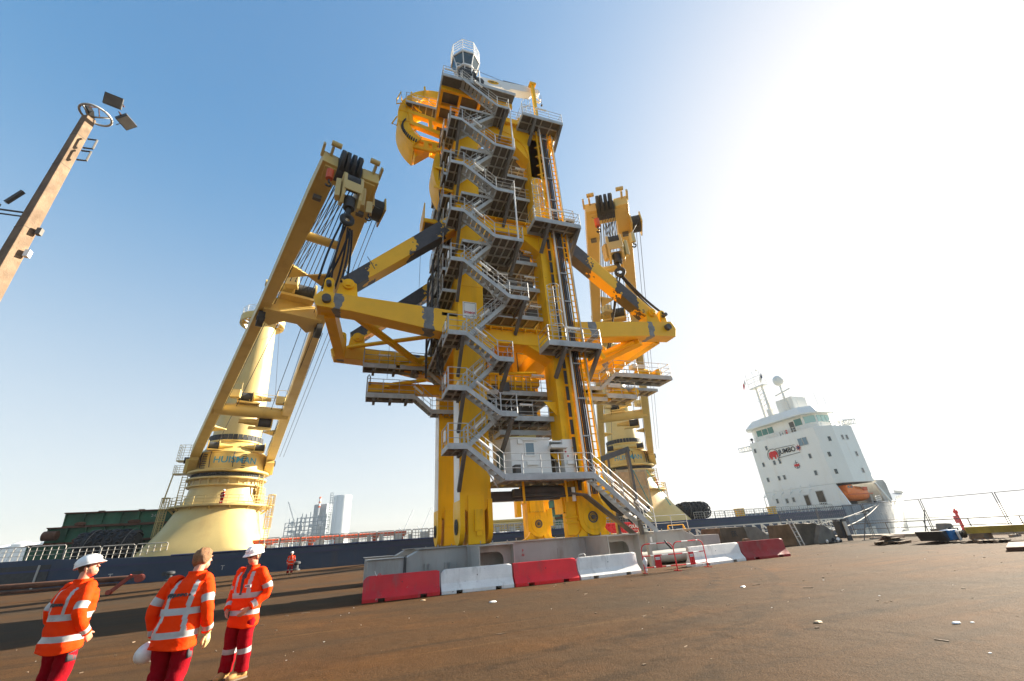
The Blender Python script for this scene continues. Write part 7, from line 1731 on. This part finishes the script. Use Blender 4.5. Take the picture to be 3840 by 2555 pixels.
        if badge:
            mb = MB(); mb.add([M @ V(p) for p in ((-.03, .137, .075), (.03, .137, .075), (.03, .131, .088), (-.03, .131, .088))], [(0, 1, 2, 3)]); mb.build('badge', 'charcoal', h_, local=L0)
            mb = MB(); mb.add([M @ V(p) for p in ((-.02, .125, .098), (.02, .125, .098), (.02, .12, .106), (-.02, .12, .106))], [(0, 1, 2, 3)]); mb.build('badge', 'charcoal', h_, local=L0)
    mb = MB(); rings = []
    nk, ns = (14, 40) if lod else (8, 16)
    for k in range(nk + 1):
        t = -1.05 + (PI / 2 + 1.05) * k / nk; rr = []
        for i in range(ns):
            a = 2 * PI * i / ns; front = max(0, math.sin(a)); r = 1.0
            tt = max(t, -.95 + (1.45 if not helmet else 1.75) * min(1, max(0, front - .15) * 1.5)); q = V((.083 * math.cos(tt) * math.cos(a), -.012 + .104 * math.cos(tt) * math.sin(a), .022 + .113 * math.sin(tt)))
            q = q + (q - V((0, 0, .02))).normalized() * (.016 * noise.noise(q * 30) + .008 * noise.noise(q * 70) + .012 if not helmet else 0); rr.append(q)
        rings.append(rr)
    mb.loft(rings); xf(mb, M); B('hair', mb, hair, smooth=True)
    if glasses:
        mb = MB(); mb.path([(.07 * math.sin(t) , .1 * math.cos(t) + .002, .008) for t in [-1.2 + 2.4 * i / 14 for i in range(15)]], .006, 6)
        for s in (-1, 1): mb.sphere((s * .033, .089, .004), 1, 12, 8, (.026, .012, .017))
        mb.tube((.075, .03, .012), (.08, -.03, .01), .004, 5); mb.tube((-.075, .03, .012), (-.08, -.03, .01), .004, 5)
        xf(mb, M); B('sunglasses', mb, 'sunglass', smooth=True)
    if glove:
        sp, ep, wp, hd, hn = arms[1]; mb = MB(); wp = V(wp); d_ = (wp - V(ep)).normalized(); finger_hand(mb, wp + d_ * .015, hd[0], hd[1], hd[2], hd[3], 1.18); mb.tube(wp - d_ * .05, wp + d_ * .03, .045, 14, .036); B('glove', mb, 'glove', smooth=True)
    if logo: 
        y, z, size, flip = logo
        Mx = frame((0, y + sh_y(z), z), (-1 if flip else 1, 0, 0), (0, (lean if flip else 0), 1)) if flip is False or True else None
        Mx = frame((sh_x(z), y + sh_y(z), z), (1, 0, 0), (0, lean, 1)) if y < 0 else frame((sh_x(z), y + sh_y(z), z), (-1, 0, 0), (0, lean, 1))
        text('JUMBO', size, 'charcoal', g, Mx, bold=.003, sx=1.15)
        mb = MB(); s = size * .6; mb.loft([[V((u * s, v * s, 0)) for u, v in ele], [V((u * s, v * s, .004)) for u, v in ele]]); xf(mb, Mx @ Matrix.Translation((-size * 2.6, 0, 0))); B('elephant_emblem', mb, 'charcoal')
        mb = MB(); s = size * .6; mb.loft([[V((u * s, v * s, 0)) for u, v in star], [V((u * s, v * s, .004)) for u, v in star]]); xf(mb, Mx @ Matrix.Translation((size * 2.4, 0, 0))); B('star_emblem', mb, 'charcoal')
    if chest:
        mb = MB(); mb.box(-.165, -.055, .158, .166, 1.215, 1.255); p_ = B('name_patch', mb, 'white'); text('JUMBO', .03, 'charcoal', p_, frame((-.11, .168, 1.235), (-1, 0, 0), (0, 0, 1)), ext=.001, bold=.001)
    return g
# left man: hands in jacket pockets, looking up at the tower
P1 = xy(-6.15, 6.35)
worker('man at left in white helmet with hands in pockets, looking up to the right', P1, face(.28, .96),
       head=(-1.0, .30), arms=[((-.21, 0, 1.40), (-.30, -.06, 1.13), (-.22, .12, .92), ((.3, .7, -.6), (1, 0, 0), 1, .6), 0), ((.21, 0, 1.40), (.30, -.07, 1.13), (.22, .12, .90), ((-.3, .7, -.6), (-1, 0, 0), 1, .6), 0)],
       legs=[((-.10, 0, .90), (-.11, .05, .50), (-.12, -.02, .09)), ((.10, 0, .90), (.12, .04, .50), (.14, .0, .09))], helmet=True, lean=.0, tilt=.06, knee=.2, bulk=1.13, logo=(-.184, 1.25, .04, False), hair='hair_dark')
P2 = xy(-4.4, 6.0)
worker('bareheaded fair haired man seen from behind, leaning forward, holding a helmet', P2, face(-.10, 1),
       head=(-.62, -.02), arms=[((-.21, .07, 1.40), (-.33, .02, 1.12), (-.30, .10, .85), ((-.1, .35, -.9), (1, 0, 0), 1, 1.1), 0), ((.21, .07, 1.40), (.31, .0, 1.12), (.31, .12, .86), ((.05, .3, -.95), (-1, 0, 0), -1, .5), 0)],
       legs=[((-.10, -.02, .90), (-.11, .06, .50), (-.13, -.05, .09)), ((.10, -.02, .90), (.12, .02, .50), (.13, -.1, .09))], helmet=False, stripes='x', lean=.17, tilt=.06, glove=True, knee=0.1, bulk=1.06, logo=(-.176, 1.28, .045, False), hair='hair')
P3 = xy(-4.62, 7.75)
worker('man in white helmet and sunglasses facing the camera with hands in pockets', P3, face(-.18, -1),
       head=(-.15, -.17), arms=[((-.21, 0, 1.40), (-.31, -.05, 1.13), (-.2, .14, .95), ((.4, .5, -.6), (1, 0, 0), 1, .6), 0), ((.21, 0, 1.40), (.31, -.05, 1.13), (.2, .14, .93), ((-.4, .5, -.6), (-1, 0, 0), 1, .6), 0)],
       legs=[((-.10, 0, .90), (-.115, .03, .50), (-.12, .0, .09)), ((.10, 0, .90), (.115, .04, .50), (.15, .02, .09))], helmet=True, glasses=True, calf=True, badge=True, chest=True, hemdrop=.05, open_front=True, hair='hair_dark')
hm = thing('held_helmet', 'white helmet hanging from the left hand of the bareheaded man', 'helmet', P2, None, rotz=face(-.10, 1))
mb = MB(); Mh = Matrix.Translation((-.34, .12, .68)) @ Matrix.Rotation(1.9, 4, 'Y') @ Matrix.Rotation(.4, 4, 'X')
rings = [[V((.118 * math.cos(t) * math.cos(a), .142 * math.cos(t) * math.sin(a), .115 * math.sin(t))) for a in [2 * PI * i / 32 for i in range(32)]] for t in [PI / 2 * k / 8 for k in range(9)]]
mb.loft(rings, cap=False); rings = [[V((.118 * r0 * math.cos(a), .142 * r0 * math.sin(a) + .04 * max(0, math.sin(a)) ** 2 * (r0 > 1), z)) for a in [2 * PI * i / 32 for i in range(32)]] for r0, z in ((1, .01), (1.07, -.005), (.98, -.008))]
mb.loft(rings, cap=False); xf(mb, Mh); mb.build('shell', 'helmet', hm, local=(0, 0, 0), smooth=True)
std = dict(arms=[((-.21, 0, 1.40), (-.30, -.02, 1.13), (-.28, .08, .88), ((0, .3, -1), (1, 0, 0), 1, .5), 0), ((.21, 0, 1.40), (.30, -.02, 1.13), (.28, .08, .88), ((0, .3, -1), (-1, 0, 0), 1, .5), 0)],
           legs=[((-.10, 0, .90), (-.13, .03, .50), (-.16, .0, .09)), ((.10, 0, .90), (.13, .03, .50), (.16, .0, .09))])
worker('distant man in orange jacket standing alone on the quay near the ship', xy(-22.27, 43.3), face(.35, -1), head=(0, .1), helmet=True, lod=0, calf=True, sc=1.03, **std)
mats_r = ('trouser', 'trouser')
w1 = worker('man in dark red overall on the round walkway of the left crane', V((-17.1, 66.3, 8.1)), face(.3, 1), head=(0, 0), helmet=True, lod=0, mats=mats_r, lean=.12, calf=True, **std)
w2 = worker('man in dark red overall on the round walkway of the right crane', V((51.3, 66.6, 8.1)), face(.8, -.5), head=(0, .2), helmet=True, lod=0, mats=mats_r, lean=-.05, calf=True, **std)
# ------------------------------------------------------------------ pieces of a part that stand apart become parts of their own
import numpy as np
def comps(n, a, b):
    p = np.arange(n)
    while True:
        pa, pb = p[a], p[b]; lo, hi = np.minimum(pa, pb), np.maximum(pa, pb); m = lo != hi
        if not m.any(): return p
        np.minimum.at(p, hi[m], lo[m])
        while True:
            q = p[p]
            if (q == p).all(): break
            p = q
def split_apart(o):
    me = o.data; nv, ne = len(me.vertices), len(me.edges)
    if nv == 0 or nv > 30000: return
    co = np.empty(nv * 3, dtype=np.float32); me.vertices.foreach_get('co', co); co = co.reshape(-1, 3)
    ed = np.empty(ne * 2, dtype=np.int32); me.edges.foreach_get('vertices', ed); ed = ed.reshape(-1, 2)
    _, isl = np.unique(comps(nv, ed[:, 0], ed[:, 1]), return_inverse=True); k = int(isl.max()) + 1
    if k < 2 or k > 2500: return
    lo = np.full((k, 3), np.inf); hi = np.full((k, 3), -np.inf); np.minimum.at(lo, isl, co); np.maximum.at(hi, isl, co)
    size = (hi - lo).max(axis=1)
    gap = np.maximum(0, np.maximum(lo[:, None] - hi[None], lo[None] - hi[:, None]))
    near = np.sqrt((gap ** 2).sum(axis=2)) <= np.maximum(.02, .5 * np.maximum(size[:, None], size[None]))
    a, b = np.nonzero(np.triu(near, 1)); _, pc = np.unique(comps(k, a, b), return_inverse=True); npc = int(pc.max()) + 1
    if npc < 2 or npc > 60: return
    vp = pc[isl]; order = np.argsort(-np.bincount(vp, minlength=npc))
    polys = [(tuple(p.vertices), p.material_index, p.use_smooth) for p in me.polygons]; base = o.name.split('.')[0]
    sharp = 'sharp_edge' in me.attributes
    for r, w in enumerate(order):
        sel = np.nonzero(vp == w)[0]; mp = {int(v): i for i, v in enumerate(sel)}
        ps = [p for p in polys if vp[p[0][0]] == w]
        nm = bpy.data.meshes.new(base); nm.from_pydata([tuple(co[v]) for v in sel], [], [tuple(mp[v] for v in p[0]) for p in ps]); nm.update()
        for m in me.materials: nm.materials.append(m)
        nm.polygons.foreach_set('material_index', [p[1] for p in ps]); nm.polygons.foreach_set('use_smooth', [p[2] for p in ps])
        if sharp: nm.set_sharp_from_angle(angle=math.radians(40))
        if r == 0: tgt = o; o.data = nm
        else:
            tgt = bpy.data.objects.new(base, nm); COL.objects.link(tgt); tgt.parent = o.parent
            for md in o.modifiers:
                m2 = tgt.modifiers.new(md.name, md.type)
                for q in ('width', 'segments', 'limit_method', 'angle_limit'):
                    if hasattr(md, q): setattr(m2, q, getattr(md, q))
for o in list(SC.objects):
    if o.type != 'MESH' or o.parent is None or o.get('kind') == 'stuff': continue
    if o.name.split('.')[0] in ('body', 'jacket', 'trousers', 'lettering', 'hair', 'helmet', 'sunglasses', 'glove', 'boot', 'mesh', 'wire_rope', 'hoist_rope', 'machinery', 'tyre'): continue
    if o.parent.get('category') == 'person' or (o.parent.parent is not None and o.parent.parent.get('category') == 'person'): continue
    split_apart(o)
